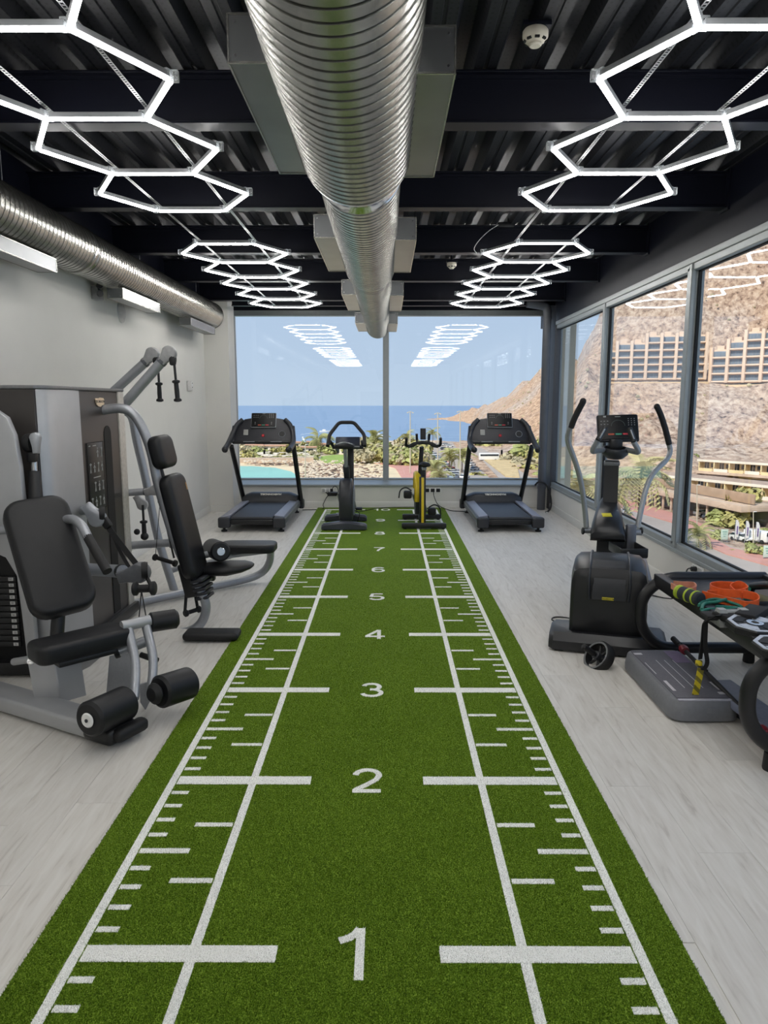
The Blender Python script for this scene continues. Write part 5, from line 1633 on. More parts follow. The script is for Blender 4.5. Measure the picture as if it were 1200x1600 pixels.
MB().cyl(P(386, 917, 6.45), P(386, 911, 6.45), 0.025, 14).build('frame_foot', RUBBER, mg)
MB().cyl(P(275, 1008, YA - .02), P(275, 1001, YA - .02), 0.03, 14).build('frame_foot', RUBBER, mg)
ft0, ft1 = G(292, 1004), G(368, 1000)
MB().rbox(((ft0.x + ft1.x) / 2, 4.84, 0.04), (ft1.x - ft0.x + 0.06, 0.16, 0.055), bevel=0.024, seg=4).build('stabiliser_foot', RUBBER, mg)
# pads of the rear station
def pad(name, c, size, R, mat=VINYL, bv=0.035):
    w, h, th = size[0] / 2, size[1] / 2, size[2]
    cr = min(w, h) * 0.55
    R = R or Matrix.Identity(3)
    out = []
    for sx_, sy_, a0 in ((1, 1, 0), (-1, 1, 90), (-1, -1, 180), (1, -1, 270)):
        for k in range(7):
            a = math.radians(a0 + 15 * k)
            out.append(Vector(c) + R @ Vector((sx_ * (w - cr) + cr * math.cos(a), sy_ * (h - cr) + cr * math.sin(a), -th / 2)))
    return MB().prism(out, R @ Vector((0, 0, th)), bevel=min(bv, th * 0.35), seg=3).build(name, mat, mg, 60)
top, bot = P(267, 744, 5.14), P(307, 898, 5.14)
ax = (top - bot)
nrm = Vector((0.92, -0.12, 0.0))
R = frame(nrm - ax.normalized() * nrm.dot(ax.normalized()), None)
zaxis = (nrm - ax.normalized() * nrm.dot(ax.normalized())).normalized()
R = Matrix((ax.normalized().cross(zaxis) * -1, ax.normalized(), zaxis)).transposed()
bp1 = pad('reclined_backrest', (top + bot) / 2, (0.30, ax.length + 0.03, 0.095), R)
MB().rbox(top.lerp(bot, 0.13) + zaxis * 0.0485 + R @ Vector((-0.11, 0, 0)), (0.012, 0.055, 0.003), R, bevel=0.001).build('stitched_tag', M('tan_tag', (190, 150, 100), 0.6), bp1)
hr = (P(254, 706, 5.14))
pad('headrest', hr, (0.26, 0.24, 0.10), R)
MB().tube([hr - zaxis * 0.06 - ax.normalized() * 0.1, bot - zaxis * 0.055], 0.028, 12).build('backrest_spine', BLK, mg)
MB().rbox(bot - zaxis * 0.05 - ax.normalized() * 0.02, (0.16, 0.26, 0.10), R, bevel=0.02).build('seat_bracket', BLK, mg)
for k in range(5):
    MB().rbox(bot + zaxis * (0.03 - 0.002 * k) - ax.normalized() * (0.03 + 0.035 * k) , (0.20 - 0.015 * k, 0.026, 0.10), R, bevel=0.010).build('bellows_rib', CHAR, mg)
# seat, roller and arm pad
sc_ = P(357, 889, 5.28)
m = MB()
rings = []
for dx, w, z0, z1 in ((-0.20, 0.07, -0.03, 0.03), (-0.17, 0.13, -0.05, 0.045), (0.0, 0.15, -0.045, 0.06), (0.11, 0.13, -0.02, 0.06), (0.17, 0.08, 0.005, 0.05), (0.19, 0.04, 0.02, 0.04)):
    rings.append([(sc_.x + dx, sc_.y + w * math.cos(a), sc_.z + (z0 + z1) / 2 + (z1 - z0) / 2 * math.sin(a)) for a in [2 * math.pi * k / 16 for k in range(16)]])
m.loft(rings)
m.build('seat_pad', VINYL, mg, 60)
MB().rbox(P(322, 902, 5.28), (0.14, 0.06, 0.05), bevel=0.012).build('seat_arm', BLK, mg)
ra, rb = P(345, 862, 5.20), P(331, 856, 5.52)
MB().cyl(ra, rb, 0.075, 26, 0.012).build('knee_roller', VINYL, mg)
MB().cyl(ra + (ra - rb).normalized() * 0.008, ra, 0.032, 20, 0.004).build('roller_hub', CHROME, mg)
MB().tube([P(316, 868, 5.3), P(345, 862, 5.3)], 0.026, 12).build('roller_axle', SILVER, mg)
pa, pb = P(345, 860, 6.2), P(431, 849, 6.2)
dd = (pb - pa)
pad('bench_pad', (pa + pb) / 2, (dd.length, 0.30, 0.075), frame((0.0, 0.02, 1), dd.normalized()), VINYL, 0.02)
MB().tube([P(360, 868, 6.25), P(424, 860, 6.25)], 0.024, 12).build('pad_support', SILVER, mg)
MB().tube([P(292, 890, 6.1), P(362, 868, 6.2)], 0.024, 12).build('pad_link', SILVER, mg)
# horizontal pulley bars leaving the tower
for (u0, v0, u1, v1, Y, r) in ((200, 771, 226, 768, 5.50, 0.028), (200, 853, 268, 848, 5.50, 0.032)):
    MB().tube([P(u0 - 18, v0 + 0.5, Y), P(u1, v1, Y)], r, 16).build('pulley_bar', SILVER, mg)
    MB().tube([P(u1 - 1, v1, Y), P(u1 + 3, v1, Y)], r + 0.003, 16).build('bar_collar', M('dark_silver_frame', (104, 106, 112)), mg)
paddle(P(241, 766, 5.5), 0.15, 0.05, (1, 0, 0.25), 0.07, M('grey_head_plastic', (150, 150, 150)), 'pulley_head', mg)
paddle(P(219, 784, 5.75), 0.12, 0.045, (0.5, 0, -0.7), 0.06, M('grey_head_plastic', (150, 150, 150)), 'pulley_head', mg)
MB().rbox(P(271, 848, 5.5), (0.06, 0.07, 0.08), bevel=0.014).build('bar_head', M('grey_head_plastic', (150, 150, 150)), mg)
MB().lathe([(0, -0.015), (0.03, -0.015), (0.03, 0.015), (0, 0.015)], P(251, 781, 5.45), (1, 0, 0), 16).build('pulley_wheel', RUBBER, mg)
grip_handle(P(223, 789, 5.7), P(226, 842, 5.7))
MB().sphere(P(226, 838, 5.7), 0.032, 14, 10).build('grip_ball', RUBBER, mg)
MB().sphere(P(214, 831, 5.9), 0.026, 12, 8).build('grip_ball', RUBBER, mg)
MB().tube([P(250, 785, 5.45), P(243, 868, 5.45)], 0.0025, 6).build('cable', BLACKCABLE, mg)
MB().tube([P(253, 785, 5.45), P(262, 830, 5.42), P(272, 872, 5.4)], 0.008, 6).build('cable_strap', BLACKCABLE, mg)
def dumb(a, b, r=0.016, e=0.027):
    a, b = Vector(a), Vector(b)
    L = (b - a).length
    MB().lathe([(0, 0), (e * 0.8, 0), (e, 0.006), (e, 0.022), (r, 0.034), (r, L - 0.034), (e, L - 0.022), (e, L - 0.006), (e * 0.8, L), (0, L)], a, b - a, 16).build('pull_handle', RUBBER, mg)
dumb(P(240, 870, 5.45), P(276, 881, 5.40))
dumb(P(288, 959, 5.15), P(313, 951, 5.25))
MB().tube([P(292, 915, 5.2), P(289, 955, 5.15)], 0.012, 8).build('cable_strap', BLACKCABLE, mg)
MB().tube([P(303, 918, 5.25), P(309, 951, 5.25)], 0.012, 8).build('cable_strap', BLACKCABLE, mg)
MB().tube([P(266, 892, 6.3), P(284, 886, 6.3)], 0.026, 12).build('cross_brace', SILVER, mg)
# near upper pulley heads on the silver panel
MB().tube([P(128, 797, 4.62), P(140, 796, 4.55)], 0.036, 16).build('pulley_bar', SILVER, mg)
paddle(P(146, 803, 4.5), 0.15, 0.055, (0.5, 0, -0.6), 0.08, SILVER, 'pulley_head', mg)
MB().lathe([(0, -0.016), (0.045, -0.016), (0.05, 0), (0.045, 0.016), (0, 0.016)], P(160, 803, 4.5), (1, 0.3, 0), 20).build('pulley_wheel', RUBBER, mg)
MB().rbox(P(166, 817, 4.5), (0.05, 0.05, 0.07), Matrix.Rotation(-0.6, 3, 'Y'), bevel=0.01).build('cable_stop', RUBBER, mg)
ribbon([P(168, 822, 4.5), P(190, 852, 4.4), P(222, 893, 4.25)], 0.034, 0.008, (1, 0, 0.4)).build('cable_strap', BLACKCABLE, mg)
ribbon([P(172, 824, 4.5), P(188, 862, 4.4), P(204, 890, 4.3)], 0.022, 0.006, (1, 0, 0.4)).build('cable_strap', BLACKCABLE, mg)
MB().tube([P(128, 889, 4.60), P(192, 893, 4.25)], 0.040, 18).build('pulley_bar', SILVER, mg)
MB().tube([P(188, 892.7, 4.27), P(191, 893, 4.255)], 0.043, 18).build('bar_collar', BLK, mg)
paddle(P(208, 897, 4.2), 0.19, 0.062, (0.9, -0.2, 0.25), 0.08, M('dark_head_plastic', (92, 94, 98), 0.4), 'pulley_head', mg)
MB().lathe([(0, -0.018), (0.048, -0.018), (0.052, 0), (0.048, 0.018), (0, 0.018)], P(226, 891, 4.15), (1, 0.3, 0), 20).build('pulley_wheel', RUBBER, mg)
MB().tube([P(228, 899, 4.15), P(237, 917, 4.1)], 0.012, 8).build('cable_strap', BLACKCABLE, mg)
dumb(P(208, 920, 4.1), P(243, 919, 4.1), 0.024, 0.042)
for u in (217, 229):
    MB().tube([P(221, 923, 4.08), P(u, 968, 3.85)], 0.004, 6).build('cable', BLACKCABLE, mg)
# arm rest handle by the near seat
MB().tube(smooth_path([P(100, 812, 4.0), P(115, 812, 3.95), P(128, 822, 3.9), P(138, 841, 3.85)], 6), 0.026, 14).build('side_handle', SILVER, mg)
MB().tube([P(137, 839, 3.855), P(168, 893, 3.72)], 0.026, 14).build('side_grip', RUBBER, mg)
MB().tube([P(-40, 830, 4.0), P(22, 826, 3.95)], 0.028, 14).build('side_handle', SILVER, mg)
# silver arched side plate and mast behind the near backrest
Ysh = 4.02
out = [(-70, 660), (-40, 642), (-8, 640), (10, 652), (22, 680), (31, 730), (38, 800), (45, 880), (52, 960), (57, 1032), (42, 1036), (33, 960), (25, 900), (8, 872), (-20, 860), (-70, 858)]
MB().prism([P(u, v, Ysh) for u, v in out], (0.0, 0.05, 0), bevel=0.012).build('side_plate', SILVER2, mg)
MB().prism([P(u, v, 4.10) for u, v in ((44, 900), (66, 900), (80, 1000), (78, 1032), (58, 1032))], (0, 0.04, 0), bevel=0.006).build('inner_plate', SILVER2, mg)
MB().tube([P(54, 738, 4.12), P(56, 800, 4.05)], 0.036, 14).build('mast', BLK, mg)
MB().tube([P(53, 718, 4.12), P(54, 742, 4.12)], 0.018, 10).build('mast_rod', CHROME, mg)
MB().rbox(P(51, 714, 4.12), (0.05, 0.05, 0.06), bevel=0.008).build('mast_stop', BLK, mg)
MB().lathe([(0, -0.02), (0.05, -0.02), (0.055, 0), (0.05, 0.02), (0, 0.02)], P(46, 692, 4.12), (1, -0.1, 0), 22).build('pulley_wheel', RUBBER, mg)
paddle(P(56, 692, 4.10), 0.12, 0.030, (0, 0, 1), 0.05, SILVER, 'pulley_head', mg)
# near station: backrest, seat, lever, rollers
aa = Vector((0.80, 0.60, 0)).normalized()       # across the seat
nn = Vector((0.60, -0.80, 0)).normalized()      # the way a sitter faces
tb, bb = P(52, 786, 4.0), P(104, 955, 3.74)
axn = (tb - bb)
zb = (nn - axn.normalized() * nn.dot(axn.normalized())).normalized()
Rb = Matrix((axn.normalized().cross(zb), axn.normalized(), zb)).transposed()
pad('near_backrest', (tb + bb) / 2, (0.345, axn.length + 0.03, 0.115), Rb, VINYL, 0.03)
MB().tube([bb - zb * 0.03 + axn.normalized() * 0.12, P(88, 1012, 3.72)], 0.036, 12).build('backrest_post', BLK, mg)
Rs = Matrix((aa, nn * -1, Vector((0, 0, 1)))).transposed()
s0, s1 = G(58, 1007, 0.47), G(188, 977, 0.47)
sm = (s0 + s1) / 2
ds = (s1 - s0); ds.z = 0
Rs = frame((0, 0, 1), ds.normalized())
pad('near_seat', Vector((sm.x, sm.y, sm.z - 0.045)), (ds.length + 0.06, 0.21, 0.095), Rs, VINYL, 0.022)
MB().rbox(Vector((sm.x, sm.y, sm.z - 0.105)), (ds.length * 0.7, 0.18, 0.03), Rs, bevel=0.008).build('seat_base', BLK, mg)
t0, t1 = G(232, 973, 0.46), G(278, 966, 0.46)
MB().cyl(t0, t1, 0.055, 22, 0.015).build('thigh_pad', VINYL, mg)
MB().tube([P(190, 979, 3.66), P(234, 969, 3.76)], 0.030, 14).build('lever_crossbar', SILVER2, mg)
MB().tube(round_path([P(200, 980, 3.68), P(213, 1038, 3.56), P(210, 1092, 3.42)], 0.08), 0.024, 14).build('lever', SILVER, mg)
MB().tube(round_path([P(227, 973, 3.75), P(241, 1030, 3.64), P(235, 1088, 3.52)], 0.08), 0.024, 14).build('lever', SILVER, mg)
MB().tube([P(178, 1020, 3.7), P(228, 1002, 3.78)], 0.030, 16).build('pivot_axle', SILVER, mg)
MB().cyl(P(178, 1020, 3.7), P(186, 1017, 3.71), 0.036, 18, 0.004).build('pivot_cap', BLK, mg)
MB().tube([P(220, 1023, 3.75), P(246, 1032, 3.72)], 0.016, 10).build('lever_stop', RUBBER, mg)
r0, r1 = P(138, 1125, 3.16), P(198, 1097, 3.40)
MB().cyl(r0, r1, 0.086, 30, 0.014).build('shin_roller', VINYL, mg)
dr = (r0 - r1).normalized()
MB().cyl(r0 + dr * 0.012, r0, 0.036, 22, 0.006).build('roller_hub', WHITEPL, mg)
MB().cyl(r0 + dr * 0.015, r0 + dr * 0.010, 0.009, 12).build('hub_bolt', CHAR, mg)
q0, q1 = P(248, 1082, 3.50), P(297, 1066, 3.68)
MB().cyl(q0, q1, 0.086, 30, 0.014).build('shin_roller', VINYL, mg)
MB().cyl(q0 + (q0 - q1).normalized() * 0.05, q0, 0.055, 20, 0.02).build('roller_sleeve', RUBBER, mg)
MB().prism([P(218, 1070, 3.68), P(233, 1066, 3.68), P(236, 1092, 3.68), P(227, 1110, 3.68), P(219, 1098, 3.68)], (0, 0.02, 0), bevel=0.003).build('lever_plate', SILVER, mg)
# floor beam with black end foot, seat support plate, weight arm bracket
f0, f1 = G(-30, 1092), G(158, 1150)
f0.z = f1.z = 0.055
df = (f1 - f0)
MB().rbox((f0 + f1) / 2, (df.length, 0.16, 0.085), frame((0, 0, 1), df.normalized()), bevel=0.018, seg=3).build('floor_beam', SILVER2, mg)
e0 = f1 + df.normalized() * 0.07
MB().rbox(Vector((e0.x, e0.y, 0.055)), (0.20, 0.19, 0.085), frame((0, 0, 1), df.normalized()), bevel=0.03, seg=3).build('beam_foot', BLK, mg)
MB().rbox(Vector((e0.x, e0.y, 0.06)) + df.normalized() * 0.085 + Vector((0.03, 0.02, 0)), (0.07, 0.20, 0.065), frame((0, 0, 1), df.normalized()), bevel=0.025, seg=3).build('foot_cap', RUBBER, mg)
MB().prism([P(u, v, 3.62) for u, v in ((42, 1034), (52, 1030), (85, 1036), (95, 1098), (55, 1108))], (0.10, 0.10, 0), bevel=0.008).build('seat_support', SILVER2, mg)
MB().cyl(P(48, 1033, 3.56), P(49, 1033, 3.60), 0.020, 18, 0.004).build('pivot_bolt', CHROME, mg)
MB().tube([P(22, 1034, 3.75), P(48, 1030, 3.62)], 0.020, 12).build('support_arm', SILVER2, mg)
MB().prism([P(u, v, 4.0) for u, v in ((98, 1030), (160, 1025), (140, 1042), (112, 1056), (98, 1056))], (0, 0.06, 0), bevel=0.006).build('linkage_plate', SILVER2, mg)
MB().prism([P(u, v, 3.85) for u, v in ((170, 1025), (205, 1022), (210, 1085), (165, 1085))], (0.03, 0.03, 0), bevel=0.006).build('lever_guard', SILVER, mg)
fo = MB()
fo.prism([(-2.64, 4.12, 0.02), (-2.10, 4.12, 0.02), (-1.97, 4.25, 0.02), (-1.97, 5.5, 0.02), (-2.64, 5.5, 0.02)], (0, 0, 0.08), bevel=0.012)
fo.build('tower_base', BLK, mg)
# ================================================================== OUTSIDE: sea, shore, hill, hotel
GZ = CAM_H - 25.0
def gnd(u, v, z=GZ):
    return G(u, v, z)
def hz(v, Y):
    return CAM_H - (v - 628.0) * Y / 1141.0
# sea
SEAM = bpy.data.materials.new('blue_sea_water')
SEAM.use_nodes = True
_n = SEAM.node_tree
_b = _n.nodes['Principled BSDF']
_t = _n.nodes.new('ShaderNodeTexCoord')
_m = _n.nodes.new('ShaderNodeMapping'); _m.inputs['Scale'].default_value = (0.004, 0.03, 1)
_z = _n.nodes.new('ShaderNodeTexNoise'); _z.inputs['Scale'].default_value = 3; _z.inputs['Detail'].default_value = 6
_n.links.new(_t.outputs['Object'], _m.inputs[0]); _n.links.new(_m.outputs[0], _z.inputs['Vector'])
_r = _n.nodes.new('ShaderNodeValToRGB')
_r.color_ramp.elements[0].position = 0.35; _r.color_ramp.elements[0].color = (*lin((122, 147, 176)), 1)
_r.color_ramp.elements[1].position = 0.65; _r.color_ramp.elements[1].color = (*lin((142, 165, 190)), 1)
_n.links.new(_z.outputs['Fac'], _r.inputs[0]); _n.links.new(_r.outputs[0], _b.inputs['Base Color'])
_b.inputs['Roughness'].default_value = 0.5
_b.inputs['Specular IOR Level'].default_value = 0.25
struct('sea', MB().box(-2600, 3000, 330, 5300, GZ - 3.4, GZ - 2.7), SEAM, 'calm blue sea out to the horizon', 0)

# terrain height as profiles along bearings
PROF = {
    -900: [(60, GZ), (400, GZ), (425, GZ - 8), (1300, GZ - 10)],
    380: [(60, GZ), (395, GZ), (415, GZ - 8), (1300, GZ - 10)],
    560: [(60, GZ), (450, GZ), (470, GZ - 8), (1300, GZ - 10)],
    690: [(60, GZ), (450, GZ), (480, GZ - 8), (1120, GZ - 8), (1150, -25.0), (1180, -25.0), (1210, GZ - 8)],
    722: [(60, GZ), (470, GZ), (520, GZ - 8), (1000, GZ - 8), (1040, -22.5), (1100, hz(641, 1100)), (1250, GZ - 8)],
    738: [(60, GZ), (470, GZ), (560, GZ - 4), (900, GZ - 5), (1060, hz(636, 1060)), (1250, GZ - 8)],
    757: [(60, GZ), (460, GZ), (640, -14), (1000, hz(631, 1000)), (1200, GZ - 8)],
    785: [(60, GZ), (410, GZ), (560, -10), (900, hz(620, 900)), (1100, GZ - 8)],
    815: [(60, GZ), (370, GZ), (520, -6), (800, hz(596, 800)), (1000, -10)],
    848: [(60, GZ), (335, GZ), (470, -3), (700, hz(570, 700)), (950, 0)],
    868: [(60, GZ), (300, -22), (330, -14), (420, 4), (670, hz(571, 670)), (900, 10)],
    893: [(60, GZ), (262, -22.5), (280, -21), (305, -14), (345, 6), (600, hz(563, 600)), (800, 20)],
    916: [(60, GZ), (252, GZ), (270, -20), (300, -14), (335, 9), (480, hz(528, 480)), (700, 30)],
    934: [(60, GZ), (246, GZ), (266, -18), (300, -14), (335, 10.2), (368, 10.4), (450, hz(488, 450)), (700, 60)],
    965: [(60, GZ), (244, GZ), (264, -18), (300, -14), (335, 10.2), (366, 10.4), (440, hz(425, 440)), (700, 90)],
    1020: [(60, GZ), (240, GZ), (262, -18), (295, -14), (332, 10.2), (364, 10.4), (430, 100), (700, 120)],
    1200: [(60, GZ), (226, GZ), (248, -18), (278, -14), (318, 10.0), (352, 10.4), (415, 135), (700, 150)],
    1500: [(60, GZ), (186, GZ), (202, -18), (230, -14), (270, 9.0), (300, 10.4), (360, 140), (700, 160)],
    2300: [(60, GZ), (140, GZ), (152, -18), (170, -14), (210, 9.0), (240, 10.4), (300, 140), (700, 160)],
}
UB = sorted(PROF)
def terr(u, Y):
    def at(k):
        ps = PROF[k]
        if Y <= ps[0][0]:
            return ps[0][1]
        for (a, za), (b, zb_) in zip(ps, ps[1:]):
            if Y <= b:
                return za + (zb_ - za) * (Y - a) / (b - a)
        return ps[-1][1]
    if u <= UB[0]:
        return at(UB[0])
    for a, b in zip(UB, UB[1:]):
        if u <= b:
            t = (u - a) / (b - a)
            return at(a) * (1 - t) + at(b) * t
    return at(UB[-1])
def xat(u, Y):
    return (u - 604.0) * Y * 0.988 / 1115.0
us = list(np.linspace(-900, 660, 24)) + list(np.linspace(670, 1250, 250)) + list(np.linspace(1260, 2300, 60))
Ys = list(np.linspace(70, 220, 16)) + list(np.linspace(226, 480, 120)) + list(np.linspace(486, 1250, 90))
vs, fs = [], []
for Y in Ys:
    for u in us:
        z = terr(u, Y)
        x = xat(u, Y)
        dz = abs(terr(u, Y + 3) - terr(u, Y - 3)) / 6.0
        amp = min(1.0, max(0.0, (dz - 0.02) * 6))
        if amp > 0 and z > GZ - 4:
            p = Vector((x * 0.02, Y * 0.02, z * 0.035))
            rough = noise.fractal(p, 0.9, 2.1, 6) * 5.0 + noise.ridged_multi_fractal(p * 2.3, 0.9, 2.2, 4, 1.0, 2.0) * 2.4 - 2.6
            # rock ledges
            led = math.sin(z * 0.55 + 4 * noise.noise(p * 1.2)) * 1.2
            z += amp * (rough * (0.5 + 0.5 * min(1, dz)) + led * min(1, dz))
        vs.append((x, Y, z))
nu = len(us)
for j in range(len(Ys) - 1):
    for i in range(nu - 1):
        a = j * nu + i
        fs.append((a, a + 1, a + 1 + nu, a + nu))
ROCK = bpy.data.materials.new('pale_volcanic_rock')
ROCK.use_nodes = True
_n = ROCK.node_tree
_b = _n.nodes['Principled BSDF']
_t = _n.nodes.new('ShaderNodeTexCoord')
_z1 = _n.nodes.new('ShaderNodeTexNoise'); _z1.inputs['Scale'].default_value = 0.33; _z1.inputs['Detail'].default_value = 10; _z1.inputs['Roughness'].default_value = 0.68
_mz = _n.nodes.new('ShaderNodeMapping'); _mz.inputs['Scale'].default_value = (1.3, 1, 1.1)
_n.links.new(_t.outputs['Object'], _mz.inputs[0]); _n.links.new(_mz.outputs[0], _z1.inputs['Vector'])
_r = _n.nodes.new('ShaderNodeValToRGB')
for pos, c in ((0.33, (96, 82, 76)), (0.42, (172, 150, 136)), (0.52, (206, 184, 166)), (0.64, (228, 212, 196)), (0.75, (214, 178, 146))):
    e = _r.color_ramp.elements.new(pos); e.color = (*lin(c), 1)
_r.color_ramp.elements.remove(_r.color_ramp.elements[0]); _r.color_ramp.elements.remove(_r.color_ramp.elements[-1])
_z2 = _n.nodes.new('ShaderNodeTexNoise'); _z2.inputs['Scale'].default_value = 0.015; _z2.inputs['Detail'].default_value = 4
_n.links.new(_t.outputs['Object'], _z2.inputs['Vector'])
_n.links.new(_z1.outputs['Fac'], _r.inputs[0])
_mx = _n.nodes.new('ShaderNodeMix'); _mx.data_type = 'RGBA'; _mx.blend_type = 'MULTIPLY'
_r2 = _n.nodes.new('ShaderNodeValToRGB'); _r2.color_ramp.elements[0].position = 0.4; _r2.color_ramp.elements[0].color = (1, 0.86, 0.72, 1); _r2.color_ramp.elements[1].position = 0.62; _r2.color_ramp.elements[1].color = (1, 1, 1, 1)
_n.links.new(_z2.outputs['Fac'], _r2.inputs[0])
_mx.inputs[0].default_value = 1.0
_n.links.new(_r.outputs[0], _mx.inputs[6]); _n.links.new(_r2.outputs[0], _mx.inputs[7])
_n.links.new(_mx.outputs[2], _b.inputs['Base Color'])
_b.inputs['Roughness'].default_value = 0.95
_b.inputs['Specular IOR Level'].default_value = 0.1
_bpn = _n.nodes.new('ShaderNodeBump'); _bpn.inputs['Strength'].default_value = 0.9; _bpn.inputs['Distance'].default_value = 1.5
_n.links.new(_z1.outputs['Fac'], _bpn.inputs['Height']); _n.links.new(_bpn.outputs[0], _b.inputs['Normal'])
struct('hillside', MB().add(vs, fs), ROCK, 'dry rocky hillside and headland beyond the windows', 0)

# ground surfaces -------------------------------------------------------
SAND = M('beach_sand', (228, 206, 170), 0.9, var=0.10, scale=0.15)
PINK = M('pink_pavement', (206, 150, 136), 0.85, var=0.08, scale=0.3)
ASPH = M('sunlit_asphalt', (176, 164, 154), 0.9, var=0.06, scale=0.2)
LAWN = M('bright_lawn', (150, 172, 84), 0.9, var=0.15, scale=0.3)
TURQ = M('turquoise_lagoon', (142, 206, 186), 0.3, var=0.06, scale=0.05)
STONE = M('pale_stone_wall', (202, 178, 156), 0.9, var=0.12, scale=0.5)
def patch(name, uv, mat, label, h=0.15):
    pts = [gnd(u, v) for u, v in uv]
    return struct(name, MB().prism([(p.x, p.y, GZ) for p in pts], (0, 0, h)), mat, label, 0)
patch('ground_town', [(250, 712), (640, 712), (690, 688), (600, 689), (480, 698), (380, 700), (240, 705)], M('town_ground', (196, 176, 150), 0.9, var=0.25, scale=0.12), 'pale built-up strip behind the beach', 0.10)
patch('beach', [(200, 900), (200, 716), (560, 712), (600, 722), (640, 740), (640, 900)], SAND, 'pale sand beach', 0.20)
patch('lagoon', [(200, 900), (200, 729), (395, 729.5), (430, 732), (455, 738), (470, 748), (475, 762), (475, 900)], TURQ, 'turquoise shallow water by the beach', 0.30)
patch('lawn', [(500, 719), (502, 714), (520, 711.5), (552, 711.5), (562, 716), (560, 724), (530, 726), (508, 724)], LAWN, 'oval green lawn behind the beach', 0.32)
patch('promenade', [(560, 716), (600, 721), (640, 723), (672, 735), (680, 770), (628, 770), (628, 748), (618, 733), (600, 727), (560, 722)], PINK, 'pink paved promenade curving round the beach', 0.35)
patch('car_park', [(662, 700), (690, 690), (706, 690), (722, 712), (760, 742), (810, 800), (700, 800), (690, 760), (680, 725)], ASPH, 'sunlit car park lane', 0.12)
patch('car_park_strip', [(690, 716), (698, 716), (724, 760), (712, 764)], PINK, 'pink parking strip between car rows', 0.2)
patch('road_slope', [(735, 700), (752, 700), (800, 728), (850, 760), (900, 800), (840, 800), (780, 748)], ASPH, 'sunlit road at the foot of the hill', 0.16)
patch('terraced_bank', [(752, 716), (790, 712), (808, 730), (812, 748), (790, 746)], M('ochre_bank', (206, 180, 134), 0.9, var=0.18, scale=0.4), 'ochre terraced bank by the road', 0.5)
patch('road_side', [(850, 770), (960, 780), (1075, 815), (1130, 850), (1250, 895), (1500, 985), (1500, 1150), (1000, 1000), (850, 900)], ASPH, 'sunlit road below the side windows', 0.12)
patch('pavement_far', [(960, 778), (1060, 806), (1105, 824), (1112, 842), (1140, 858), (1200, 873), (1300, 900), (1300, 912), (1200, 886), (1135, 868), (1095, 850), (1085, 832), (1050, 818), (950, 788)], PINK, 'pink pavement along the far side of the road', 0.35)
patch('pavement_near', [(960, 802), (985, 806), (1030, 838), (1022, 848), (990, 842), (955, 820)], PINK, 'pink pavement island with lawn verge', 0.35)

# sea wall, breakwater and beach crowd
tag(MB().prism([tuple(gnd(u, v)) for u, v in ((365, 722.6), (490, 721.4), (490, 723), (365, 724.2))], (0, 0, 2.0)).build('sea_wall', STONE, None, 0), 'long low stone sea wall behind the beach', 'wall')
def blobs(n, pick, make):
    m = MB()
    for _ in range(n):
        make(m, *pick())
    return m
PARAM = M('pale_parasol_canvas', (208, 190, 166), 0.8, var=0.08)
PARAM2 = M('coloured_beach_towels', (146, 122, 108), 0.8, var=0.5, scale=0.4)
def in_beach():
    while True:
        u, v = random.uniform(380, 600), random.uniform(725, 756)
        if v < 729 + max(0, (u - 400)) * 0.02 and u < 480:
            if random.random() < 0.6:
                return gnd(u, random.uniform(724, 729))
        if u < 470 and v > 727:
            continue
        if u > 545 and random.random() < 0.75:
            continue
        return gnd(u, v)
def parasol(m, p):
    r = random.uniform(0.5, 0.9)
    m.lathe([(r, 1.2), (0.05, 1.6)], (p.x, p.y, GZ + 0.2), (0, 0, 1), 6)
    m.tube([(p.x, p.y, GZ + 0.2), (p.x, p.y, GZ + 1.8)], 0.05, 3)
def towel(m, p):
    a = random.uniform(0, 3)
    m.rbox((p.x, p.y, GZ + 0.35), (0.7, 1.9, 0.3), Matrix.Rotation(a, 3, 'Z'), bevel=0.01, seg=1)
tag(blobs(300, lambda: (in_beach(),), parasol).build('beach_parasols', PARAM, None, 0), 'hundreds of tiny pale parasols crowding the beach', 'parasols', None, 'stuff')
tag(blobs(380, lambda: (in_beach(),), towel).build('beach_loungers', PARAM2, None, 0), 'tiny scattered loungers and bathers on the beach', 'loungers', None, 'stuff')

GSH = M('garden_green', (150, 150, 96), 0.9, var=0.4, scale=0.3)
def in_gardens():
    return gnd(random.uniform(374, 498), random.uniform(698, 721))
def shrub_blob(m, p):
    r = random.uniform(0.6, 1.6)
    m.sphere((p.x, p.y, GZ + r * 0.6), r, 6, 5, (1, 1, 0.8))
tag(blobs(420, lambda: (in_gardens(),), shrub_blob).build('garden_shrubs', GSH, None, 0), 'dense low shrubs filling the gardens behind the sea wall', 'shrubs', None, 'stuff')
def awning(m, p):
    m.rbox((p.x, p.y, GZ + 2.2), (random.uniform(1.5, 4), 2.2, 0.25), Matrix.Rotation(random.uniform(-.3, .3), 3, 'Z'), bevel=0.02, seg=1)
    m.tube([(p.x, p.y, GZ), (p.x, p.y, GZ + 2.2)], 0.08, 3)
tag(blobs(150, lambda: (in_gardens(),), awning).build('garden_awnings', M('pale_awning', (232, 220, 200), 0.85, var=0.1), None, 0), 'pale sun awnings scattered through the gardens', 'awnings', None, 'stuff')
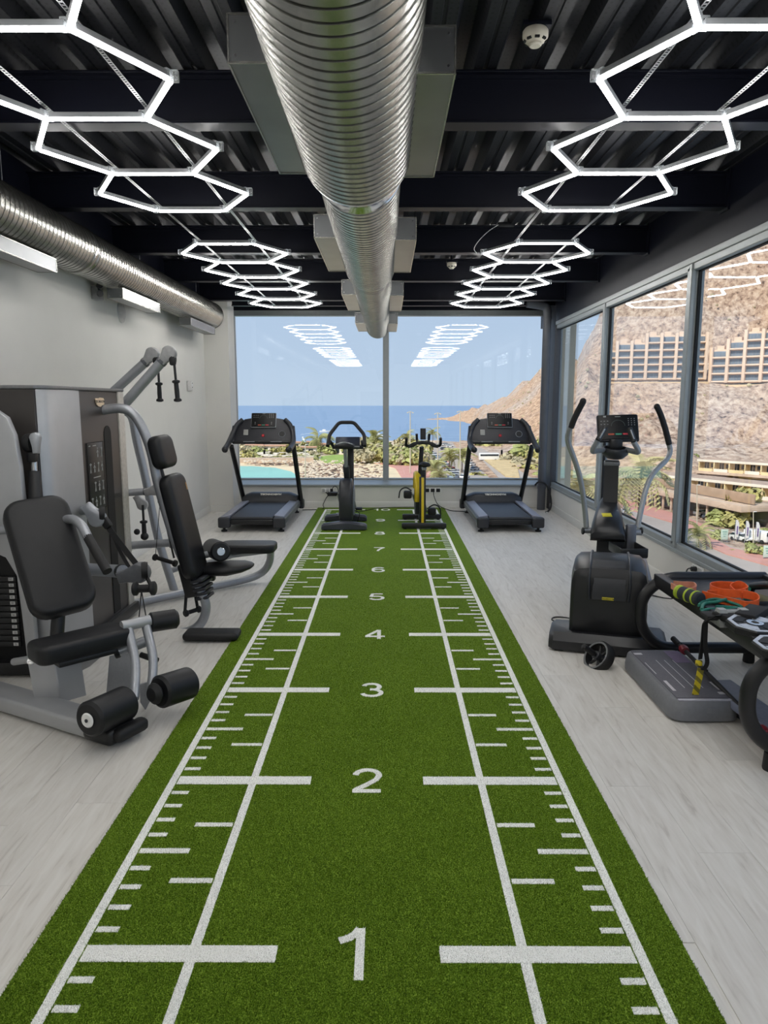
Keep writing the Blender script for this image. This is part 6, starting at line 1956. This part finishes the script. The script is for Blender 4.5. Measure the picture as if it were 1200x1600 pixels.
# ------------------------------------------------------------------ plants
TRUNK = M('grey_brown_bark', (120, 100, 82), 0.9, var=0.2, scale=2)
LEAF = M('sunlit_green_foliage', (160, 164, 100), 0.8, var=0.35, scale=0.5)
LEAF2 = M('yellow_green_foliage', (180, 172, 108), 0.8, var=0.35, scale=0.5)
LEAF3 = M('grey_green_scrub', (178, 166, 132), 0.85, var=0.35, scale=0.5)
def crown_mesh(name, mat, n=420, r=1.0, sq=0.75, leaf=0.16, clumps=9):
    m = MB()
    cs = []
    for _ in range(clumps):
        d = Vector((random.gauss(0, 1), random.gauss(0, 1), random.gauss(0, 0.8))).normalized() * random.uniform(0.25, 0.7) * r
        cs.append((d, random.uniform(0.3, 0.5) * r))
    for _ in range(n):
        c, rr_ = random.choice(cs)
        d = Vector((random.gauss(0, 1), random.gauss(0, 1), random.gauss(0, 1))).normalized()
        p = c + d * rr_ * random.uniform(0.75, 1.05)
        p.z *= sq
        a = (d + Vector((random.uniform(-.6, .6), random.uniform(-.6, .6), random.uniform(-.3, .9)))).normalized()
        R = frame(a)
        s = leaf * random.uniform(0.6, 1.3) * r
        m.add([p + R @ Vector(q) * s for q in ((-1, -0.6, 0), (0.1, -0.9, 0.15), (1, 0.5, 0), (-0.2, 0.9, -0.1))], [(0, 1, 2, 3)])
    return m.mesh(name, mat, 0)
CROWNS = [crown_mesh('crown', LEAF), crown_mesh('crown', LEAF2), crown_mesh('crown', LEAF3)]
_tm = MB()
_tm.tube([(0, 0, 0), (0.03, 0.02, 0.5), (0, 0.03, 1.0)], [0.09, 0.07, 0.05], 6)
TRUNK_ME = _tm.mesh('trunk', TRUNK)
def tree(u, v, Y, r, h, kind, label, group, name='tree'):
    """crown centre at (u, v) at depth Y, crown radius r, trunk height h"""
    c = P(u, v, Y)
    t = thing(name, label, 'tree', (c.x, c.y, c.z - h), group)
    o = inst('crown', CROWNS[kind], t)
    o.matrix_parent_inverse = Matrix.Identity(4)
    o.location = (0, 0, h)
    o.scale = (r, r, r)
    o.rotation_euler = (0, 0, random.uniform(0, 6))
    o = inst('trunk', TRUNK_ME, t)
    o.matrix_parent_inverse = Matrix.Identity(4)
    o.scale = (r * 0.8, r * 0.8, h)
    return t
def crown_depth(v, hc):
    """depth at which a crown hc metres above the street shows at row v"""
    return (25.0 - hc) * 1141.0 / (v - 628.0)
def frond_mesh(L, mat):
    m = MB()
    sp = smooth_path([(0, 0, 0), (L * 0.35, 0, L * 0.22), (L * 0.72, 0, L * 0.10), (L, 0, -L * 0.30)], 4)
    m.tube(sp, L * 0.012, 4)
    n = len(sp)
    for i, p in enumerate(sp[1:], 1):
        for s in (-1, 1):
            for k in range(2):
                q = p + Vector((L * 0.03 * k, 0, 0))
                w = L * (0.30 - 0.16 * abs(i / n - 0.45))
                tip = q + Vector((w * 0.45, s * w, -w * 0.55))
                m.add([q, q + Vector((L * 0.05, 0, 0)), tip], [(0, 1, 2)])
    return m.mesh('frond', mat, 0)
PALMM = M('palm_green', (172, 170, 112), 0.75, var=0.3, scale=0.8)
PALMM2 = M('dry_palm_green', (190, 180, 128), 0.75, var=0.3, scale=0.8)
FROND = frond_mesh(1.0, PALMM)
FROND2 = frond_mesh(1.0, PALMM2)
def palm(u, v, Y, L, h, label, group, nf=22, me=None):
    c = P(u, v, Y)
    t = thing('palm_tree', label, 'palm tree', (c.x, c.y, c.z - h), group)
    o = inst('trunk', TRUNK_ME, t); o.matrix_parent_inverse = Matrix.Identity(4); o.scale = (L * 0.5, L * 0.5, h)
    for k in range(nf):
        o = inst('frond', me or FROND, t)
        o.matrix_parent_inverse = Matrix.Identity(4)
        o.location = (0, 0, h)
        s = L * random.uniform(0.8, 1.1)
        o.scale = (s, s, s)
        o.rotation_euler = (0, random.uniform(-1.1, 0.55), 2 * math.pi * k / nf * 2.4)
    return t
# big palms in front of the side windows
palm(1000, 752, 112, 5.2, 11, 'large palm tree seen right of the trainer column', 'palms below the side windows', 30, FROND2)
palm(905, 775, 118, 5.2, 9, 'large palm tree seen left of the trainer column', 'palms below the side windows', 30, FROND2)
palm(946, 780, 125, 4.6, 8, 'palm tree seen behind the trainer column', 'palms below the side windows', 24, FROND)
palm(1092, 838, crown_depth(838, 2.6), 3.0, 2.6, 'short bushy palm on the pavement beside the tall grey lamp post', 'palms below the side windows', 26, FROND)
palm(1178, 738, 232, 4.5, 5, 'palm tree in front of the upper row of yellow houses', 'palms below the side windows', 22)
# trees at the road below the right pane
tree(1126, 809, crown_depth(809, 2.2), 3.3, 2.2, 0, 'broad green tree beside the covered parking', 'trees below the side windows')
tree(1152, 811, crown_depth(811, 2.2), 3.3, 2.2, 1, 'yellow-green tree behind the white flags', 'trees below the side windows')
tree(1183, 857, crown_depth(857, 1.8), 1.9, 1.8, 0, 'round clipped green bush beside the white van', 'trees below the side windows', 'bush')
tree(1121, 836, crown_depth(836, 1.6), 1.7, 1.6, 0, 'small green bush left of the pale sign board', 'trees below the side windows', 'bush')
tree(1172, 778, crown_depth(778, 6), 4.0, 6, 1, 'thin pale tree in front of the lower yellow houses', 'trees below the side windows')
tree(1203, 832, crown_depth(832, 1.4), 1.8, 1.4, 0, 'green shrub at the right edge behind the white van', 'trees below the side windows', 'bush')
tree(1142, 862, crown_depth(862, 0.7), 0.9, 0.7, 1, 'low dry planting in the roadside bed left of the round bush', 'trees below the side windows', 'bush')
tree(1160, 866, crown_depth(866, 0.7), 0.9, 0.7, 2, 'low dusty planting in the roadside bed nearest the round bush', 'trees below the side windows', 'bush')
tree(1190, 712, 262, 3.5, 3, 0, 'green shrub at the top right above the yellow roofs', 'trees below the side windows', 'bush')
tree(1078, 716, 262, 3.5, 3, 0, 'green shrub at the left end of the yellow roofs', 'trees below the side windows', 'bush')
# trees seen through the back window
for k, (u, v, Y, r, kind) in enumerate(((812, 712, 330, 9, 0), (826, 706, 345, 9, 0), (838, 716, 320, 8, 1), (800, 722, 310, 7, 2), (818, 728, 290, 7, 2), (832, 738, 270, 6, 1), (842, 746, 250, 5, 0), (806, 738, 275, 5, 2))):
    tree(u, v, Y, r, 5, kind, 'olive green tree at the foot of the hill behind the right treadmill', 'trees at the foot of the hill')
tree(757, 697, 420, 9, 6, 0, 'large dark green tree framed by the right treadmill handrails', 'trees at the foot of the hill')
tree(768, 702, 410, 7, 5, 1, 'yellow-green tree right of the large one in the right treadmill frame', 'trees at the foot of the hill')
tree(746, 748, 245, 4, 3, 1, 'small bright green bush at the sill beside the right treadmill post', 'trees at the foot of the hill', 'bush')
tree(851, 690, 360, 6, 5, 0, 'green tree high beside the dark corner post', 'trees at the foot of the hill')
TK = ('leafy green', 'yellow-green', 'dusty grey-green')
for k in range(26):
    kd = random.choice((0, 0, 1, 2))
    u, v = random.uniform(610, 664), random.uniform(690, 716)
    if u > 640 and v < 694:
        continue
    tree(u, v, 27500 / (v + 9 - 628), random.uniform(4.5, 7.5), 5, kd, TK[kd] + ' tree in the grove seen right of the window mullion', 'grove right of the mullion')
for k in range(18):
    kd = random.choice((0, 1, 2))
    u, v = random.uniform(562, 600), random.uniform(692, 714)
    tree(u, v, 27500 / (v + 9 - 628), random.uniform(4.5, 7), 5, kd, TK[kd] + ' tree in the grove seen left of the window mullion', 'grove left of the mullion')
for k in range(34):
    kd = random.choice((0, 1, 2, 2))
    u, v = random.uniform(378, 560), random.uniform(694, 712)
    if u > 492 and v > 702:
        continue
    tree(u, v, 27500 / (v + 6 - 628), random.uniform(2.5, 5), 3, kd, 'small ' + TK[kd] + ' tree in the gardens behind the beach', 'garden trees behind the beach')
for (u, v, Y, L, lab) in ((496, 688, 360, 8, 'tall palm left of the upright bike, against the sea'), (585, 690, 350, 7, 'palm just left of the window mullion, against the sea'), (676, 678, 430, 5, 'single slim palm above the yellow bike, against the sea'),
                          (702, 718, 255, 5, 'palm between the parked cars, left one'), (722, 716, 255, 5, 'palm between the parked cars, beside the tall lamp mast'), (636, 685, 400, 6, 'palm rising from the grove right of the mullion'), (678, 735, 235, 5, 'leafy palm at the sill right of the yellow bike'), (687, 745, 225, 4, 'low palm at the sill beside the parked cars')):
    palm(u, v, Y, L, max(4, P(u, v, Y).z - GZ), lab, 'palms by the shore', 18)
# scrub dots on the rocky slope
sm_ = MB()
for _ in range(420):
    u = random.uniform(760, 1200)
    Y = random.uniform(300, 700)
    if 940 < u and 326 < Y < 372:
        continue
    z = terr(u, Y)
    if abs(terr(u, Y + 3) - terr(u, Y - 3)) / 6 < 0.05:
        continue
    r = random.uniform(0.4, 1.1)
    sm_.sphere((xat(u, Y), Y, z + 0.3), r, 5, 4, (1, 1, 0.8))
tag(sm_.build('hillside_scrub', LEAF3, None, 0), 'scattered dry scrub dotting the rocky slope', 'scrub', None, 'stuff')

# ------------------------------------------------------------------ cars, bus, lamps
TYRE = RUBBER
CARGL = M('dark_car_glass', (40, 46, 54), 0.1, var=0.05)
def make_car(body_mat):
    t = thing('parked_car', 'x', 'car')
    sec = [(-2.1, 0.55, 0.75, 0.70), (-2.0, 0.35, 0.95, 0.82), (-1.2, 0.30, 1.0, 0.88), (1.1, 0.30, 0.98, 0.88), (1.9, 0.35, 0.85, 0.82), (2.1, 0.45, 0.65, 0.70)]
    MB().loft([[(x, -w, z0), (x, -w * 1.02, (z0 + z1) / 2), (x, -w * 0.92, z1), (x, w * 0.92, z1), (x, w * 1.02, (z0 + z1) / 2), (x, w, z0)] for x, z0, z1, w in sec]).build('body', body_mat, t)
    MB().loft([[(x0, -w, z), (x1, -w, z), (x1, w, z), (x0, w, z)] for z, x0, x1, w in ((0.95, -1.9, 1.15, 0.82), (1.38, -1.45, 0.45, 0.66))]).build('windows', CARGL, t, 0)
    MB().loft([[(x0, -w, z), (x1, -w, z), (x1, w, z), (x0, w, z)] for z, x0, x1, w in ((1.37, -1.5, 0.5, 0.69), (1.45, -1.35, 0.3, 0.6))]).build('roof', body_mat, t, 0)
    for x in (-1.3, 1.3):
        for s in (-1, 1):
            MB().cyl((x, s * 0.72, 0.32), (x, s * 0.90, 0.32), 0.32, 14).build('wheel', TYRE, t)
    return t
CARCOL = [('white', (232, 232, 230)), ('silver', (170, 174, 178)), ('dark grey', (84, 88, 94)), ('pale blue', (150, 170, 184)), ('red', (170, 70, 64))]
PROTO = {}
for nm, c in CARCOL:
    PROTO[nm] = make_car(M('car_paint_' + nm.replace(' ', '_'), c, 0.25, 0.1, var=0.02))
USED = set()
def put_car(nm, u, v, rz, label, group, zoff=0.13, z=None):
    p = gnd(u, v) if z is None else G(u, v, z)
    loc = (p.x, p.y, (GZ if z is None else z) + zoff)
    if nm not in USED:
        USED.add(nm)
        o = PROTO[nm]
        o.location = loc
        o.rotation_euler = (0, 0, rz)
    else:
        o = dup(PROTO[nm], loc, rz)
    o['label'] = label
    o['group'] = group
    return o
GRP = 'cars parked along the shore road'
seq = ['white', 'silver', 'white', 'pale blue', 'white', 'dark grey', 'white', 'silver', 'red', 'white', 'white', 'silver']
for k in range(12):
    f_ = k / 11
    u, v = 668 + 44 * f_ ** 0.85, 706 + 38 * f_
    put_car(seq[k], u, v, 0.35, '%s car in the diagonal row parked right of the yellow bike' % seq[k], GRP)
for k, (u, v, nm) in enumerate(((688, 697, 'white'), (697, 696, 'silver'), (703, 699, 'white'), (694, 703, 'dark grey'), (712, 706, 'pale blue'), (716, 709, 'white'))):
    put_car(nm, u, v, 0.2, '%s car in the far group parked near the shore' % nm, GRP)
for k, (u, v, nm) in enumerate(((732, 721, 'white'), (737, 728, 'white'), (742, 735, 'silver'), (726, 748, 'white'), (710, 748, 'pale blue'))):
    put_car(nm, u, v, 0.9, '%s car by the treadmill post along the shore road' % nm, GRP)
GR2 = 'cars below the side windows'
put_car('white', 1097, 806, 0.5, 'white car inside the covered parking', GR2)
put_car('white', 1158, 846, -1.2, 'white car parked beside the flags', GR2)
put_car('silver', 978, 803, 1.3, 'silver car on the road seen right of the trainer column', GR2)
put_car('dark grey', 1110, 812, 0.6, 'dark grey car inside the covered parking', GR2)
# van and bus
t = thing('white_van', 'white van parked right of the flags, under the side window', 'van', gnd(1183, 848))
c = gnd(1183, 848)
VANM = M('white_van_paint', (236, 234, 230), 0.3, var=0.02)
Rv = Matrix.Rotation(-1.0, 3, 'Z')
m = MB().rbox(c + Vector((0, 0, 1.35)), (4.4, 2.0, 1.9), Rv, bevel=0.25, seg=3)
m.build('body', VANM, t)
MB().rbox(c + Vector((0, 0, 1.85)) + Rv @ Vector((1.85, 0, 0)), (0.9, 1.8, 0.7), Rv, bevel=0.1).build('windscreen', CARGL, t)
for x in (-1.4, 1.4):
    for s in (-1, 1):
        MB().cyl(c + Rv @ Vector((x, s * 0.85, 0.45)), c + Rv @ Vector((x, s * 1.08, 0.45)), 0.38, 14).build('wheel', TYRE, t)
c = P(764, 714, 308)
t = thing('coach_bus', 'white coach parked at the foot of the hill, framed by the right treadmill', 'bus', c)
MB().rbox(c + Vector((0, 0, 0.2)), (8.6, 2.6, 3.0), Matrix.Rotation(0.05, 3, 'Z'), bevel=0.3, seg=3).build('body', VANM, t)
MB().rbox(c + Vector((0, -0.05, 0.85)), (8.0, 2.62, 0.9), Matrix.Rotation(0.05, 3, 'Z'), bevel=0.15).build('windows', CARGL, t)
for x in (-2.8, 2.7):
    MB().cyl(c + Vector((x, -1.4, -1.3)), c + Vector((x, -1.0, -1.3)), 0.5, 16).build('wheel', TYRE, t)
def mast(u, v0, v1, Y, label, head='cross', group='tall lamp masts'):
    a, b = P(u, v1, Y), P(u, v0, Y)
    a.z = min(a.z, GZ) if Y > 150 else a.z
    t = thing('lamp_mast', label, 'street lamp', a, group)
    LM = M('pale_lamp_paint', (196, 186, 164), 0.6, var=0.05)
    k = Y / 250.0
    MB().tube([a, b], [0.24 * k, 0.15 * k], 8).build('pole', LM, t)
    if head == 'cross':
        for s in (-1, 1):
            MB().tube([b, b + Vector((s * 0.9 * k, 0, -0.3 * k))], 0.10 * k, 6).build('arm', LM, t)
            MB().rbox(b + Vector((s * 0.9 * k, 0, -0.4 * k)), (0.55 * k, 0.5 * k, 0.35 * k), bevel=0.06 * k).build('lamp_head', LM, t)
    else:
        MB().tube([b, b + Vector((0.5 * k, 0, 0.1 * k))], 0.10 * k, 6).build('arm', LM, t)
        MB().rbox(b + Vector((0.6 * k, 0, 0.1 * k)), (1.1 * k, 0.6 * k, 0.2 * k), bevel=0.06 * k).build('lamp_head', VANM, t)
    return t
mast(641, 643, 745, 250, 'tall slim lamp mast right of the mullion, leftmost of three')
mast(684, 645, 745, 250, 'tall slim lamp mast above the yellow bike, middle of three')
mast(719, 642, 752, 235, 'tall slim lamp mast beside the right treadmill, rightmost of three')
mast(1089, 758, 850, 130, 'grey street lamp standing on the pavement by the short palm', 'single')
mast(1177, 800, 876, 118, 'slim street lamp right of the white flags', 'single')
lp = mast(477, 695, 760, 210, 'slim lamp post carrying a seagull, left of the upright bike', 'single')
t = thing('seagull', 'white seagull perched on the lamp post beside the left treadmill', 'bird', P(476, 690, 209))
g = P(475.5, 687.5, 209)
m = MB()
rings = []
for k, (d, r) in enumerate(((-0.9, 0.05), (-0.6, 0.22), (-0.2, 0.42), (0.2, 0.45), (0.5, 0.28), (0.62, 0.2))):
    cc = g + Vector((-0.5 * d, 0, 0.75 * d))
    rings.append([cc + Vector((r * math.cos(a), r * math.sin(a), 0)) for a in [2 * math.pi * j / 10 for j in range(10)]])
m.loft(rings)
m.sphere(g + Vector((-0.40, 0, 0.72)), 0.26, 10, 8)
m.build('body', VANM, t)
MB().lathe([(0.07, 0), (0, 0.28)], g + Vector((-0.62, 0, 0.70)), (-1, 0, -0.1), 8).build('beak', M('yellow_beak', (210, 170, 60), 0.5), t)
MB().tube([g + Vector((0.2, -0.38, 0.1)), g + Vector((0.55, -0.2, -0.75))], [0.18, 0.05], 8).build('wing', M('grey_wing', (150, 152, 156), 0.7), t)
# boat with wake, pavilion roof
b0 = gnd(508, 675.5, GZ - 2.7)
t = thing('motor_boat', 'small white motor boat crossing the sea', 'boat', b0)
MB().loft([[(b0.x + x, b0.y - w, b0.z + z0), (b0.x + x, b0.y + w, b0.z + z0), (b0.x + x, b0.y + w * 1.2, b0.z + 1.6), (b0.x + x, b0.y - w * 1.2, b0.z + 1.6)] for x, w, z0 in ((-5, 1.4, 0.1), (2, 1.5, 0.1), (5.5, 0.2, 0.9))]).build('hull', VANM, t, 0)
MB().rbox(b0 + Vector((-1, 0, 2.1)), (3, 1.8, 1.2), bevel=0.2).build('cabin', VANM, t)
w0 = gnd(470, 679, GZ - 2.7)
wk = MB().prism([tuple(b0 + Vector((-4, 0.6, 0.02))), tuple(b0 + Vector((-4, -0.6, 0.02))), (w0.x, w0.y - 3.5, b0.z + 0.02), (w0.x, w0.y + 3.5, b0.z + 0.02)], (0, 0, 0.12))
tag(wk.build('boat_wake', M('white_foam', (226, 236, 244), 0.8), None, 0), 'white wake trailing behind the motor boat', 'wake')
pv = P(591, 681, 395)
t = thing('beach_pavilion', 'white pointed pavilion roof on the shore left of the mullion', 'pavilion', pv)
MB().lathe([(5.2, -1.0), (4.8, -0.6), (2.0, 0.6), (0.3, 1.8), (0, 1.9)], pv, (0, 0, 1), 12).build('roof', VANM, t)
for k in range(6):
    a = 2 * math.pi * k / 6
    MB().tube([pv + Vector((4.2 * math.cos(a), 4.2 * math.sin(a), -4.5)), pv + Vector((4.2 * math.cos(a), 4.2 * math.sin(a), -0.8))], 0.15, 6).build('post', STONE, t)
# low bridge arcade on the promenade
t = thing('promenade_viaduct', 'low pale viaduct with dark arches behind the beach', 'viaduct', gnd(570, 722))
a, b = gnd(560, 716), gnd(592, 722)
d = (b - a); d.z = 0; d.normalize()
Rv = frame((0, 0, 1), d)
L = (b - a).length
MB().rbox((a + b) / 2 + Vector((0, 0, 3.6)), (L, 3.0, 1.0), Rv, bevel=0.05).build('deck', STONE, t)
for k in range(9):
    MB().rbox(a.lerp(b, (k + 0.5) / 9) + Vector((0, 0, 1.6)), (0.8, 2.6, 3.4), Rv, bevel=0.05).build('pier', STONE, t)
# white flat-roofed buildings behind the beach
BW = M('white_render', (236, 226, 208), 0.85, var=0.06, scale=0.3)
for k in range(12):
    u, v = 384 + k * 15 + random.uniform(-4, 4), random.uniform(698, 709)
    c = gnd(u, v + 2)
    w, dd_, h = random.uniform(6, 12), random.uniform(4, 8), random.uniform(2.5, 4.5)
    t = thing('beach_house', 'low white flat-roofed building among the gardens behind the beach', 'building', (c.x, c.y, GZ), 'low buildings behind the beach')
    MB().box(c.x - w / 2, c.x + w / 2, c.y, c.y + dd_, GZ, GZ + h).build('wall', BW, t, 0)
    MB().box(c.x - w / 2 - .4, c.x + w / 2 + .4, c.y - .8, c.y + dd_ + .4, GZ + h, GZ + h + 0.4).build('roof', M('pale_terracotta', (206, 160, 132), 0.9), t, 0)
    for j in range(3):
        MB().box(c.x - w * 0.4 + j * w * 0.3, c.x - w * 0.4 + j * w * 0.3 + w * 0.18, c.y - 0.08, c.y, GZ + 0.6, GZ + h * 0.8).build('window', CARGL, t, 0)

# ------------------------------------------------------------------ hotel on the cliff
HOT = M('pale_pink_render', (228, 202, 178), 0.85, var=0.05, scale=0.2)
HGL = M('blue_grey_balcony_glass', (112, 124, 138), 0.3, var=0.15, scale=0.3)
HSH = M('shade_grey_balcony_frame', (150, 146, 144), 0.8, var=0.15, scale=0.4)  # grey tone with the shade of the balconies put into the colour
def hotel(label, u0, u1, Y0, Y1, nb, tops, zb, fh):
    a, b = Vector((xat(u0, Y0), Y0, zb)), Vector((xat(u1, Y1), Y1, zb))
    d = (b - a); L = d.length; d.normalize()
    nrm = Vector((d.y, -d.x, 0))
    if nrm.y > 0:
        nrm = -nrm
    R = Matrix((d, -nrm, Vector((0, 0, 1)))).transposed()
    t = thing('cliff_hotel', label, 'hotel', a, 'hotels on the cliff')
    bw = L / nb
    def loc(x, y, z):
        return a + d * x - nrm * y + Vector((0, 0, z))
    for i in range(nb):
        nf = tops[i]
        MB().rbox(loc(bw * (i + 0.5), 5.5, nf * fh / 2), (bw * 1.0, 8.0, nf * fh + 1.0), R, bevel=0.1, seg=1).build('wall', HOT, t)
        for f in range(nf):
            z = f * fh
            w = MB().rbox(loc(bw * (i + 0.5), 1.42, z + fh * 0.52), (bw * 0.80, 0.3, fh * 0.76), R, bevel=0.3, seg=2).build('window', HGL, t)
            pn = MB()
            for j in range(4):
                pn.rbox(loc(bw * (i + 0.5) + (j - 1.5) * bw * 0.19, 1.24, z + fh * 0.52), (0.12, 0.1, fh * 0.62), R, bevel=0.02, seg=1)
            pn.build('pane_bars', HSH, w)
            MB().rbox(loc(bw * (i + 0.5), 0.6, z + fh * 0.10), (bw * 0.96, 2.2, fh * 0.20), R, bevel=0.1, seg=1).build('balcony_slab', HOT, t)
        # rooftop block
        MB().rbox(loc(bw * (i + 0.45), 5.0, nf * fh + 1.0), (bw * 0.45, 5.0, 2.4), R, bevel=0.1, seg=1).build('roof_block', HOT, t)
    for i in range(nb + 1):
        nf = max(tops[max(0, i - 1)], tops[min(nb - 1, i)])
        MB().rbox(loc(bw * i, 0.5, nf * fh / 2 + 0.6), (bw * 0.20, 2.8, nf * fh + 1.6), R, bevel=0.25, seg=2).build('pier', HOT, t)
    MB().rbox(loc(L / 2, 1.5, -3.4), (L + 3, 6.0, 4.6), R, bevel=0.1).build('podium_wall', M('podium_stone', (214, 186, 150), 0.9, var=0.10, scale=0.3), t)
    return t
hotel('terraced pale hotel on the cliff seen through the middle side pane', 938, 1098, 345, 335, 7, [4, 5, 5, 6, 6, 6, 6], 12.0, 3.3)
hotel('pale balconied hotel on the cliff seen through the right side pane', 1106, 1330, 336, 300, 8, [4, 5, 6, 6, 7, 7, 7, 7], 10.5, 3.6)
# ------------------------------------------------------------------ yellow terraced houses and covered parking
YEL = M('warm_yellow_render', (232, 210, 160), 0.85, var=0.08, scale=0.3)
ROOFS = M('flat_roof_gravel', (186, 160, 140), 0.9, var=0.12, scale=0.4)
def row_houses(label, u0, v0, Y0, u1, v1, Y1, n, h, group):
    a, b = P(u0, v0, Y0), P(u1, v1, Y1)
    a.z = b.z = (a.z + b.z) / 2
    d = (b - a); L = d.length; d.normalize()
    nrm = Vector((d.y, -d.x, 0))
    if nrm.y > 0:
        nrm = -nrm
    R = Matrix((d, -nrm, Vector((0, 0, 1)))).transposed()
    t = thing('terrace_row', label, 'houses', a, group)
    def loc(x, y, z):
        return a + d * x - nrm * y + Vector((0, 0, z))
    MB().rbox(loc(L / 2, 4.5, h / 2 - 1), (L, 7, h + 2), R, bevel=0.05, seg=1).build('wall', YEL, t)
    MB().rbox(loc(L / 2, 3.5, h + 0.25), (L + 1, 10, 0.55), R, bevel=0.08, seg=1).build('roof', ROOFS, t)
    MB().rbox(loc(L / 2, -1.55, h + 0.25), (L + 1, 0.25, 0.75), R, bevel=0.05, seg=1).build('fascia', BW, t)
    MB().rbox(loc(L / 2, -1.0, -0.5), (L, 4.0, 0.9), R, bevel=0.05, seg=1).build('terrace', STONE, t)
    bw = L / n
    for i in range(n):
        MB().rbox(loc(bw * i + 0.2, -0.2, h / 2), (0.35, 2.6, h), R, bevel=0.04, seg=1).build('party_wall', YEL, t)
        w = MB().rbox(loc(bw * (i + 0.35), 0.95, h * 0.45), (bw * 0.28, 0.2, h * 0.8), R, bevel=0.04, seg=1).build('door', CARGL, t)
        MB().rbox(loc(bw * (i + 0.35), 0.83, h * 0.45), (0.12, 0.1, h * 0.78), R, bevel=0.02, seg=1).build('door_bar', BW, w)
        MB().rbox(loc(bw * (i + 0.72), 0.95, h * 0.55), (bw * 0.18, 0.2, h * 0.45), R, bevel=0.04, seg=1).build('window', CARGL, t)
        MB().rbox(loc(bw * (i + 0.6), -2.6, 0.4), (bw * 0.9, 0.2, 1.0), R, bevel=0.04, seg=1).build('parapet', BW if i % 2 else YEL, t)
    return t
G3 = 'rows of yellow terraced houses'
row_houses('upper row of yellow terraced houses under the grey flat roof', 1094, 733, 238, 1330, 752, 205, 9, 3.0, G3)
row_houses('lower row of yellow terraced houses above the covered parking', 1010, 757, 215, 1330, 795, 165, 11, 3.0, G3)
a, b = gnd(1000, 789), gnd(1135, 822)
d = (b - a); d.z = 0; L = d.length; d.normalize()
Rv = frame((0, 0, 1), d)
nb_ = Vector((-d.y, d.x, 0))
t = thing('covered_parking', 'long open-fronted covered parking with slim posts by the road', 'carport', a)
MB().rbox((a + b) / 2 + nb_ * 3 + Vector((0, 0, 4.2)), (L + 10, 8, 1.3), Rv, bevel=0.1).build('roof', STONE, t)
MB().rbox((a + b) / 2 + nb_ * 2.0 + Vector((0, 0, 6.0)), (L + 10, 0.4, 2.0), Rv, bevel=0.1).build('parapet', M('brown_stone_wall', (176, 148, 124), 0.9, var=0.15, scale=0.6), t)
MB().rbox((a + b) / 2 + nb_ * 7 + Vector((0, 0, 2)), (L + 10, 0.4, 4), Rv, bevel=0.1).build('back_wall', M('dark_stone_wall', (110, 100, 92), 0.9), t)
for k in range(11):
    MB().rbox(a.lerp(b, k / 10) + Vector((0, 0, 1.9)), (0.4, 0.4, 3.8), Rv, bevel=0.03).build('post', STONE, t)
# flags and boards
for k, (u, v) in enumerate(((1147, 838), (1163, 840), (1179, 842))):
    p = gnd(u, v + 10)
    t = thing('feather_flag', 'white feather flag by the roadside, %s of three' % ('leftmost', 'middle', 'rightmost')[k], 'flag', p, 'white feather flags')
    MB().tube([p, p + Vector((0, 0, 4.2))], 0.05, 6).build('pole', SILVER, t)
    MB().prism([p + Vector((0.05, 0, 1.0)), p + Vector((0.75, 0.1, 1.0)), p + Vector((0.75, 0.1, 3.4)), p + Vector((0.45, 0.05, 4.1)), p + Vector((0.05, 0, 4.2))], (0, 0.03, 0)).build('cloth', VANM, t, 0)
    MB().rbox(p + Vector((0.4, -0.02, 2.3)), (0.22, 0.03, 1.5), bevel=0.01).build('print', M('violet_flag_print', (120, 100, 150), 0.8), t)
for k, (u, v, lab) in enumerate(((1131, 848, 'pale green sign board on the pavement beside the flags'), (1198, 876, 'pale green sign board at the right edge of the picture'))):
    p = gnd(u, v)
    t = thing('sign_board', lab, 'sign', p)
    BRD = M('pale_green_board', (196, 214, 200), 0.6)
    MB().rbox(p + Vector((0, 0, 1.5)), (1.3, 0.12, 1.9), bevel=0.05).build('panel', BRD, t)
    for s in (-1, 1):
        MB().tube([p + Vector((s * 0.55, 0, 0)), p + Vector((s * 0.55, 0, 0.7))], 0.05, 6).build('post', SILVER, t)
    for j in range(3):
        MB().rbox(p + Vector((0, -0.07, 2.0 - 0.4 * j)), (0.8 - 0.2 * j, 0.03, 0.12), bevel=0.01).build('print', M('teal_sign_print', (90, 150, 140), 0.7), t)
# mountain road barrier above the houses
m = MB()
prev = None
pl = []
for u in range(1040, 1330, 10):
    Y = 300 + (u - 1040) * (250 - 300) / 290
    pl.append(Vector((xat(u, Y), Y, hz(686 + (u - 1060) * 0.14, Y))))
m.tube(pl, 0.8, 6)
tag(m.build('road_barrier', STONE, None, 0), 'pale road parapet crossing the slope above the houses', 'barrier')
# cream return wall outside the first side pane
struct('wall_return', MB().box(2.74, 3.04, 11.75, 12.1, -2, 4.2), M('cream_render', (216, 200, 172), 0.8, var=0.05, scale=2), 'cream outside wall edge beyond the first side pane')
